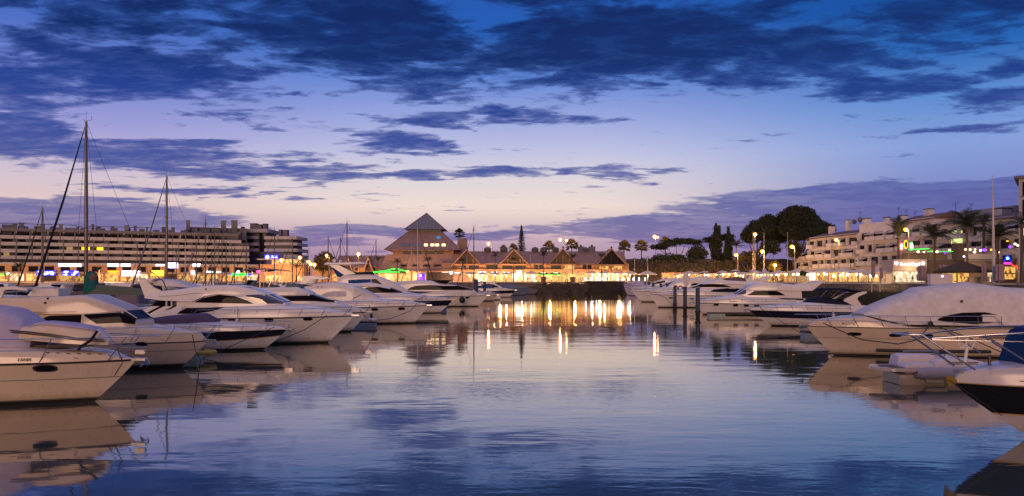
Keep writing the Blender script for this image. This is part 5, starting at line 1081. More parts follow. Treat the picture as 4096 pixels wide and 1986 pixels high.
# shop podium
R2 = HF.root('shop_terrace', 'two storey row of lit shops below the long apartment block', 'shops')
MB().b2((-40, -6, GZ), (HL+3, 1.4, 11.2)).b2((-40, -6.6, 10.6), (HL+3, -6, 11.4), 1).b2((-40, -7.2, 7.6), (HL+3, -6, 7.9), 1).build('wall', [pinkr, plaster], R2)
for k in range(24):
    x = -30+k*5.1; MB().b2((x, -6.06, GZ+.3), (x+4.3, -6.02, 7.3)).build('shop_window', [int_d[0], int_w[1], int_d[1], int_c[1], int_d[0], recess, int_w[2], int_d[1]][(k*5) % 8], R2)
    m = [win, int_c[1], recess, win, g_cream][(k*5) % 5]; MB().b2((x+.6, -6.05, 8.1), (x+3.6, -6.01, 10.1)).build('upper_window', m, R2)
    if k % 2: MB().b2((x-.35, -6.25, GZ), (x-.05, -6.0, 10.6)).build('pilaster', pinkr, R2)
for k in range(16):
    x = -25+k*7.; b = MB()
    for q in range(26): a = rr.uniform(0, 6.3); r_ = rr.uniform(0, .8); c = Vector((x+r_*2.2*cos(a), -6.5, 11.5+rr.uniform(0, .8))); v = Vector((rr.uniform(-1, 1), rr.uniform(-1, 1), rr.uniform(-1, 1)))*.35; u_ = Vector((rr.uniform(-1, 1), rr.uniform(-1, 1), rr.uniform(-1, 1)))*.35; b.add([c-v, c+u_, c+v], [(0, 1, 2)])
    b.build('balcony_planting', mat('dark_shrub_leaves', (.03, .035, .02), .8, var=.4), R2)
def sign(fc, px0, px1, py0, py1, y, lab, m, cat='shop sign', back=None, fmat=None, deco=None, letters=None, lm=None):
    t0, za = fc.at(px0, py1, y); t1, zb = fc.at(px1, py0, y); w, h = (t1-t0), zb-za
    r = fc.root('shop_sign', lab, cat, (t0+t1)/2, y, (za+zb)/2); MB().b2((-w/2, 0, -h/2), (w/2, .25, h/2)).build('panel', m, r)
    if fmat: MB().b2((-w/2-.1, .02, -h/2-.1), (w/2+.1, .27, -h/2-.005)).b2((-w/2-.1, .02, h/2+.005), (w/2+.1, .27, h/2+.1)).build('frame', fmat, r)
    if deco: deco(r, w, h)
    if letters: lettering(letters, h*.62, (0, -.03, 0), lm, r)
    return r
def strokes(m, paths, rs=.16):
    def f(r, w, h):
        for p in paths: MB().tube([(x*w, -.08, z*h) for x, z in p], [rs*h*.35]+[rs*h]*(len(p)-2)+[rs*h*.35], 6).build('neon_stroke', m, r, 60)
    return f
blue_panel = glow('blue_lit_panel', lin(20, 40, 225), 1.6)
sign(HF, 144, 222, 1083, 1103, -6.9, 'blue neon sign with white brush strokes, left one of two', blue_panel, deco=strokes(g_white, [[(-.44, .1), (-.36, .25), (-.26, .3)], [(-.42, -.25), (-.33, -.3), (-.27, -.35)], [(-.22, .25), (-.2, -.1), (-.05, -.25), (.15, -.1), (.22, .3)], [(.16, .1), (.3, .15), (.44, .05), (.36, -.25), (.25, -.3)], [(-.1, .15), (.1, .12), (.3, -.05)]]))
sign(HF, 247, 316, 1084, 1103, -6.9, 'blue neon sign with two curled white strokes, right one of two', blue_panel, deco=strokes(g_white, [[(-.42, .1), (-.3, .32), (-.12, .3), (-.25, .05), (-.3, -.3)], [(-.44, -.3), (-.25, -.35), (-.18, -.2)], [(.05, -.28), (.22, -.35), (.3, -.1), (.2, .1), (.24, .34), (.44, .25), (.4, -.05)]]))
for a in ((234, 325, 1056, 1067, 'long white light box above the blue neon signs'), (430, 475, 1056, 1067, 'white light box above the orange sign, left of a pair'), (484, 522, 1056, 1067, 'white light box above the big white panel, right of a pair'), (623, 657, 1058, 1065, 'thin white light strip left of the second tallest mast'),
          (486, 563, 1084, 1105, 'big plain white lit panel over the orange restaurant'), (764, 780, 1084, 1100, 'small square white sign beside a shop door'), (771, 802, 1056, 1067, 'white sign box on the upper floor, right of the blue-topped one'), (823, 852, 1085, 1095, 'white lettered sign over the brightest shop'), (866, 884, 1086, 1095, 'short white sign right of the brightest shop')):
    sign(HF, a[0], a[1], a[2], a[3], -6.8, a[4], g_white, fmat=plaster2)
sign(HF, 668, 712, 1052, 1073, -6.8, 'white lit sign with a blue top edge', g_white, fmat=blue_panel); sign(HF, 430, 478, 1083, 1099, -6.8, 'orange lit sign board with a yellow centre', g_org, deco=lambda r, w, h: MB().b2((-w*.32, -.04, -h*.2), (w*.3, -.01, h*.22)).build('centre_panel', g_yel, r))
sign(HF, 606, 655, 1083, 1104, -6.9, 'yellow lit scalloped awning sign', glow('yellow_sign', lin(255, 205, 60), 2.6)); sign(HF, 927, 990, 1092, 1104, -6.9, 'green and blue lit sign with a round white lamp', g_green, deco=lambda r, w, h: (MB().sphere((-.1*w, -.3, h*.75), h*.55, 10).build('round_lamp', g_white, r, 60), MB().b2((-w*.62, -.1, -h*.2), (-w*.5, .1, h*.3)).build('blue_end', g_blue, r), MB().b2((w*.5, -.1, -h*.3), (w*.75, .1, h*.1)).build('blue_end', g_blue, r)))
sign(HF, 1028, 1107, 1082, 1096, -6.9, 'pink and white lit sign under the wide grey canopy', g_pink, deco=lambda r, w, h: MB().b2((-w*.28, -.05, -h*.42), (w*.36, -.01, h*.42)).build('white_face', g_white, r)); sign(HF, 1109, 1146, 1083, 1094, -6.9, 'blue and white lit sign right of the pink one', g_purple, deco=strokes(g_white, [[(-.4, -.2), (-.2, .2), (0, -.1), (.2, .2), (.4, -.2)], [(-.3, -.4), (.4, -.35)]], .12))
sign(HF, 1058, 1079, 1020, 1039, -2., 'round blue and white lit sign on the apartment terrace', g_blue, deco=lambda r, w, h: MB().sphere((0, -.15, 0), h*.40, 12).build('white_disc', g_white, r, 60)); sign(HF, 1082, 1112, 1022, 1035, -2., 'blue and white lettered sign beside the round one', g_blue, deco=strokes(g_white, [[(-.4, .2), (-.25, .3), (-.25, 0)], [(-.1, .3), (0, .1), (.1, .3)], [(.2, .2), (.4, .25)], [(-.45, -.2), (0, -.15), (.45, -.22)]], .14))
sign(HF, 17, 40, 1087, 1101, -6.8, 'pale green leaf-shaped sign at the far left', wood2, deco=strokes(glow('pale_green_sign', lin(200, 255, 190), 3.), [[(-.4, .3), (0, .25), (.4, -.05), (.1, -.35), (-.2, -.1)], [(-.1, -.3), (.2, -.15)]], .2)); sign(HF, 0, 15, 1097, 1101, -6.8, 'green lit strip at the far left edge', g_green)
# --- tower block and round-ended block
def slab_block(name, lab, d, body, slabs, glassr, chims, dep=14, m=plaster2):
    r = thing(name, lab, 'apartment building', (PX((body[0]+body[1])/2, d), d, 0)); o = r.location
    L = lambda px, dd=d: PX(px, dd)-o.x
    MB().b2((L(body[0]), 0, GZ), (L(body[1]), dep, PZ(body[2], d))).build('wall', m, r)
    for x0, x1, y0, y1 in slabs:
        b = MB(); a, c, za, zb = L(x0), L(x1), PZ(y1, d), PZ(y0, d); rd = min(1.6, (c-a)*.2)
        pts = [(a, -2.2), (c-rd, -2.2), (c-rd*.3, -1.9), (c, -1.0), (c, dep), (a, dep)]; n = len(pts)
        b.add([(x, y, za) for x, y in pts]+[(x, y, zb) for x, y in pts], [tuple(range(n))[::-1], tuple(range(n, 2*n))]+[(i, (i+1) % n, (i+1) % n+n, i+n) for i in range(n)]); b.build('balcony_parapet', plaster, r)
    for x0, x1, y0, y1 in glassr: MB().b2((L(x0), -.08, PZ(y1, d)), (L(x1), -.02, PZ(y0, d))).build('window', win, r)
    for x0, x1, y0, y1 in chims: MB().b2((L(x0), 2, PZ(y1, d)), (L(x1), 5, PZ(y0, d)-.3)).b2((L(x0)-.15, 1.85, PZ(y0, d)-.3), (L(x1)+.15, 5.15, PZ(y0, d)), 1).build('chimney', [m, capm], r)
    return r
slab_block('apartment_block', 'middle tower block with a dark glass stair shaft beside the terraced apartments', 334, (950, 1066, 925), [(945, 1078, 918, 932), (950, 1040, 946, 957), (950, 1040, 972, 984), (950, 1040, 996, 1008)], [(1037, 1063, 933, 1008), (960, 975, 934, 944), (1018, 1034, 982, 994), (990, 1012, 958, 970)], [(994, 1018, 893, 920), (1018, 1040, 897, 920), (1046, 1059, 894, 920), (957, 963, 906, 920)])
slab_block('apartment_block', 'round-ended apartment block with wrap-round balconies and two tall chimneys', 322, (1066, 1172, 950), [(1064, 1195, 947, 959), (1064, 1196, 972, 983), (1064, 1198, 996, 1008), (1140, 1198, 1020, 1033)], [(1070, 1088, 960, 970), (1100, 1118, 960, 970), (1100, 1122, 986, 995), (1130, 1150, 986, 995), (1135, 1147, 1010, 1020), (1075, 1092, 1010, 1020)], [(1109, 1119, 918, 948), (1125, 1143, 919, 948)])
R = thing('corner_building', 'low white corner building lit orange at the end of the shops', 'building', (PX(1150, 305), 305, 0)); o = R.location
MB().b2((PX(1040, 305)-o.x, 0, GZ), (PX(1215, 305)-o.x, 10, PZ(1058, 305))).b2((PX(1085, 305)-o.x, .5, PZ(1058, 305)), (PX(1200, 305)-o.x, 10, PZ(1040, 305)), 1).build('wall', [pinkr, int_w[1]], R)
MB().b2((PX(1030, 305)-o.x, -1, PZ(1040, 305)), (PX(1205, 305)-o.x, 10, PZ(1036, 305))).build('flat_roof', plaster, R); MB().b2((PX(1190, 305)-o.x, -.06, GZ+.3), (PX(1212, 305)-o.x, -.02, PZ(1104, 305))).b2((PX(1062, 305)-o.x, -.06, GZ+.3), (PX(1130, 305)-o.x, -.02, PZ(1102, 305))).build('shop_window', int_w[2], R)

# --- pyramid building
R = thing('pyramid_building', 'brown pyramid-roofed building with a dark glazed tip and four lit skylights', 'building', (-35.5, 314, 0))
def frustum(name, z0, h0, z1, h1, m, p=R, cap=True):
    return MB().loft([[(-h0, -h0, z0), (h0, -h0, z0), (h0, h0, z0), (-h0, h0, z0)], [(-h1, -h1, z1), (h1, -h1, z1), (h1, h1, z1), (-h1, h1, z1)]]).build(name, m, p)
frustum('skirt_wall', GZ, 19, 15.2, 14.2, pyr_m); frustum('clerestory_wall', 15.0, 12.2, 17.0, 12.2, pinkr); frustum('main_roof', 16.9, 15.2, 24.6, 6.7, pyr_m); frustum('lantern_wall', 24.6, 6.6, 25.7, 6.6, win); frustum('lantern_cap', 25.6, 8.2, 32.8, .05, slate)
for sx, sy in ((-1, -1), (1, -1), (1, 1), (-1, 1)): MB().tube([(8.2*sx, 8.2*sy, 25.66), (0, 0, 32.9)], .10, 5).build('hip_seam', dkroof, R)
for k in range(-5, 6):
    for f in range(2): q = k*1.4; tp = (1-abs(q)/8.2); e = Vector((q, -8.2, 25.65)); t_ = Vector((q, -8.2*(1-tp), 25.65+7.2*tp)); MB().tube([e, t_] if f == 0 else [Vector((-e.y, e.x, e.z)), Vector((-t_.y, t_.x, t_.z))], .045, 4).build('standing_seam', dkroof, R)
for sx, sy in ((-1, -1), (1, -1)): MB().tube([(15.2*sx, 15.2*sy, 17.0), (6.7*sx, 6.7*sy, 24.7)], .16, 5).build('hip_tile', roofm, R)
for px0, px1, py0, py1, m in ((1696, 1711, 976, 986, g_cream), (1722, 1737, 976, 986, g_cream), (1741, 1756, 976, 986, g_cream), (1767, 1782, 976, 986, g_cream), (1746, 1762, 946, 956, glow('blue_lit_skylight', lin(70, 130, 190), .8)), (1603, 1640, 975, 986, slate), (1646, 1693, 975, 986, slate)):
    b = MB(); f = 8.5/7.7; q = []
    for px, py in ((px0, py1), (px1, py1), (px1, py0), (px0, py0)):
        y = -11; 
        for _ in range(8): z = PZ(py, 314+y); y = -(15.2-(z-16.9)/7.7*8.5)
        q.append(Vector((PX(px, 314+y)+35.5, y-.10, z+.08)))
    b.add(q+[v+Vector((0, .25, -.25)) for v in q], [(0, 1, 2, 3), (0, 4, 5, 1), (1, 5, 6, 2), (2, 6, 7, 3), (3, 7, 4, 0)]); b.build('skylight', m, R)
for k in range(3):
    b = MB(); z0, z1 = 18.3+k*.0, 20.6; x = lambda z: 15.2-(z-16.9)/7.7*8.5; y0 = -9+k*3.2
    b.add([(x(z0)+.1, y0, z0), (x(z0)+.1, y0+2.2, z0), (x(z1)+.1, y0+2.2-.6, z1), (x(z1)+.1, y0-.6, z1)], [(0, 1, 2, 3)]); b.build('side_skylight', g_cream if k else win, R)
for px0, px1 in ((1612, 1642), (1655, 1687), (1700, 1738), (1745, 1774)): MB().b2((PX(px0, 302)+35.5, -12.28, 15.3), (PX(px1, 302)+35.5, -12.21, 16.6)).build('clerestory_window', win, R)
for px0, px1 in ((1604, 1627), (1650, 1673), (1693, 1720), (1738, 1766)):
    b = MB(); q = []
    for px, z in ((px0, 9.3), (px1, 9.3), (px1, 11.0), (px0, 11.0)): y = -(19-(z-GZ)/10.9*4.8); q.append(Vector((PX(px, 314+y)+35.5, y, z)))
    b.add([q[0]+Vector((-.3, .9, 0)), q[1]+Vector((-.3, .9, 0)), q[2]+Vector((0, -.6, 0)), q[3]+Vector((0, -.6, 0)), q[0], q[1], q[2], q[3]], [(0, 1, 2, 3), (2, 6, 7, 3), (0, 4, 7, 3), (1, 5, 6, 2)]); b.build('dormer_window', [win], R)
MB().b2((-19.3, -19.6, 8.1), (13, -18.4, 8.5)).build('canopy', pinkr, R); MB().b2((-18.5, -19.12, GZ+.3), (2, -19.05, 8.0)).build('shop_window', int_w[0], R); MB().b2((2.4, -19.12, GZ+.2), (12.5, -19.05, 8.0)).build('dark_passage', recess, R)
MB().b2((12.6, 3, 17), (16.5, 8, 22.6)).build('roof_annex', pyr_m, R)
# west wing with its small tent gables
R = thing('tent_gabled_wing', 'low roofed wing with a small tent-shaped gable left of the pyramid', 'building', (PX(1480, 308), 308, 0)); o = R.location
MB().prism([(PX(1250, 308)-o.x, GZ), (PX(1560, 308)-o.x, GZ), (PX(1560, 308)-o.x, PZ(1066, 308)), (PX(1250, 308)-o.x, PZ(1066, 308))], 0, 14).build('wall', pinkr, R)
xa, xb = PX(1330, 308)-o.x, PX(1545, 308)-o.x; z0, z1 = PZ(1070, 308), PZ(1022, 312); b = MB().add([(xa, -1, z0), (xb, -1, z0), (xb, 7, z1), (xa+1, 7, z1), (xb, 15, z0), (xa, 15, z0)], [(0, 1, 2, 3), (3, 2, 4, 5), (0, 3, 5), (1, 4, 2)]); b.build('roof', pyr_m, R)
for px in (1392, 1474):
    a, c = PX(px-20, 306)-o.x, PX(px+20, 306)-o.x; m_ = (a+c)/2; zt = PZ(1024, 306); zb = PZ(1084, 306); b = MB()
    b.prism([(a, zb), (m_, zt), (c, zb), (c-.5, zb), (m_, zt-1.4), (a+.5, zb)], -3, 3); b.build('tent_gable', pinkr, R); MB().prism([(a+.6, zb), (m_, zt-1.3), (c-.6, zb)], -1.0, -.9).build('gable_glazing', wood2, R)
for k in range(6): x = xa+2+k*3.6; MB().b2((x, -.07, PZ(1084, 308)), (x+1.6, -.02, PZ(1072, 308))).build('window', win, R)
MB().b2((xa, -.08, GZ+.3), (xb, -.03, 7.4)).build('shop_window', int_w[1], R)

# --- gabled arcade
D0 = 298; R = thing('gabled_arcade', 'long clay-roofed arcade with four steep A-frame gables over lit shops', 'building', (PX(2140, D0), D0, 0)); o = R.location
L = lambda px, d=D0: PX(px, d)-o.x
xa, xb = L(1772), L(2515)
MB().b2((xa, 0, GZ), (xb, 12, PZ(1056, D0))).build('wall', pinkr, R)
b = MB(); ze, zr = PZ(1055, D0-1.5), PZ(1006, D0+7); xr = L(2503)
b.add([(xa, -1.5, ze), (xr+.4, -1.5, ze), (xr, 7, zr), (xa, 7, zr), (xr+.4, 15, ze), (xa, 15, ze), (xa, -1.5, ze-.3), (xr+.4, -1.5, ze-.3)], [(0, 1, 2, 3), (3, 2, 4, 5), (0, 3, 5), (1, 4, 2), (6, 7, 1, 0)]); b.build('roof', pyr_m, R)
MB().b2((xa, -2.0, PZ(1088, D0)), (xb, 0, PZ(1079, D0))).build('balcony', pinkr, R)
for gx, ap, hw, zbm in ((1867, 997, 62, 1060), (2056, 997, 64, 1060), (2252, 994, 66, 1060), (2446, 994, 67, 1062)):
    a, c, m_ = L(gx-hw, D0-3), L(gx+hw, D0-3), L(gx, D0-3); zt, zb = PZ(ap, D0-3), PZ(zbm, D0-3)
    g = MB().add([(a, -3.2, zb), (m_, -3.2, zt), (c, -3.2, zb), (a, 6, zb), (m_, 8, zt), (c, 6, zb)], [(0, 1, 4, 3), (1, 2, 5, 4)]); g.build('gable_roof', pyr_m, R)
    MB().prism([(a-.25, zb-.6), (m_, zt+.15), (c+.25, zb-.6), (c-.25, zb-.6), (m_, zt-.55), (a+.25, zb-.6)], -3.45, -3.2).build('bargeboard', mat('terracotta_bargeboard', (.34, .20, .13), .8), R)
    MB().prism([(a+.5, zb), (m_, zt-.7), (c-.5, zb)], -2.3, -2.2).build('gable_glazing', wood2 if gx < 2400 else win, R)
    for q in (-.5, 0, .5): MB().b2((m_+q*hw*.075-.06, -2.42, zb), (m_+q*hw*.075+.06, -2.3, zt-2.2-abs(q)*3.2)).build('gable_mullion', wood2 if gx > 2400 else pinkr, R)
    MB().b2((a+1.2, -2.9, zb-.25), (c-1.2, -2.1, zb+.35)).build('gable_beam', pinkr, R); MB().sphere((m_, -2.8, zt+.35), .42, 8).build('finial', capm, R)
    for q in (-1, 1): MB().b2((m_+q*2.6-2., -.09, PZ(1078, D0)), (m_+q*2.6+2., -.03, PZ(1062, D0))).build('window', int_w[1] if gx > 2240 and (q > 0 or gx > 2400) else win, R)
for px0, px1 in ((1777, 1793), (1945, 1990), (2136, 2153), (2157, 2174), (2330, 2346), (2350, 2366)): MB().b2((L(px0), -.09, PZ(1077, D0)), (L(px1), -.03, PZ(1060, D0))).build('window', win, R)
for px0, px1, m in ((1768, 1850, int_d[0]), (1852, 1905, int_d[1]), (1907, 1950, int_c[0]), (1952, 1998, int_w[1]), (2000, 2046, int_w[0]), (2048, 2092, int_c[0]), (2097, 2147, int_c[0]), (2149, 2196, int_d[0]), (2198, 2246, int_d[0]), (2248, 2296, int_w[1]), (2298, 2344, int_d[0]), (2347, 2390, int_d[1]), (2392, 2440, int_c[1]), (2442, 2512, int_d[0])):
    MB().b2((L(px0), -.12, GZ+.1), (L(px1), -.04, PZ(1092, D0))).build('shop_front', m, R)
for px in (1950, 2015, 2140, 2175, 2222, 2340): MB().lathe((L(px, D0+7), 7, zr-.3), [(1.2, 0), (1.5, 1.1), (1.1, 1.7), (.2, 2.)], 10).build('roof_tank', dkroof, R)
for px, w_ in ((2330, 2.2), (2375, 2.6)): MB().b2((L(px)-w_/2, 6, zr-1), (L(px)+w_/2, 8, zr+1.9)).sphere((L(px), 7, zr+2.2), .5, 8).build('chimney', plaster2, R)
AR = Facade((PX(1400, 292), 292), (PX(2600, 292), 292))
for i, (a, c, y0, y1, lab, m) in enumerate(((1768, 1794, 1089, 1097, 'white sign at the left end of the gabled arcade', g_white), (1818, 1842, 1091, 1097, 'white sign right of the round arcade lamp', g_white), (1913, 1942, 1088, 1097, 'white sign on the second arcade canopy', g_white), (1966, 1989, 1089, 1097, 'white sign on the third arcade canopy', g_white), (2014, 2036, 1089, 1097, 'white sign on the fourth arcade canopy', g_white), (2065, 2086, 1085, 1100, 'tall dazzling white sign over a bright shop', g_white))):
    sign(AR, a, c, y0, y1, 2.5 if i > 1 else 4.5, lab, m, fmat=plaster)
t = AR.root('neon_arch', 'green neon outline with a central peak over the pyramid bar', 'neon sign', AR.hit(1560, 0), 0, 0); o2 = t.location
for pts in ([(1481, 1089), (1538, 1086), (1570, 1077), (1581, 1076)], [(1590, 1076), (1600, 1080), (1625, 1086)], [(1481, 1091), (1545, 1089), (1600, 1089)]): MB().tube([(PX(x, 292)-o2.x, 0, PZ(y, 292)) for x, y in pts], .2, 6).build('neon_tube', g_green, t)
MB().b2((PX(1625, 292)-o2.x, -.2, PZ(1091, 292)), (PX(1636, 292)-o2.x, .1, PZ(1084, 292))).build('end_sign', glow('lime_sign', lin(190, 255, 90), 2.5), t); MB().b2((PX(1480, 292)-o2.x, .3, PZ(1094, 292)), (PX(1634, 292)-o2.x, 3, PZ(1090, 292))).build('awning', cv_dark, t)
t = AR.root('lit_booth', 'violet lit booth with a bright white lamp below the pyramid', 'kiosk', AR.hit(1684, -2), -2, GZ); MB().b2((-1.4, 0, 0), (1.3, 2, 3.2)).build('wall', glow('violet_panel', lin(90, 40, 220), 1.3), t); MB().sphere((-.1, -.4, 2.4), .38, 10).build('lamp_globe', g_white, t); MB().b2((-1.6, -.4, 3.2), (1.5, 2.2, 3.4)).build('roof', cv_pur, t)
for px, lab in ((1805, 'round white lamp between two arcade signs'),): t = AR.root('globe_lamp', lab, 'lamp', AR.hit(px, 1), 1, PZ(1092, 293)); MB().sphere((0, 0, 0), .65, 10).build('lamp_globe', g_white, t, 60); MB().tube([(0, 0, -.6), (0, 0, GZ-t.location.z)], .06, 5).build('post', dkmetal, t)

# --- white apartments stepping along the right-hand quay
RF = Facade((112, 300), (129, 190)); print('RF', RF.th, [round(RF.hit(p), 1) for p in (3180, 3433, 3592, 3735, 4073)])
def apt(lab, t0, t1, ztop, floors, seed, roof=True, name='apartment_block', wallm=whitew):
    rr = random.Random(seed); r = RF.root(name, lab, 'apartment building', t0); L = t1-t0
    MB().b2((0, 0, GZ), (L, 12, ztop)).build('wall', wallm, r)
    for z in floors:
        q = .3+rr.uniform(0, 2.)
        while q < L-2.:
            w_ = min(rr.uniform(2.6, 5.2), L-.3-q); MB().b2((q, -.05, z+.2), (q+w_, -.015, z+2.5)).build('loggia_shade', recess, r); MB().b2((q-.22, -1.35, z-.2), (q, -.02, z+2.7)).build('party_wall', wallm, r); q += w_+rr.uniform(.5, 2.2)  # flat dark panels on the wall, loggia shade put into their colour
        x = .4
        while x < L-1.5:
            w_ = min(rr.uniform(3., 5.5), L-x-.2); k = rr.random()
            if k < .72:
                MB().b2((x, -1.6, z-.2), (x+w_, -1.42, z+1.05)).b2((x, -1.6, z-.35), (x+w_, .05, z-.2)).b2((x, -1.42, z-.2), (x+.16, .02, z+1.05)).b2((x+w_-.16, -1.42, z-.2), (x+w_, .02, z+1.05)).build('balcony', wallm, r)
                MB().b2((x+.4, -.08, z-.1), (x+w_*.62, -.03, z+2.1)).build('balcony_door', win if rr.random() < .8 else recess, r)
                if rr.random() < .45: b = MB().add([(x, -1.7, z+1.9), (x+w_, -1.7, z+1.9), (x+w_, -.02, z+2.4), (x, -.02, z+2.4), (x, -1.7, z+1.75), (x+w_, -1.7, z+1.75)], [(0, 1, 2, 3), (4, 5, 1, 0)]); b.build('awning', cv_white, r)
            else: MB().b2((x+.8, -.08, z+.6), (x+2.0, -.03, z+1.9)).build('window', win, r)
            x += w_+rr.uniform(.15, .9)
    if roof: MB().add([(-.3, -1.0, ztop-.5), (L+.3, -1.0, ztop-.5), (L+.3, 6, ztop+1.6), (-.3, 6, ztop+1.6), (L+.3, 12, ztop-.3), (-.3, 12, ztop-.3), (-.3, -1., ztop-.72), (L+.3, -1., ztop-.72)], [(0, 1, 2, 3), (3, 2, 4, 5), (0, 3, 5), (1, 4, 2), (6, 7, 1, 0)]).build('roof', roofm, r)
    return r
h = lambda px: RF.hit(px)
A1 = apt('white apartment block with boxy balconies beside the dark pines', h(3236), h(3433), 21.2, [17.2, 13.4, 9.8, 6.3], 3)
apt('low white balcony annex below the big dark pines', h(3180), h(3234), 14.2, [13.0, 9.3, 6.0], 9, roof=False, name='apartment_annex')
A2 = apt('white apartment block with wide parapet balconies, second along the right quay', h(3437), h(3590), 24.0, [18.3, 14.2, 10.2], 5, roof=False)
A3 = apt('white apartment block behind the tall V-shaped palm, third along the quay', h(3594), h(3733), 23.6, [18.5, 14.4, 10.4], 8)
A4 = apt('broad white apartment block with a dark tiled roof behind the flagpole', h(3738), h(4085), 21.5, [17.0, 13.0], 12)
def ch(r, x, y, z0, z1, w_, m=whitew): return chimney(r, x, y, z0, z1, w_, w_, m)
L0 = lambda r, px, y: RF.hit(px, y)-((r.location.x-RF.A.x)*RF.u.x+(r.location.y-RF.A.y)*RF.u.y)
for r, px, py, w_ in ((A1, 3327, 905, 2.2), (A1, 3392, 880, 1.6), (A2, 3468, 874, 2.4), (A2, 3545, 870, 1.8), (A3, 3610, 862, 2.6), (A3, 3716, 836, 2.6), (A4, 4010, 834, 3.6), (A4, 3900, 856, 1.8)):
    y = 5; t_ = RF.hit(px, y); z1 = PZ(py, RF.d(t_, y)); ch(r, L0(r, px, y), y, z1-4, z1, w_*.8)
for r, px, py in ((A1, 3416, 888), (A2, 3440, 880)):
    y = 5; t_ = RF.hit(px, y); z1 = PZ(py, RF.d(t_, y)); MB().sphere((L0(r, px, y), y, z1), .9, 10).build('satellite_dish', plaster2, r)
for r, px, py in ((A2, 3443, 846), (A2, 3595, 828), (A2, 3625, 838), (A3, 3660, 845), (A4, 3822, 810), (A4, 3885, 812)):
    y = 6; t_ = RF.hit(px, y); z1 = PZ(py, RF.d(t_, y)); x = L0(r, px, y); b = MB().tube([(x, y, z1-4.5), (x, y, z1)], .05, 4)
    for k in range(3): b.tube([(x-.9+.2*k, y-.2, z1-.2-.35*k), (x+.9-.2*k, y+.2, z1-.2-.35*k)], .035, 4)
    b.build('television_aerial', dkmetal, r)
b = MB(); y = 7; t0, t1 = L0(A4, 3736, y), L0(A4, 4060, y); z1 = PZ(853, RF.d(RF.hit(3800, y), y)); b.b2((t0, y, 18), (t1, y+5, z1)); b.build('upper_storey', plaster, A4)
for k in range(3): x = t0+2.5+k*2.6; MB().b2((x, y-.06, z1-3.6), (x+1.3, y-.02, z1-2.2)).build('window', win, A4)
y = -.05; t0 = RF.hit(3805, y); t1 = RF.hit(3850, y); d_ = RF.d(t0); MB().b2((L0(A4, 3805, y), y-.06, PZ(975, d_)), (L0(A4, 3850, y), y, PZ(925, d_))).build('stairwell_window', glow('greenish_stair_light', lin(215, 235, 150), 1.0), A4)
# corner tower cut by the right edge
r = thing('corner_tower', 'tall stone-coloured building with lit window column cut by right edge', 'building', (PX(4075, 178), 178, 0), -rad(36)); MB().b2((0, 0, GZ), (16, 16, PZ(716, 178))).build('wall', plaster, r); MB().b2((-.9, -.9, PZ(716, 178)), (16.9, 16.9, PZ(706, 178))).build('cornice', plaster2, r)
for k, (y0, y1, m) in enumerate(((800, 866, win), (882, 943, g_cream), (955, 1010, win), (1040, 1085, int_w[1]), (730, 785, win))): MB().b2((.75, -.1, PZ(y1, 178)), (1.9, -.03, PZ(y0, 178))).build('window', m, r); MB().b2((.45, -.16, PZ(y1, 178)-.3), (2.2, -.02, PZ(y1, 178)-.05)).build('sill', plaster2, r)
# ------------------------------------------------------------------ trees, palms, lamps, terraces
leafd = mat('dark_foliage', (.030, .040, .020), .85, var=.55, scale=.9); leafp = mat('pine_needles', (.022, .030, .016), .9, var=.6, scale=.8); leafb = mat('brown_green_foliage', (.048, .038, .018), .9, var=.5, scale=.6); bark = mat('bark', (.085, .06, .045), .9, var=.3, scale=2); barkp = mat('palm_bark', (.10, .075, .055), .9, var=.3, scale=3); palm_m = mat('palm_frond', (.055, .055, .025), .7, var=.4, scale=1.5)
def clump(b, c, rad3, n, sz, rr, mi=0):
    for _ in range(n):
        while True:
            v = Vector((rr.uniform(-1, 1), rr.uniform(-1, 1), rr.uniform(-1, 1)))
            if .25 < v.length < 1: break
        p = Vector(c)+Vector((v.x*rad3[0], v.y*rad3[1], v.z*rad3[2])); a = Vector((rr.uniform(-1, 1), rr.uniform(-1, 1), rr.uniform(-1, 1)))*sz; e = Vector((rr.uniform(-1, 1), rr.uniform(-1, 1), rr.uniform(-1, 1)))*sz
        b.add([p-a, p+e*.8, p+a, p-e*.8], [(0, 1, 2, 3)], mi)
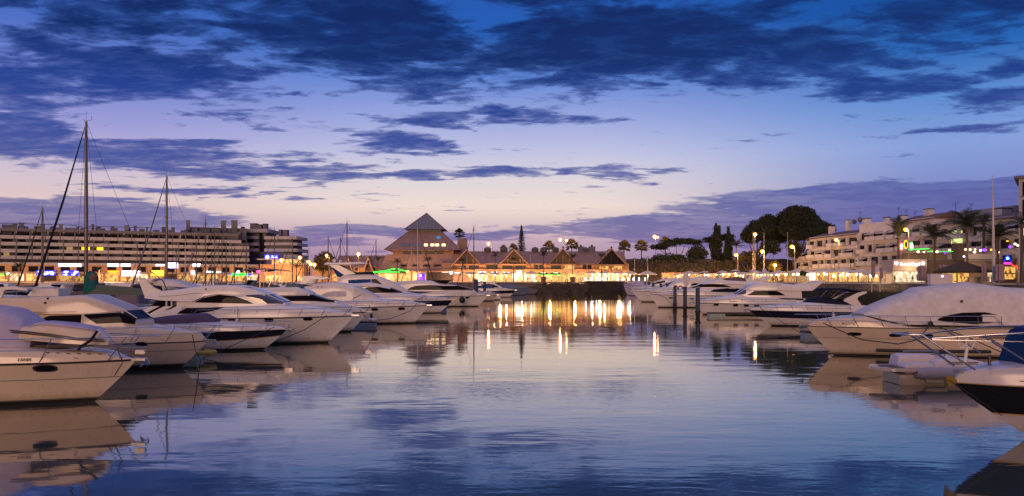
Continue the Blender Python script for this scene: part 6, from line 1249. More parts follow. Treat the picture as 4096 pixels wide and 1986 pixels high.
def tree(px, d, base, lab, clumps, leaf=leafp, name='pine_tree', cat='tree', trunk_r=.35, seed=1, limbs=True, sz=.42, dens=21, group=None, gz=None):
    rr = random.Random(seed); gz = GZ if gz is None else gz; X = PX(px, d); r = thing(name, lab, cat, (X, d, gz), 0, group); b = MB(); t = MB(); zb = PZ(base, d)-gz
    t.tube([(0, 0, -.5), (.1, 0, zb*.5), (0, 0, zb)], [trunk_r, trunk_r*.8, trunk_r*.65], 7)
    for cx, cy, rx, ry in clumps:
        c = Vector((PX(cx, d)-X, rr.uniform(-1, 1)*rx*d/F*.4, PZ(cy, d)-gz)); R3 = (rx*1.18*d/F, rx*d/F*.9, ry*1.18*d/F)
        n = int(dens*R3[0]*R3[2]/(sz*sz)*1.0)
        for k in range(max(5, n//14)):
            a = Vector((rr.gauss(0, .5), rr.gauss(0, .5), rr.gauss(0, .5))); a = a if a.length < 1 else a.normalized(); clump(b, c+Vector((a.x*R3[0]*.8, a.y*R3[1]*.8, a.z*R3[2]*.8)), (R3[0]*.32, R3[1]*.32, R3[2]*.34), 14, sz, rr)
        if limbs: t.tube([(0, 0, zb*.82), (c.x*.55, c.y*.5, zb+(c.z-zb)*.35), (c.x, c.y, c.z)], [trunk_r*.5, trunk_r*.3, trunk_r*.12], 5)
        for k in range(int(n*.16)):
            a = Vector((rr.gauss(0, 1), rr.gauss(0, 1), rr.gauss(0, 1))).normalized(); clump(b, c+Vector((a.x*R3[0], a.y*R3[1], a.z*R3[2]))*1.0, (.5, .5, .4), 2, sz*.75, rr)
    t.build('trunk', bark, r, 60); b.build('crown', leaf, r); return r
tree(2707, 318, 1040, 'flat-topped umbrella pine with bare spreading limbs, left of the cypresses', [(2630, 988, 26, 9), (2665, 978, 30, 11), (2705, 968, 34, 11), (2745, 966, 34, 11), (2783, 970, 26, 9), (2650, 993, 18, 5)], seed=2, trunk_r=.5)
tree(2880, 320, 1030, 'umbrella pine spreading behind the twin cypresses', [(2835, 962, 24, 9), (2870, 952, 28, 12), (2912, 950, 24, 12), (2925, 966, 12, 9)], seed=3, trunk_r=.5)
tree(2790, 314, 1060, 'rounded leafy tree between the umbrella pine and the cypresses', [(2770, 1015, 20, 20), (2795, 1003, 22, 20), (2812, 1020, 18, 18), (2785, 1030, 26, 14)], leaf=leafd, name='broadleaf_tree', seed=4)
tree(2866, 312, 1065, 'forked dark cypress, taller of two', [(2864, 905, 3.5, 12), (2863, 925, 7, 18), (2876, 920, 4.5, 16), (2868, 950, 15, 18), (2866, 985, 22, 26), (2868, 1020, 19, 24)], leaf=leafp, name='cypress_tree', seed=5, limbs=False, dens=40, sz=.36)
tree(2914, 311, 1065, 'slim dark cypress, shorter of two', [(2914, 918, 3.5, 12), (2914, 940, 8, 14), (2914, 965, 13, 20), (2912, 1000, 14, 24), (2908, 1030, 18, 16)], leaf=leafp, name='cypress_tree', seed=6, limbs=False, dens=40, sz=.36)
tree(3030, 308, 1035, 'broad dark pine with a rounded crown behind the paired lamp posts', [(2998, 930, 24, 24), (3030, 905, 30, 22), (3072, 885, 30, 22), (3010, 958, 26, 14), (3060, 925, 40, 26), (3105, 915, 30, 32), (3085, 955, 30, 16), (3120, 940, 34, 30), (2990, 945, 22, 20), (3128, 880, 26, 26), (3140, 925, 40, 34), (3045, 940, 40, 20)], seed=7, trunk_r=.6, dens=30)
tree(3195, 300, 1030, 'tallest dark pine rising above the white apartments', [(3160, 860, 30, 26), (3195, 848, 34, 22), (3225, 862, 28, 26), (3185, 895, 46, 30), (3240, 905, 30, 24), (3150, 915, 34, 26), (3200, 935, 46, 24), (3160, 885, 30, 26), (3235, 880, 26, 26), (3260, 930, 40, 26), (3255, 885, 24, 22), (3300, 925, 34, 22), (3170, 838, 16, 10), (3215, 840, 16, 10)], seed=8, trunk_r=.7, dens=32)
tree(3285, 304, 1000, 'lower dark pine right of the tallest one', [(3262, 892, 22, 16), (3292, 905, 24, 16), (3322, 912, 18, 14), (3280, 930, 40, 22), (3300, 950, 30, 22)], seed=9, dens=30)
tree(3175, 292, 1075, 'small rounded tree lit by a lamp in front of the tallest pine', [(3172, 985, 22, 22), (3185, 1005, 20, 20), (3165, 1015, 16, 16)], leaf=leafb, name='broadleaf_tree', seed=10)
tree(3075, 300, 1085, 'leafy tree filling the gap under the broad pine', [(3080, 980, 30, 16), (3100, 1000, 22, 14), (3060, 1000, 20, 16)], leaf=leafp, name='broadleaf_tree', seed=11)
tree(2995, 296, 1085, 'bushy tree behind the umbrellas, right of the cypresses', [(2985, 1025, 26, 16), (3010, 1030, 22, 16), (2960, 1035, 20, 14), (3030, 1045, 18, 12)], leaf=leafb, name='broadleaf_tree', seed=12)
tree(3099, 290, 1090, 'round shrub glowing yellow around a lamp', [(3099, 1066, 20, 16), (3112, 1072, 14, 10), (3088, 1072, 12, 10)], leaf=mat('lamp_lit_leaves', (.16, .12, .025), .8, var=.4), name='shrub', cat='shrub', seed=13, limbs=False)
tree(1290, 300, 1095, 'brownish bushy tree among lamps at the end of the shops', [(1280, 1040, 20, 18), (1300, 1030, 22, 20), (1322, 1045, 20, 20), (1295, 1065, 34, 18)], leaf=leafb, name='broadleaf_tree', seed=14)
tree(2575, 312, 1085, 'clipped dark hedge tree right of the gabled arcade', [(2545, 1052, 24, 14), (2580, 1050, 22, 14), (2560, 1070, 34, 14)], leaf=leafd, name='broadleaf_tree', seed=15)
for px, cy, lab, s_ in ((2650, 1045, 'low rounded bush below the umbrella pine, left', 21), (2740, 1050, 'low bush beneath the rounded leafy tree', 22), (2700, 1042, 'dense bush around the umbrella pine trunk', 23)):
    tree(px, 308, 1085, lab, [(px-16, cy-4, 26, 20), (px+16, cy-1, 26, 18)], leaf=leafd, name='bush', cat='shrub', seed=s_, limbs=False)
# planted bank behind the right-hand umbrellas
b = MB(); rows = []
for j, (yy, zz) in enumerate(((296, GZ-.2), (300, 7.5), (304, 11.0), (309, 13.2), (318, 13.5), (345, 13.0))): rows.append([(PX(2500+k*22, 300)+0*j, yy+1.2*sin(k*1.3+j), zz+.5*sin(k*.9+j*2)) for k in range(34)])
b.grid(rows); kind(b.build('hillside', mat('ivy_bank', (.085, .055, .032), .95, var=.5, scale=.35, bump=.6, bscale=1.5), smooth=60), 'structure')
rr = random.Random(5); b = MB()
for i in range(1500):
    px = 2515+rr.random()*660; q = rr.random(); yy = 295.6+q*9; z = GZ+.3+q*8.2+rr.uniform(-.2, .5); c = Vector((PX(px, 300), yy-.6, z)); a = Vector((rr.uniform(-1, 1), rr.uniform(-.6, .6), rr.uniform(-1, 1)))*.7; e = Vector((rr.uniform(-1, 1), rr.uniform(-.6, .6), rr.uniform(-1, 1)))*.6; b.add([c-a, c+e, c+a, c-e], [(0, 1, 2, 3)])
o = b.build('ground_cover', leafb); kind(o, 'stuff'); tag(o, 'ivy and low shrubs covering the bank under the pines', 'plants')
# Norfolk pine
def norfolk():
    d = 322; r = thing('norfolk_pine', 'tall tiered conical pine behind the gabled arcade', 'tree', (PX(2086, d), d, GZ)); H = PZ(896, d)-GZ; rr = random.Random(4); MB().tube([(0, 0, 0), (0, 0, H)], [.35, .05], 6).build('trunk', bark, r); b = MB(); n = 24
    for i in range(n):
        z = H*(.32+.66*i/n); L = 3.1*(1-(i/n)**1.25)+.3
        for k in range(17):
            a = k*2*pi/17+i*.37; p0 = Vector((0, 0, z)); p1 = Vector((L*cos(a), L*sin(a), z+.10*L)); u = Vector((-sin(a), cos(a), 0))*.27
            b.add([p0-u*.4, p0+u*.4, p1*.0+p0.lerp(p1, .6)+u+Vector((0, 0, .05)), p1, p0.lerp(p1, .6)-u+Vector((0, 0, .05))], [(0, 1, 2, 3, 4)])
            for q in (.45, .75): m_ = p0.lerp(p1, q); b.add([m_-u*1.1, m_+Vector((0, 0, .30)), m_+u*1.1, m_-Vector((0, 0, .20))], [(0, 1, 2, 3)])
    for i in range(26):
        z = H*(.33+.63*i/25); L = 2.5*(1-(i/25)**1.3)+.15
        clump(b, (0, 0, z), (L*.8, L*.8, .22), 34, .26, rr)
    b.build('crown', leafp, r)
norfolk()
def palm(px, d, crown_py, R, lab, fan=False, up=.5, n=26, seed=1, m=palm_m, gz=GZ, tr=.2, lean=0., pot=False, dead=True):
    rr = random.Random(seed); X = PX(px, d); H = PZ(crown_py, d)-gz; r = thing('palm_tree', lab, 'palm', (X, d, gz), 0, 'palm trees')
    MB().tube([(0, 0, 0), (lean*.3, 0, H*.5), (lean, 0, H)], [tr*1.25, tr*.9, tr*.85], 8).lathe((lean, 0, H-.3), [(tr*.9, -.5), (tr*1.7, .0), (tr*1.2, .45), (.05, .7)], 8).build('trunk', barkp, r, 60)
    b = MB()
    for i in range(n):
        az = 2*pi*(i*.618+rr.uniform(-.04, .04)); el = (up+rr.uniform(-.75, .55)) if not fan and up < .9 else (up+rr.uniform(-.25, .25)) if not fan else rr.uniform(-.9, 1.35); L = R*rr.uniform(.85, 1.1); droop = (1.15 if not fan else .35)*rr.uniform(.8, 1.15)
        pts = []; p = Vector((lean, 0, H)); e = el+.5; st = 9
        for k in range(st+1): pts.append(p.copy()); p += Vector((cos(e)*cos(az), cos(e)*sin(az), sin(e)))*L/st; e -= droop*1.35/st*(.4+1.3*k/st) if not fan else .08
        if fan:
            c = pts[4]; ax = (pts[5]-pts[3]).normalized(); sd = ax.cross(Vector((0, 0, 1))).normalized(); b.tube(pts[:5], .03, 4); m2 = 9
            for k in range(m2): a = (k/(m2-1)-.5)*2.5; dv = ax*cos(a)+sd*sin(a); tip = c+dv*L*.5-Vector((0, 0, .12*L*abs(a))); w_ = (ax*-sin(a)+sd*cos(a))*L*.065; mid_ = c+dv*L*.28; b.add([c, mid_+w_, tip, mid_-w_], [(0, 1, 2, 3)])
        else:
            b.tube(pts, [.05]*6+[.03]*4, 4)
            for k in range(1, st+1):
                for q in (0, .5):
                    a_ = pts[k-1].lerp(pts[k], q); ax = (pts[k]-pts[k-1]).normalized(); sd = ax.cross(Vector((0, 0, 1)))
                    if sd.length < .05: sd = Vector((1, 0, 0))
                    sd.normalize(); ll = L*.26*sin(pi*(.12+.83*(k-1+q)/st))
                    for sg in (-1, 1): tip = a_+sd*sg*ll+ax*ll*.55-Vector((0, 0, ll*.35)); b.add([a_, a_+ax*L*.035, tip], [(0, 1, 2)])
    b.build('crown', m, r)
    if pot: MB().lathe((0, 0, 0), [(.85, 0), (1.05, 1.7), (1.1, 1.9), (.9, 1.9)], 4).build('planter_box', mat('maroon_planter', (.10, .045, .05), .8), r)
    return r
D1 = 284.5
for i, (px, cy, lab, pot) in enumerate(((1980, 1022, 'slim dark palm in front of the arcade, between first and second gables', 0), (2054, 1040, 'slim dark palm centred on the second gable', 0), (2174, 1020, 'dark palm in a maroon box planter, left one of two', 1), (2291, 1030, 'dark palm in a maroon box planter, right one of two', 1), (2407, 1026, 'slim dark palm at the left foot of the fourth gable', 0), (1850, 1046, 'slim dark palm in front of the first gable', 0), (1712, 1040, 'dark palm before the pyramid skirt wall', 0), (1590, 1050, 'short pale palm above the green neon outline', 0), (1512, 1040, 'dark palm left of the pyramid', 0))):
    palm(px, D1, cy, 2.3, lab, up=.35, n=20, seed=i+3, tr=.17, pot=bool(pot), m=mat('dusk_palm_frond', (.035, .028, .02), .8, var=.4))
for i, (px, cy, R_, lab) in enumerate(((2196, 990, 2.6, 'palm glowing gold behind the arcade roof, left of the double lamp'), (2287, 986, 2.9, 'palm glowing gold behind the arcade roof, right of the double lamp'), (2015, 1000, 1.9, 'small dark palm top left of the tiered pine'), (2052, 997, 2.1, 'small dark palm top touching the tiered pine'), (2496, 990, 2.7, 'fan palm at the right end of the arcade roof'), (2566, 989, 2.8, 'fan palm standing clear right of the arcade, lit on one side'), (2662, 975, 2.6, 'fan palm lit gold behind the umbrella pine'))):
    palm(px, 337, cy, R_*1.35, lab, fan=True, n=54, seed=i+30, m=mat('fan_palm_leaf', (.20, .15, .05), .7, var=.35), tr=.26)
palm(1838, 340, 938, 3.2, 'tall thin fan palm standing alone right of the pyramid', fan=True, n=40, seed=50, tr=.2, m=leafd)
for i, (px, d, cy, R_, lab, up) in enumerate(((2945, 300, 985, 4.0, 'feathery date palm right of the cypresses', .4), (3018, 292, 1020, 3.4, 'feathery palm under the broad pine', .4), (1186, 288, 1066, 2.4, 'dark small palm before the orange-lit corner building', .3), (1211, 296, 1050, 2.6, 'dark palm beside the bright corner lamp', .3), (395, 268, 1080, 1.8, 'little palm in front of the shops left of the orange sign', .3), (76, 270, 1070, 2.6, 'dark palm beside the blue neon at the far left', .4))):
    palm(px, d, cy, R_, lab, up=up, n=24, seed=i+60, m=leafd)
for i, (px, d, cy, R_, lab, up, n) in enumerate(((3594, 196, 950, 6.0, 'tall palm with upswept V-shaped fronds before the second lit quay lamp', 1.05, 16), (3738, 186, 948, 5.8, 'drooping dark palm behind the glowing restaurant sign', .35, 30), (3868, 190, 910, 6.2, 'big dark palm beside the lit stairwell window', .45, 34), (3990, 186, 950, 5.4, 'dark palm just behind the flagpole', .3, 30), (4088, 160, 900, 3.6, 'dark thick palm trunk at the right edge', .5, 14), (3935, 196, 890, 3.0, 'palm top showing above the dark tiled roof', .5, 22))):
    palm(px, d, cy, R_, lab, up=up, n=n, seed=i+80, m=leafd, tr=.36)
# --- street lamps
def street_lamp(px, py, d, lab, twin=None, arm=.0, power=260, gz=GZ, r_=.42, hi=None):
    X = PX(px, d); H = PZ(py, d)-gz; t = thing('street_lamp', lab, 'street lamp', (X+arm, d, gz), 0, 'orange street lamps')
    b = MB().tube([(0, 0, 0), (0, 0, max(hi or 0, H-.2))], [.14, .09], 8)
    if arm or twin: b.tube([(0, 0, H-.7), (-arm*.5, 0, H+.05), (-arm, 0, H+.1)], .06, 6)
    b.build('pole', mat('lamp_post_paint', (.36, .30, .25), .5), t, 60)
    MB().sphere((-arm, 0, H), r_, 12, 0, .85).build('lamp_globe', g_lamp, t, 60); MB().sphere((-arm, -r_*.72, H-r_*.1), r_*.5, 8).build('bulb', g_bulb, t, 60); lamp('lamp_light', (-arm, -.1, H-.6), power*1.8, (1., .50, .16), t, .35)  # oversized orange globe imitates the lamp's halo, front ball its bright core
    if twin: x = PX(twin[0], d)-X-arm; z = PZ(twin[1], d)-gz; MB().tube([(0, 0, z-.6), (x, 0, z+.1)], .06, 6).build('second_arm', dkmetal, t); MB().sphere((x, 0, z), r_*.8, 10, 0, .8).build('lamp_globe', g_lamp, t, 60); MB().sphere((x, -r_*.6, z), r_*.38, 8).build('bulb', g_bulb, t, 60)
street_lamp(1954, 975, 329, 'orange lamp glowing above the arcade roof, right of the lone fan palm', arm=1.6, power=2500, r_=.85); street_lamp(2241, 960, 330, 'double-headed orange lamp above the third gable', (2266, 963), 1.5, power=2200, r_=.85); street_lamp(2618, 947, 330, 'tall orange lamp between the fan palm and the umbrella pine', (2630, 950), .4, power=1800, r_=.85)
for px, py, d, lab, arm in ((3020, 938, 288, 'tall orange lamp in front of the broad pine, left of two poles', 0), (3168, 988, 262, 'orange lamp on a tall pole before the white apartments, left', .9), (3049, 1006, 280, 'lower orange lamp just right of the paired poles', .8), (2945, 1021, 292, 'dim orange lamp by the feathery date palm', .6), (3344, 960, 228, 'orange lamp lighting the first white apartment block', .9), (3622, 919, 192, 'orange lamp on a leaning arm behind the V-shaped palm', .8), (3099, 1061, 286, 'yellow lamp glowing inside the round shrub', 0),
                            (1434, 1017, 298, 'orange lamp left of the pyramid', 0), (1127, 1041, 292, 'orange lamp with thick lit post in front of the corner building', 0), (1200, 1031, 290, 'brightest orange lamp at the end of the balconies', 0), (1308, 1023, 296, 'orange lamp before the brownish bushy tree', .8), (1234, 1048, 292, 'left lamp of the close pair by the brownish tree', 0), (1243, 1057, 290, 'right lamp of the close pair by the brownish tree', 0), (1258, 1059, 286, 'small low lamp right of the close pair', 0)):
    street_lamp(px, py, d, lab, None, arm, power=2600 if px in (3020, 3168, 3049) else 1100 if d > 250 else 800, r_=.78 if d > 250 else .54)
for i, (px, top, d) in enumerate(((3012, 930, 284), (3056, 930, 283), (3150, 930, 258), (3324, 905, 222), (2538, 1034, 288), (2590, 1020, 286), (2122, 1018, 286), (2092, 1018, 285))):
    r = .12 if d > 230 else .1; H = PZ(top, d)-GZ; t = thing('slim_mast_pole', 'pale slim pole %s' % ['left of a twin pair before the pines', 'right of a twin pair before the pines', 'carrying a lamp beside the pine trees', 'beside the lamp of the first white block', 'at the right end of the arcade', 'with tiny twin heads right of the arcade', 'in front of the second and third gables', 'with a crossbar by the second gable'][i], 'pole', (PX(px, d), d, GZ), 0, 'pale poles on the promenade'); MB().tube([(0, 0, 0), (0, 0, H)], [r*1.3, r*.7], 8).build('pole', conc, t, 60)
    if i in (5, 7): MB().tube([(-.8, 0, H-.6), (.8, 0, H-.6)], .06, 5).build('crossbar', dkmetal, t)
t = thing('flagpole', 'tall tapering white flagpole at the right-hand terrace', 'flagpole', (PX(3975, 160), 160, GZ)); H = PZ(700, 160)-GZ; MB().tube([(0, 0, 0), (-.1, 0, H*.5), (-.25, 0, H)], [.34, .24, .05], 10).build('pole', mat('white_pole_paint', (.55, .48, .44), .5), t, 60); MB().tube([(-.8, 0, H*.88), (.2, 0, H*.88)], .05, 5).build('crossbar', dkmetal, t)
# --- parasols
cream = mat('cream_parasol_canvas', (.70, .60, .48), .85, spec=.2, var=.06, bump=.2, bscale=3)
def parasol(px, d, ptop, peave, pw, lab, m=cream, group='cream parasols', y=None, square=True, light=None):
    X = PX(px, d); r = thing('parasol', lab, 'parasol', (X, d, GZ), 0, group); zt, ze = PZ(ptop, d)-GZ, PZ(peave, d)-GZ; h = pw*d/F/2; n = 8; b = MB(); rings = []
    for q in (1., .66, .33, .02): rings.append([(h*q*(1.08 if k % 2 else 1)*cos(2*pi*(k+.5)/n), h*q*(1.08 if k % 2 else 1)*sin(2*pi*(k+.5)/n), ze+(zt-ze)*(1-q)**.85) for k in range(n)])
    b.loft([[(x, y_, z-.30) for x, y_, z in rings[0]]]+rings, 0, True, False); b.build('canopy', m, r, 20); MB().tube([(0, 0, 0), (0, 0, zt-.1)], .07, 6).build('pole', conc, r); b = MB()
    for k in range(n): x, y_, z = rings[0][k]; b.tube([(x*.97, y_*.97, z-.04), (0, 0, zt-.12)], .025, 3)
    b.build('ribs', wood2, r); MB().lathe((0, 0, 0), [(.45, 0), (.45, .12), (.12, .16)], 10).build('base', dkmetal, r)
    if light: lamp('parasol_light', (0, -.3, ze-.5), light, (1., .70, .36), r, .25)
    return r
k = 0
for i, (px, pt, pe, pw, d) in enumerate(((1879, 1087, 1096, 52, 289), (1929, 1088, 1097, 46, 289), (1978, 1087, 1097, 46, 289), (2026, 1088, 1097, 46, 289), (2123, 1084, 1095, 52, 289), (2369, 1084, 1093, 50, 291), (2418, 1085, 1093, 50, 291), (2470, 1085, 1094, 48, 291), (2520, 1084, 1096, 58, 290), (2591, 1084, 1097, 68, 282))):
    parasol(px, d, pt, pe, pw, 'cream parasol, %s from the left in front of the arcade' % ORD[i], light=700)
lst = ((2711, 1093, 1099, 36, 270), (2757, 1084, 1095, 62, 268), (2818, 1084, 1096, 62, 262), (2890, 1082, 1094, 58, 256), (2942, 1078, 1090, 56, 252), (2972, 1085, 1097, 56, 246), (3014, 1079, 1092, 58, 246), (3060, 1083, 1095, 60, 240), (3115, 1081, 1094, 64, 236), (3188, 1077, 1092, 76, 230), (3240, 1079, 1093, 60, 226), (3296, 1074, 1087, 86, 218), (3372, 1071, 1087, 96, 210), (3441, 1075, 1090, 90, 204), (3540, 1067, 1087, 150, 194), (3480, 1084, 1096, 60, 188))
for i, (px, pt, pe, pw, d) in enumerate(lst): parasol(px, d, pt, pe, pw, 'cream parasol on the right quay, %s from the left' % ORD[i], group='cream parasols on the right quay', light=850)
gr = canvas('green_trimmed_canvas', (.10, .10, .07))
for i, px in enumerate((2172, 2222)):
    t = parasol(px, 289.5, 1085, 1097, 48, 'dark canopy with green neon trim, %s one of two' % ('left', 'right')[i], m=gr, group='green-trimmed canopies'); z = PZ(1097, 289.5)-GZ-.3; MB().tube([(-2.3, -2.1, z), (2.3, -2.1, z)], .1, 5).build('neon_trim', g_green, t); MB().b2((-.9, -1.7, z+.55), (.9, -1.5, z+1.0)).build('name_plate', g_cream, t)
for i, px in enumerate((2270, 2322)):
    d = 289; X = PX(px, d); t = thing('gable_canopy', 'small white triangular canopy over a terrace, %s one of two' % ('left', 'right')[i], 'canopy', (X, d, GZ), 0, 'triangular canopies'); h = 22*d/F; zt, ze = PZ(1084, d)-GZ, PZ(1096, d)-GZ; MB().add([(-h, -1, ze), (0, -1, zt), (h, -1, ze), (-h, 3, ze), (0, 3, zt), (h, 3, ze), (-h, -1, ze-.25), (0, -1, zt-.3), (h, -1, ze-.25)], [(0, 1, 4, 3), (1, 2, 5, 4), (0, 6, 7, 1), (1, 7, 8, 2)]).build('canopy', mat('white_fascia', (.7, .62, .52), .7), t); b = MB()
    for sx in (-1, 1): b = MB().tube([(sx*h*.95, -.9, 0), (sx*h*.95, -.9, ze)], .07, 5); b.build('post', conc, t)
    MB().b2((-h*.9, -.95, 2.6), (h*.9, -.85, 2.75)).build('crossbeam', conc, t)
# white light posts on the dark wall
for i, px in enumerate((2343, 2365, 2386, 2407, 2471, 2492, 2513, 2535, 2556, 2580)):
    d = 287.2 if px < 2500 else 283; t = thing('light_post', 'low white light post at the water edge, %s from the left' % ORD[i], 'lamp', (PX(px, d), d, GZ+.3), 0, 'white light posts along the quay edge'); MB().lathe((0, 0, 0), [(.2, .15), (.22, .25), (.22, 1.25), (.2, 1.3)], 10).build('light_tube', g_led, t, 60); MB().lathe((0, 0, 0), [(.26, 0), (.26, .14)], 10).build('base', dkmetal, t); MB().lathe((0, 0, 0), [(.24, 1.31), (.24, 1.38)], 10).build('cap', dkmetal, t)
t = thing('glass_balustrade', 'low glass balustrade between the white light posts', 'railing', (PX(2440, 287.6), 287.6, GZ+.3)); x0, x1 = PX(2341, 287.6)-t.location.x, PX(2498, 287.6)-t.location.x; MB().tube([(x0, 0, 1.05), (x1, 0, 1.05)], .04, 5).build('top_rail', steel, t); b = MB()
for k in range(16): x = x0+(x1-x0)*k/15; MB().tube([(x, 0, 0), (x, 0, 1.05)], .03, 4).build('baluster', steel, t)
# --- right-hand terrace
def closed_parasol(px, d, y0, y1, w_, lab, m=cv_grey):
    zt, zb = PZ(y0, d)-GZ, max(.5, PZ(y1, d)-GZ); h = w_*d/F/2; t = thing('furled_parasol', lab, 'parasol', (PX(px, d), d, GZ), 0, 'furled parasols'); rr = random.Random(px); prof = ((.7, zb), (.95, zb+.06*(zt-zb)), (.9, zb+.35*(zt-zb)), (.74, zb+.55*(zt-zb)), (.92, zb+.72*(zt-zb)), (1., zb+.86*(zt-zb)), (.7, zt-.04*(zt-zb)), (.1, zt)); n = 14
    MB().loft([[(h*q*(1+.18*((k % 2)*2-1))*cos(2*pi*k/n), h*q*(1+.18*((k % 2)*2-1))*sin(2*pi*k/n), z) for k in range(n)] for q, z in prof]).build('furled_canvas', m, t, 30); MB().tube([(0, 0, 0), (0, 0, zt+.15)], .06, 6).build('pole', conc, t)
mauve = canvas('mauve_furled_canvas', (.30, .22, .22))
for px, d, y0, y1, w_, lab in ((3492, 178, 1043, 1110, 15, 'tall slim furled parasol, left of a pair near the quay edge'), (3525, 176, 1070, 1115, 13, 'slim furled parasol, right of a pair near the quay edge'), (3686, 170, 1064, 1126, 34, 'thick furled parasol left of the white cabinet'), (3775, 172, 1060, 1100, 30, 'thick furled parasol behind the white cabinet'), (3936, 162, 1054, 1130, 19, 'furled parasol right of the pyramid-roofed kiosk'), (3998, 158, 1057, 1134, 32, 'thick furled parasol right of the flagpole')): closed_parasol(px, d, y0, y1, w_, lab, mauve)
d = 168; X = PX(3850, d); t = thing('kiosk', 'open kiosk with a dark thatched pyramid roof and lit counter', 'kiosk', (X, d, GZ)); zt, ze = PZ(1047, d)-GZ, PZ(1086, d)-GZ; thatch = mat('dark_thatch', (.06, .035, .02), .95, var=.4, scale=3, bump=.6, bscale=12); h = 76*d/F
MB().loft([[(-h, -h, ze-.35), (h, -h, ze-.35), (h, h, ze-.35), (-h, h, ze-.35)], [(-h, -h, ze), (h, -h, ze), (h, h, ze), (-h, h, ze)], [(-.3, -.3, zt), (.3, -.3, zt), (.3, .3, zt), (-.3, .3, zt)]]).build('roof', thatch, t)
for sx in (-1, 1):
    for sy in (-1, 1): MB().tube([(sx*h*.7, sy*h*.7, 0), (sx*h*.7, sy*h*.7, ze)], .13, 6).build('post', wood2, t)
MB().b2((-h*.1, -h*.75, .0), (h*.95, -h*.6, 1.25)).b2((-h*.15, -h*.8, 1.25), (h, -h*.5, 1.36)).build('counter', mat('lit_counter_front', (.45, .36, .22), .6), t); MB().b2((-h*.7, h*.6, 0), (h*.7, h*.66, ze-.4)).build('back_wall', int_w[1], t); MB().lathe((.6, 0, zt), [(.2, -.5), (.2, .9)], 8).build('flue', conc, t); lamp('kiosk_light', (0, 0, ze-.3), 260, (1., .62, .28), t)
d = 163; t = thing('white_cabinet', 'white box cabinet with small lit emblem at the quay edge', 'cabinet', (PX(3760, d), d, GZ-.3)); w_ = 44*d/F; hz = PZ(1097, d)-GZ+.3; MB().b2((-w_, -.6, 0), (w_, .6, hz)).build('body', mat('white_cabinet_paint', (.58, .53, .55), .5), t); MB().sphere((.15, -.62, hz-.5), .19, 10).sphere((.3, -.62, hz-.42), .1, 8).build('emblem', g_white, t, 60); MB().b2((-w_-.05, -.65, hz), (w_+.05, .65, hz+.06)).build('lid', conc, t)
# restaurant with the glowing script
d = 186; r = thing('restaurant', 'white restaurant front with a glowing script name and round emblems', 'restaurant', (PX(3640, d), d, GZ)); w0, w1 = PX(3572, d)-r.location.x, PX(3708, d)-r.location.x; zt = PZ(1040, d)-GZ
MB().b2((w0, 0, 3.0), (w1, 6, zt)).b2((w0, .6, 0), (w1, 6, 3.0)).build('wall', mat('cream_front', (.55, .42, .33), .8), r); MB().b2((w0+.4, .52, .2), (w1-.4, .57, 2.8)).build('window', int_c[1], r); lettering('SanotoBagel', 1.0, (PX(3640, d)-r.location.x, -.03, PZ(1057, d)-GZ), g_white, r, depth=.03, name='script_lettering')
for px in (3585, 3692): MB().lathe((0, 0, 0), [(.42, -.03), (.42, .03)], 16).build('round_emblem', g_white, r).matrix_local = Matrix.Translation((PX(px, d)-r.location.x, -.06, PZ(1054, d)-GZ))@Matrix.Rotation(pi/2, 4, 'X')
MB().b2((w0, -.2, zt), (w1, 0, zt+.15)).build('coping', plaster, r); lamp('restaurant_light', (0, -2.5, 3.4), 500, (1., .72, .42), r)
# upper terrace bar with strings of lamps
d = 190; r = thing('terrace_bar', 'raised terrace bar with wooden screens above the glowing restaurant', 'bar', (PX(3800, d), d+2, GZ)); X0 = r.location.x; q = lambda px: PX(px, d+2)-X0; zq = lambda py: PZ(py, d+2)-GZ
MB().b2((q(3600), 0, zq(1042)), (q(4068), 8, zq(1037))).build('floor_slab', plaster2, r); MB().b2((q(3612), .1, zq(1037)), (q(3790), .25, zq(1016))).build('wood_screen', wood, r); MB().b2((q(3612), .05, zq(1017)), (q(3790), .3, zq(1014))).build('top_rail', wood2, r); MB().b2((q(3862), .1, zq(1046)), (q(4062), .4, zq(1016))).build('parapet', plaster, r); MB().b2((q(3715), .2, 0), (q(3860), 6, zq(1040))).build('lower_wall', mat('dark_brown_wall', (.12, .09, .075), .85, var=.2), r)  # lower wall is an even dark brown
MB().b2((q(3862), .5, 0), (q(4066), 6, zq(1044))).build('back_wall', mat('bar_wall', (.30, .22, .17), .85), r); MB().b2((q(4000), .42, .9), (q(4066), .48, zq(1068))).build('bar_opening', int_w[1], r); MB().b2((q(3955), .42, .2), (q(3972), .48, zq(1085))).build('doorway', int_c[1], r); MB().b2((q(3818), -.6, zq(1045)), (q(3853), 1.2, zq(975))).build('brown_shaft', wood2, r)
MB().b2((q(3990), -.25, zq(1097)), (q(4066), .3, zq(1093))).build('counter', plaster, r)
b = MB().tube([(q(3629), -.6, zq(1000)), (q(3712), -.6, zq(996))], .09, 5); b.build('neon_tube', g_green, r); MB().tube([(q(3704), -.6, zq(1008)), (q(3726), -.6, zq(1006))], .08, 5).build('neon_tube', g_green, r); MB().tube([(q(3738), -.6, zq(1007)), (q(3808), -.6, zq(1007))], .05, 5).build('neon_tube', g_green, r)
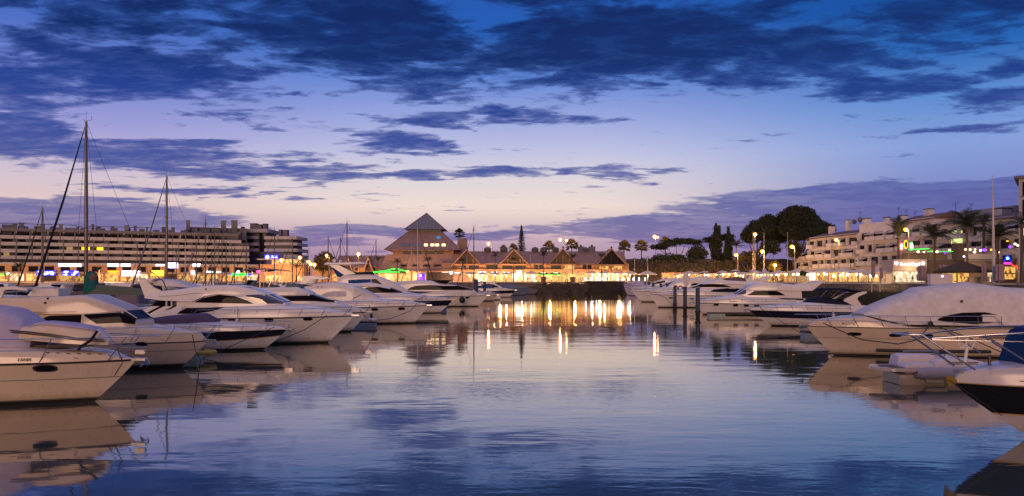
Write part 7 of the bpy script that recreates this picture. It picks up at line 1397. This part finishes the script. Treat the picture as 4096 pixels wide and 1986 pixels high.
for i, (px, py, m, s_) in enumerate(((3673, 1008, g_warm, .30), (3696, 1009, g_warm, .2), (3748, 1008, g_warm, .30), (3798, 1001, g_warm, .22), (3862, 999, g_warm, .22), (3881, 999, g_warm, .22), (3900, 999, g_warm, .2), (3898, 1009, g_warm, .30), (3922, 1003, g_warm, .26), (3938, 1001, g_purple, .5), (3966, 1000, g_yel, .36), (3991, 1010, g_warm, .36), (4040, 988, g_purple, .42), (4061, 977, g_warm, .28), (4030, 965, g_yel, .3), (3781, 1014, g_purple, .2), (3856, 1027, g_led, .22), (4088, 1050, g_lamp, .4), (4090, 1064, g_lamp, .34), (4072, 983, g_warm, .26))):
    t = thing('hanging_lamp', '%s hanging lamp on the terrace bar, %s from the left' % ({'warm_bulb': 'small orange', 'purple_neon': 'violet', 'yellow_lit_glass': 'yellow-green', 'bluish_light_post': 'white', 'sodium_lamp_globe': 'large orange'}[m.name], ORD[i]), 'lamp', P(px, py, d-.5), 0, 'lamps along the terrace bar'); MB().sphere((0, 0, 0), s_, 8, 0, .75).build('lamp_globe', m, t, 60); MB().tube([(0, 0, s_*.7), (0, 0, s_+.5)], .03, 4).build('cord', dkmetal, t)
    if i in (0, 2, 7, 11): lamp('lamp_light', (0, -.6, -.2), 120, (1., .6, .3), t)
for px, y0, y1, m, lab in ((3606, 972, 1003, g_red, 'oval sign with a red rim beside the V-shaped palm'), (3624, 962, 996, g_yel, 'oval yellow sign between the red and green ones'), (3646, 970, 1002, g_green, 'glowing green oval sign')):
    t = thing('oval_sign', lab, 'sign', P(px, (y0+y1)/2, 187.5), 0, 'oval lit signs'); hh = (y1-y0)/2*187.5/F; ww = .42; MB().loft([[(ww*1.15*cos(k*pi/8), y_, hh*1.05*sin(k*pi/8)) for k in range(16)] for y_ in (0, .2)]).build('rim', m, t); MB().loft([[(ww*.72*cos(k*pi/8), y_, hh*.78*sin(k*pi/8)) for k in range(16)] for y_ in (-.06, -.01)]).build('face', g_white if m is not g_yel else wood2, t)
t = thing('neon_sign', 'blue and pink neon curls over the bar at right', 'neon sign', P(4030, 1040, 184)); 
for pts, m in ([[(-.8, -.3), (-.6, .1), (-.2, .0), (-.5, .6), (0, 1.0), (.5, .6), (.2, .0), (.6, .1), (.8, -.3)], g_blue], [[(-.35, .3), (0, .1), (.35, .3), (.0, .6), (-.35, .3)], glow('cyan_neon', lin(150, 235, 255), 5.)], [[(-.9, -.7), (.9, -.75)], g_pink], [[(-.9, -1.0), (.85, -1.05)], g_pink], [[(1.1, -1.1), (1.6, -1.6), (2.1, -1.5), (2.4, -2.1)], g_red]): MB().tube([(x, 0, z) for x, z in pts], .11, 6).build('neon_tube', m, t, 60)
MB().b2((-1.1, .15, -1.3), (1.1, .25, 1.1)).build('backboard', cv_navy, t)
for px, py, lab in ((4048, 1102, 'sign'),): pass
# shops behind the parasols on the right quay
t = thing('terrace_shops', 'row of lit restaurant fronts behind the right-hand parasols', 'restaurant', (0, 0, 0)); RT = Facade((106, 300), (119, 205)); p = RT.A; t.location = (p.x, p.y, 0); t.rotation_euler = (0, 0, RT.th)
MB().b2((-6, 0, GZ), (RT.L, 3, 8.4)).build('wall', pinkr, t)
for k in range(17): x = -5+k*5.9; MB().b2((x, -.1, GZ+.2), (x+5., -.03, 7.6)).build('restaurant_front', [int_d[0], int_w[1], int_d[1], int_w[0]][k % 4], t)
b = MB().b2((PX(2640, 300), 296, GZ), (PX(3130, 300), 300, 7.9)); t = tag(b.build('terrace_pavilion', pinkr), 'low orange-lit pavilion at the foot of the planted bank', 'building')
for k in range(12): x = PX(2650+k*40, 297); MB().b2((x, 295.9, GZ+.2), (x+3.2, 295.97, 7.3)).build('lit_opening', [int_d[0], int_w[1], int_d[1]][k % 3], t)
# string of table lamps, lanterns under the right parasols
rr = random.Random(9)
for i in range(26):
    px = 2830+i*28+rr.uniform(-9, 9); yq = max(205, 288-(px-2640)*.112); py = rr.uniform(1098, 1106); m = g_warm if i % 5 else g_led
    t = thing('lantern', '%s lantern under the right-hand parasols, %s' % ('warm' if i % 5 else 'white', 'number by place %d from the left' % (i+1) if 0 else (ORD[i]+' from the left' if i < 20 else ORD[25-i]+' from the right')), 'lantern', P(px, py, yq), 0, 'lanterns under the parasols'); MB().sphere((0, 0, 0), rr.uniform(.24, .38), 8).build('lamp_globe', m, t, 60); MB().tube([(0, 0, .2), (0, 0, .9)], .025, 4).build('cord', dkmetal, t)
# glass screen rail along the right quay edge
t = thing('quay_railing', 'thin post and wire railing along the right-hand quay edge', 'railing', (EDGE[4][0], EDGE[4][1], GZ)); v = Vector((EDGE[5][0]-EDGE[4][0], EDGE[5][1]-EDGE[4][1], 0)); b = MB().tube([(0, 0, 1.), v+Vector((0, 0, 1.))], .03, 4); b.build('top_rail', steel, t)
for k in range(40): MB().tube([v*(k/39), v*(k/39)+Vector((0, 0, 1.))], .03, 4).build('rail_post', steel, t)
for i, (px, y0, y1, lab) in enumerate(((3487, 1115, 1170, 'white gangway ladder post on the quay wall, left'), (3520, 1115, 1168, 'white gangway ladder post on the quay wall, right'))):
    d = 181; tag(MB().tube([P(px, y1, d), P(px, y0, d)], .12, 6).build('ladder_post', conc), lab, 'post')
t = thing('round_planter', 'square planter with a clipped green bush under the parasols', 'planter', P(3215, 1112, 222)); t.location.z = GZ; MB().b2((-2.2, -.5, 0), (2.2, .5, 1.9)).build('box', mat('straw_planter', (.40, .30, .16), .8), t); b = MB(); clump(b, (-.2, 0, 2.6), (1.2, .8, .8), 220, .3, rr); b.build('foliage', leafd, t)
t = thing('menu_board', 'bright white menu board among the right-hand tables', 'sign', P(3250, 1107, 216)); MB().b2((-.75, 0, -1.0), (.75, .1, 1.0)).build('face', g_white, t); MB().tube([(0, .05, -1.0), (0, .05, -1.6)], .05, 5).build('leg', dkmetal, t)
# people
def make_person():
    me = bpy.data.meshes.new('person'); V = [(0, 0, .95), (0, 0, 1.2), (0, 0, 1.42), (0, 0, 1.52), (0, -.02, 1.66), (0, -.02, 1.78), (.1, 0, .9), (.11, -.02, .5), (.12, .02, .07), (.12, -.14, .03), (-.1, 0, .9), (-.13, .06, .5), (-.15, .14, .08), (-.15, 0, .03), (.19, 0, 1.40), (.24, .02, 1.13), (.22, -.12, .9), (-.19, 0, 1.40), (-.25, .03, 1.13), (-.22, -.08, .9)]
    E = [(0, 1), (1, 2), (2, 3), (3, 4), (4, 5), (0, 6), (6, 7), (7, 8), (8, 9), (0, 10), (10, 11), (11, 12), (12, 13), (2, 14), (14, 15), (15, 16), (2, 17), (17, 18), (18, 19)]
    me.from_pydata(V, E, []); o = bpy.data.objects.new('person', me); COL.objects.link(o); o.modifiers.new('s', 'SKIN'); o.modifiers.new('u', 'SUBSURF').levels = 1
    rs = [.15, .14, .16, .055, .095, .08, .10, .075, .05, .04, .10, .075, .05, .04, .065, .05, .04, .065, .05, .04]
    for q, r_ in zip(me.skin_vertices[0].data, rs): q.radius = (r_, r_*.8)
    me.skin_vertices[0].data[0].use_root = True; dg = bpy.context.evaluated_depsgraph_get(); dg.update(); m2 = bpy.data.meshes.new_from_object(o.evaluated_get(dg)); bpy.data.objects.remove(o); return m2
PM = make_person(); cl = [mat('dark_clothes', (.03, .028, .035), .9), mat('pale_shirt', (.35, .30, .28), .9), mat('blue_clothes', (.04, .05, .10), .9), mat('red_brown_clothes', (.16, .06, .04), .9)]
for i, (px, d, m, lab) in enumerate(((2110, 288, 0, 'dark-clothed person standing in front of the bright white shop, left'), (2131, 288, 2, 'blue-clothed person standing in front of the bright white shop, right'), (2116, 290, 3, 'person in reddish clothes beside the left one at the bright shop'), (2321, 288, 0, 'dark-clothed person between the two triangular canopies'), (2268, 288.5, 0, 'dark-clothed person under the left triangular canopy'), (2471, 286.6, 0, 'dark-clothed person behind the middle white light post'), (2492, 286.6, 0, 'dark-clothed person one post further right'), (2430, 288, 3, 'person in reddish clothes behind the glass balustrade'), (2546, 286, 0, 'dark-clothed person near the last light posts'), (2452, 288.5, 1, 'pale-shirted person behind the glass balustrade'), (3579, 182, 0, 'dark-clothed person standing by the white restaurant front'), (3540, 186, 1, 'pale-shirted person under the biggest right-hand parasol'), (3650, 178, 3, 'person in reddish clothes left of the thick furled parasol'), (3965, 166, 0, 'dark-clothed person by the bar doorway at right'))):
    me = PM if i == 0 else PM.copy(); me.materials.clear(); me.materials.append(cl[m]); o = bpy.data.objects.new('person', me); COL.objects.link(o); o.location = (PX(px, d), d, GZ+.02); o.rotation_euler = (0, 0, i*1.3); tag(o, lab, 'person', 'people on the promenade')
    for p_ in me.polygons: p_.use_smooth = True
    hm = MB().sphere((0, .0, 1.74), .115, 8, 0, 1.).build('hair', cl[0], o)
# warm wash from the lit shop fronts
for i, (x, y, z, e) in enumerate([(PX(px, d), d, z, e) for px, d, z, e in ((60, 262, 6.5, 1500), (420, 268, 6.5, 1500), (560, 272, 6.5, 1300), (800, 280, 6.5, 1800), (980, 287, 6.5, 1400), (1130, 296, 6.5, 1700), (1400, 296, 6.5, 1100), (1530, 288, 6.5, 1200), (1650, 288, 6.5, 1400), (1800, 290, 6.5, 900), (1900, 290, 6.5, 900), (2000, 290, 6.5, 900), (2090, 290, 6.5, 1100), (2200, 290, 6.5, 900), (2300, 290, 6.5, 900), (2400, 290, 6.5, 1100), (2480, 289, 6.5, 1200), (2640, 288, 7., 900), (2780, 286, 8., 1500), (2920, 284, 8., 1500), (3060, 280, 8., 1500))]): lamp('shop_light', (x, y, z), e*3.6, (1., .50, .19), None, .4)
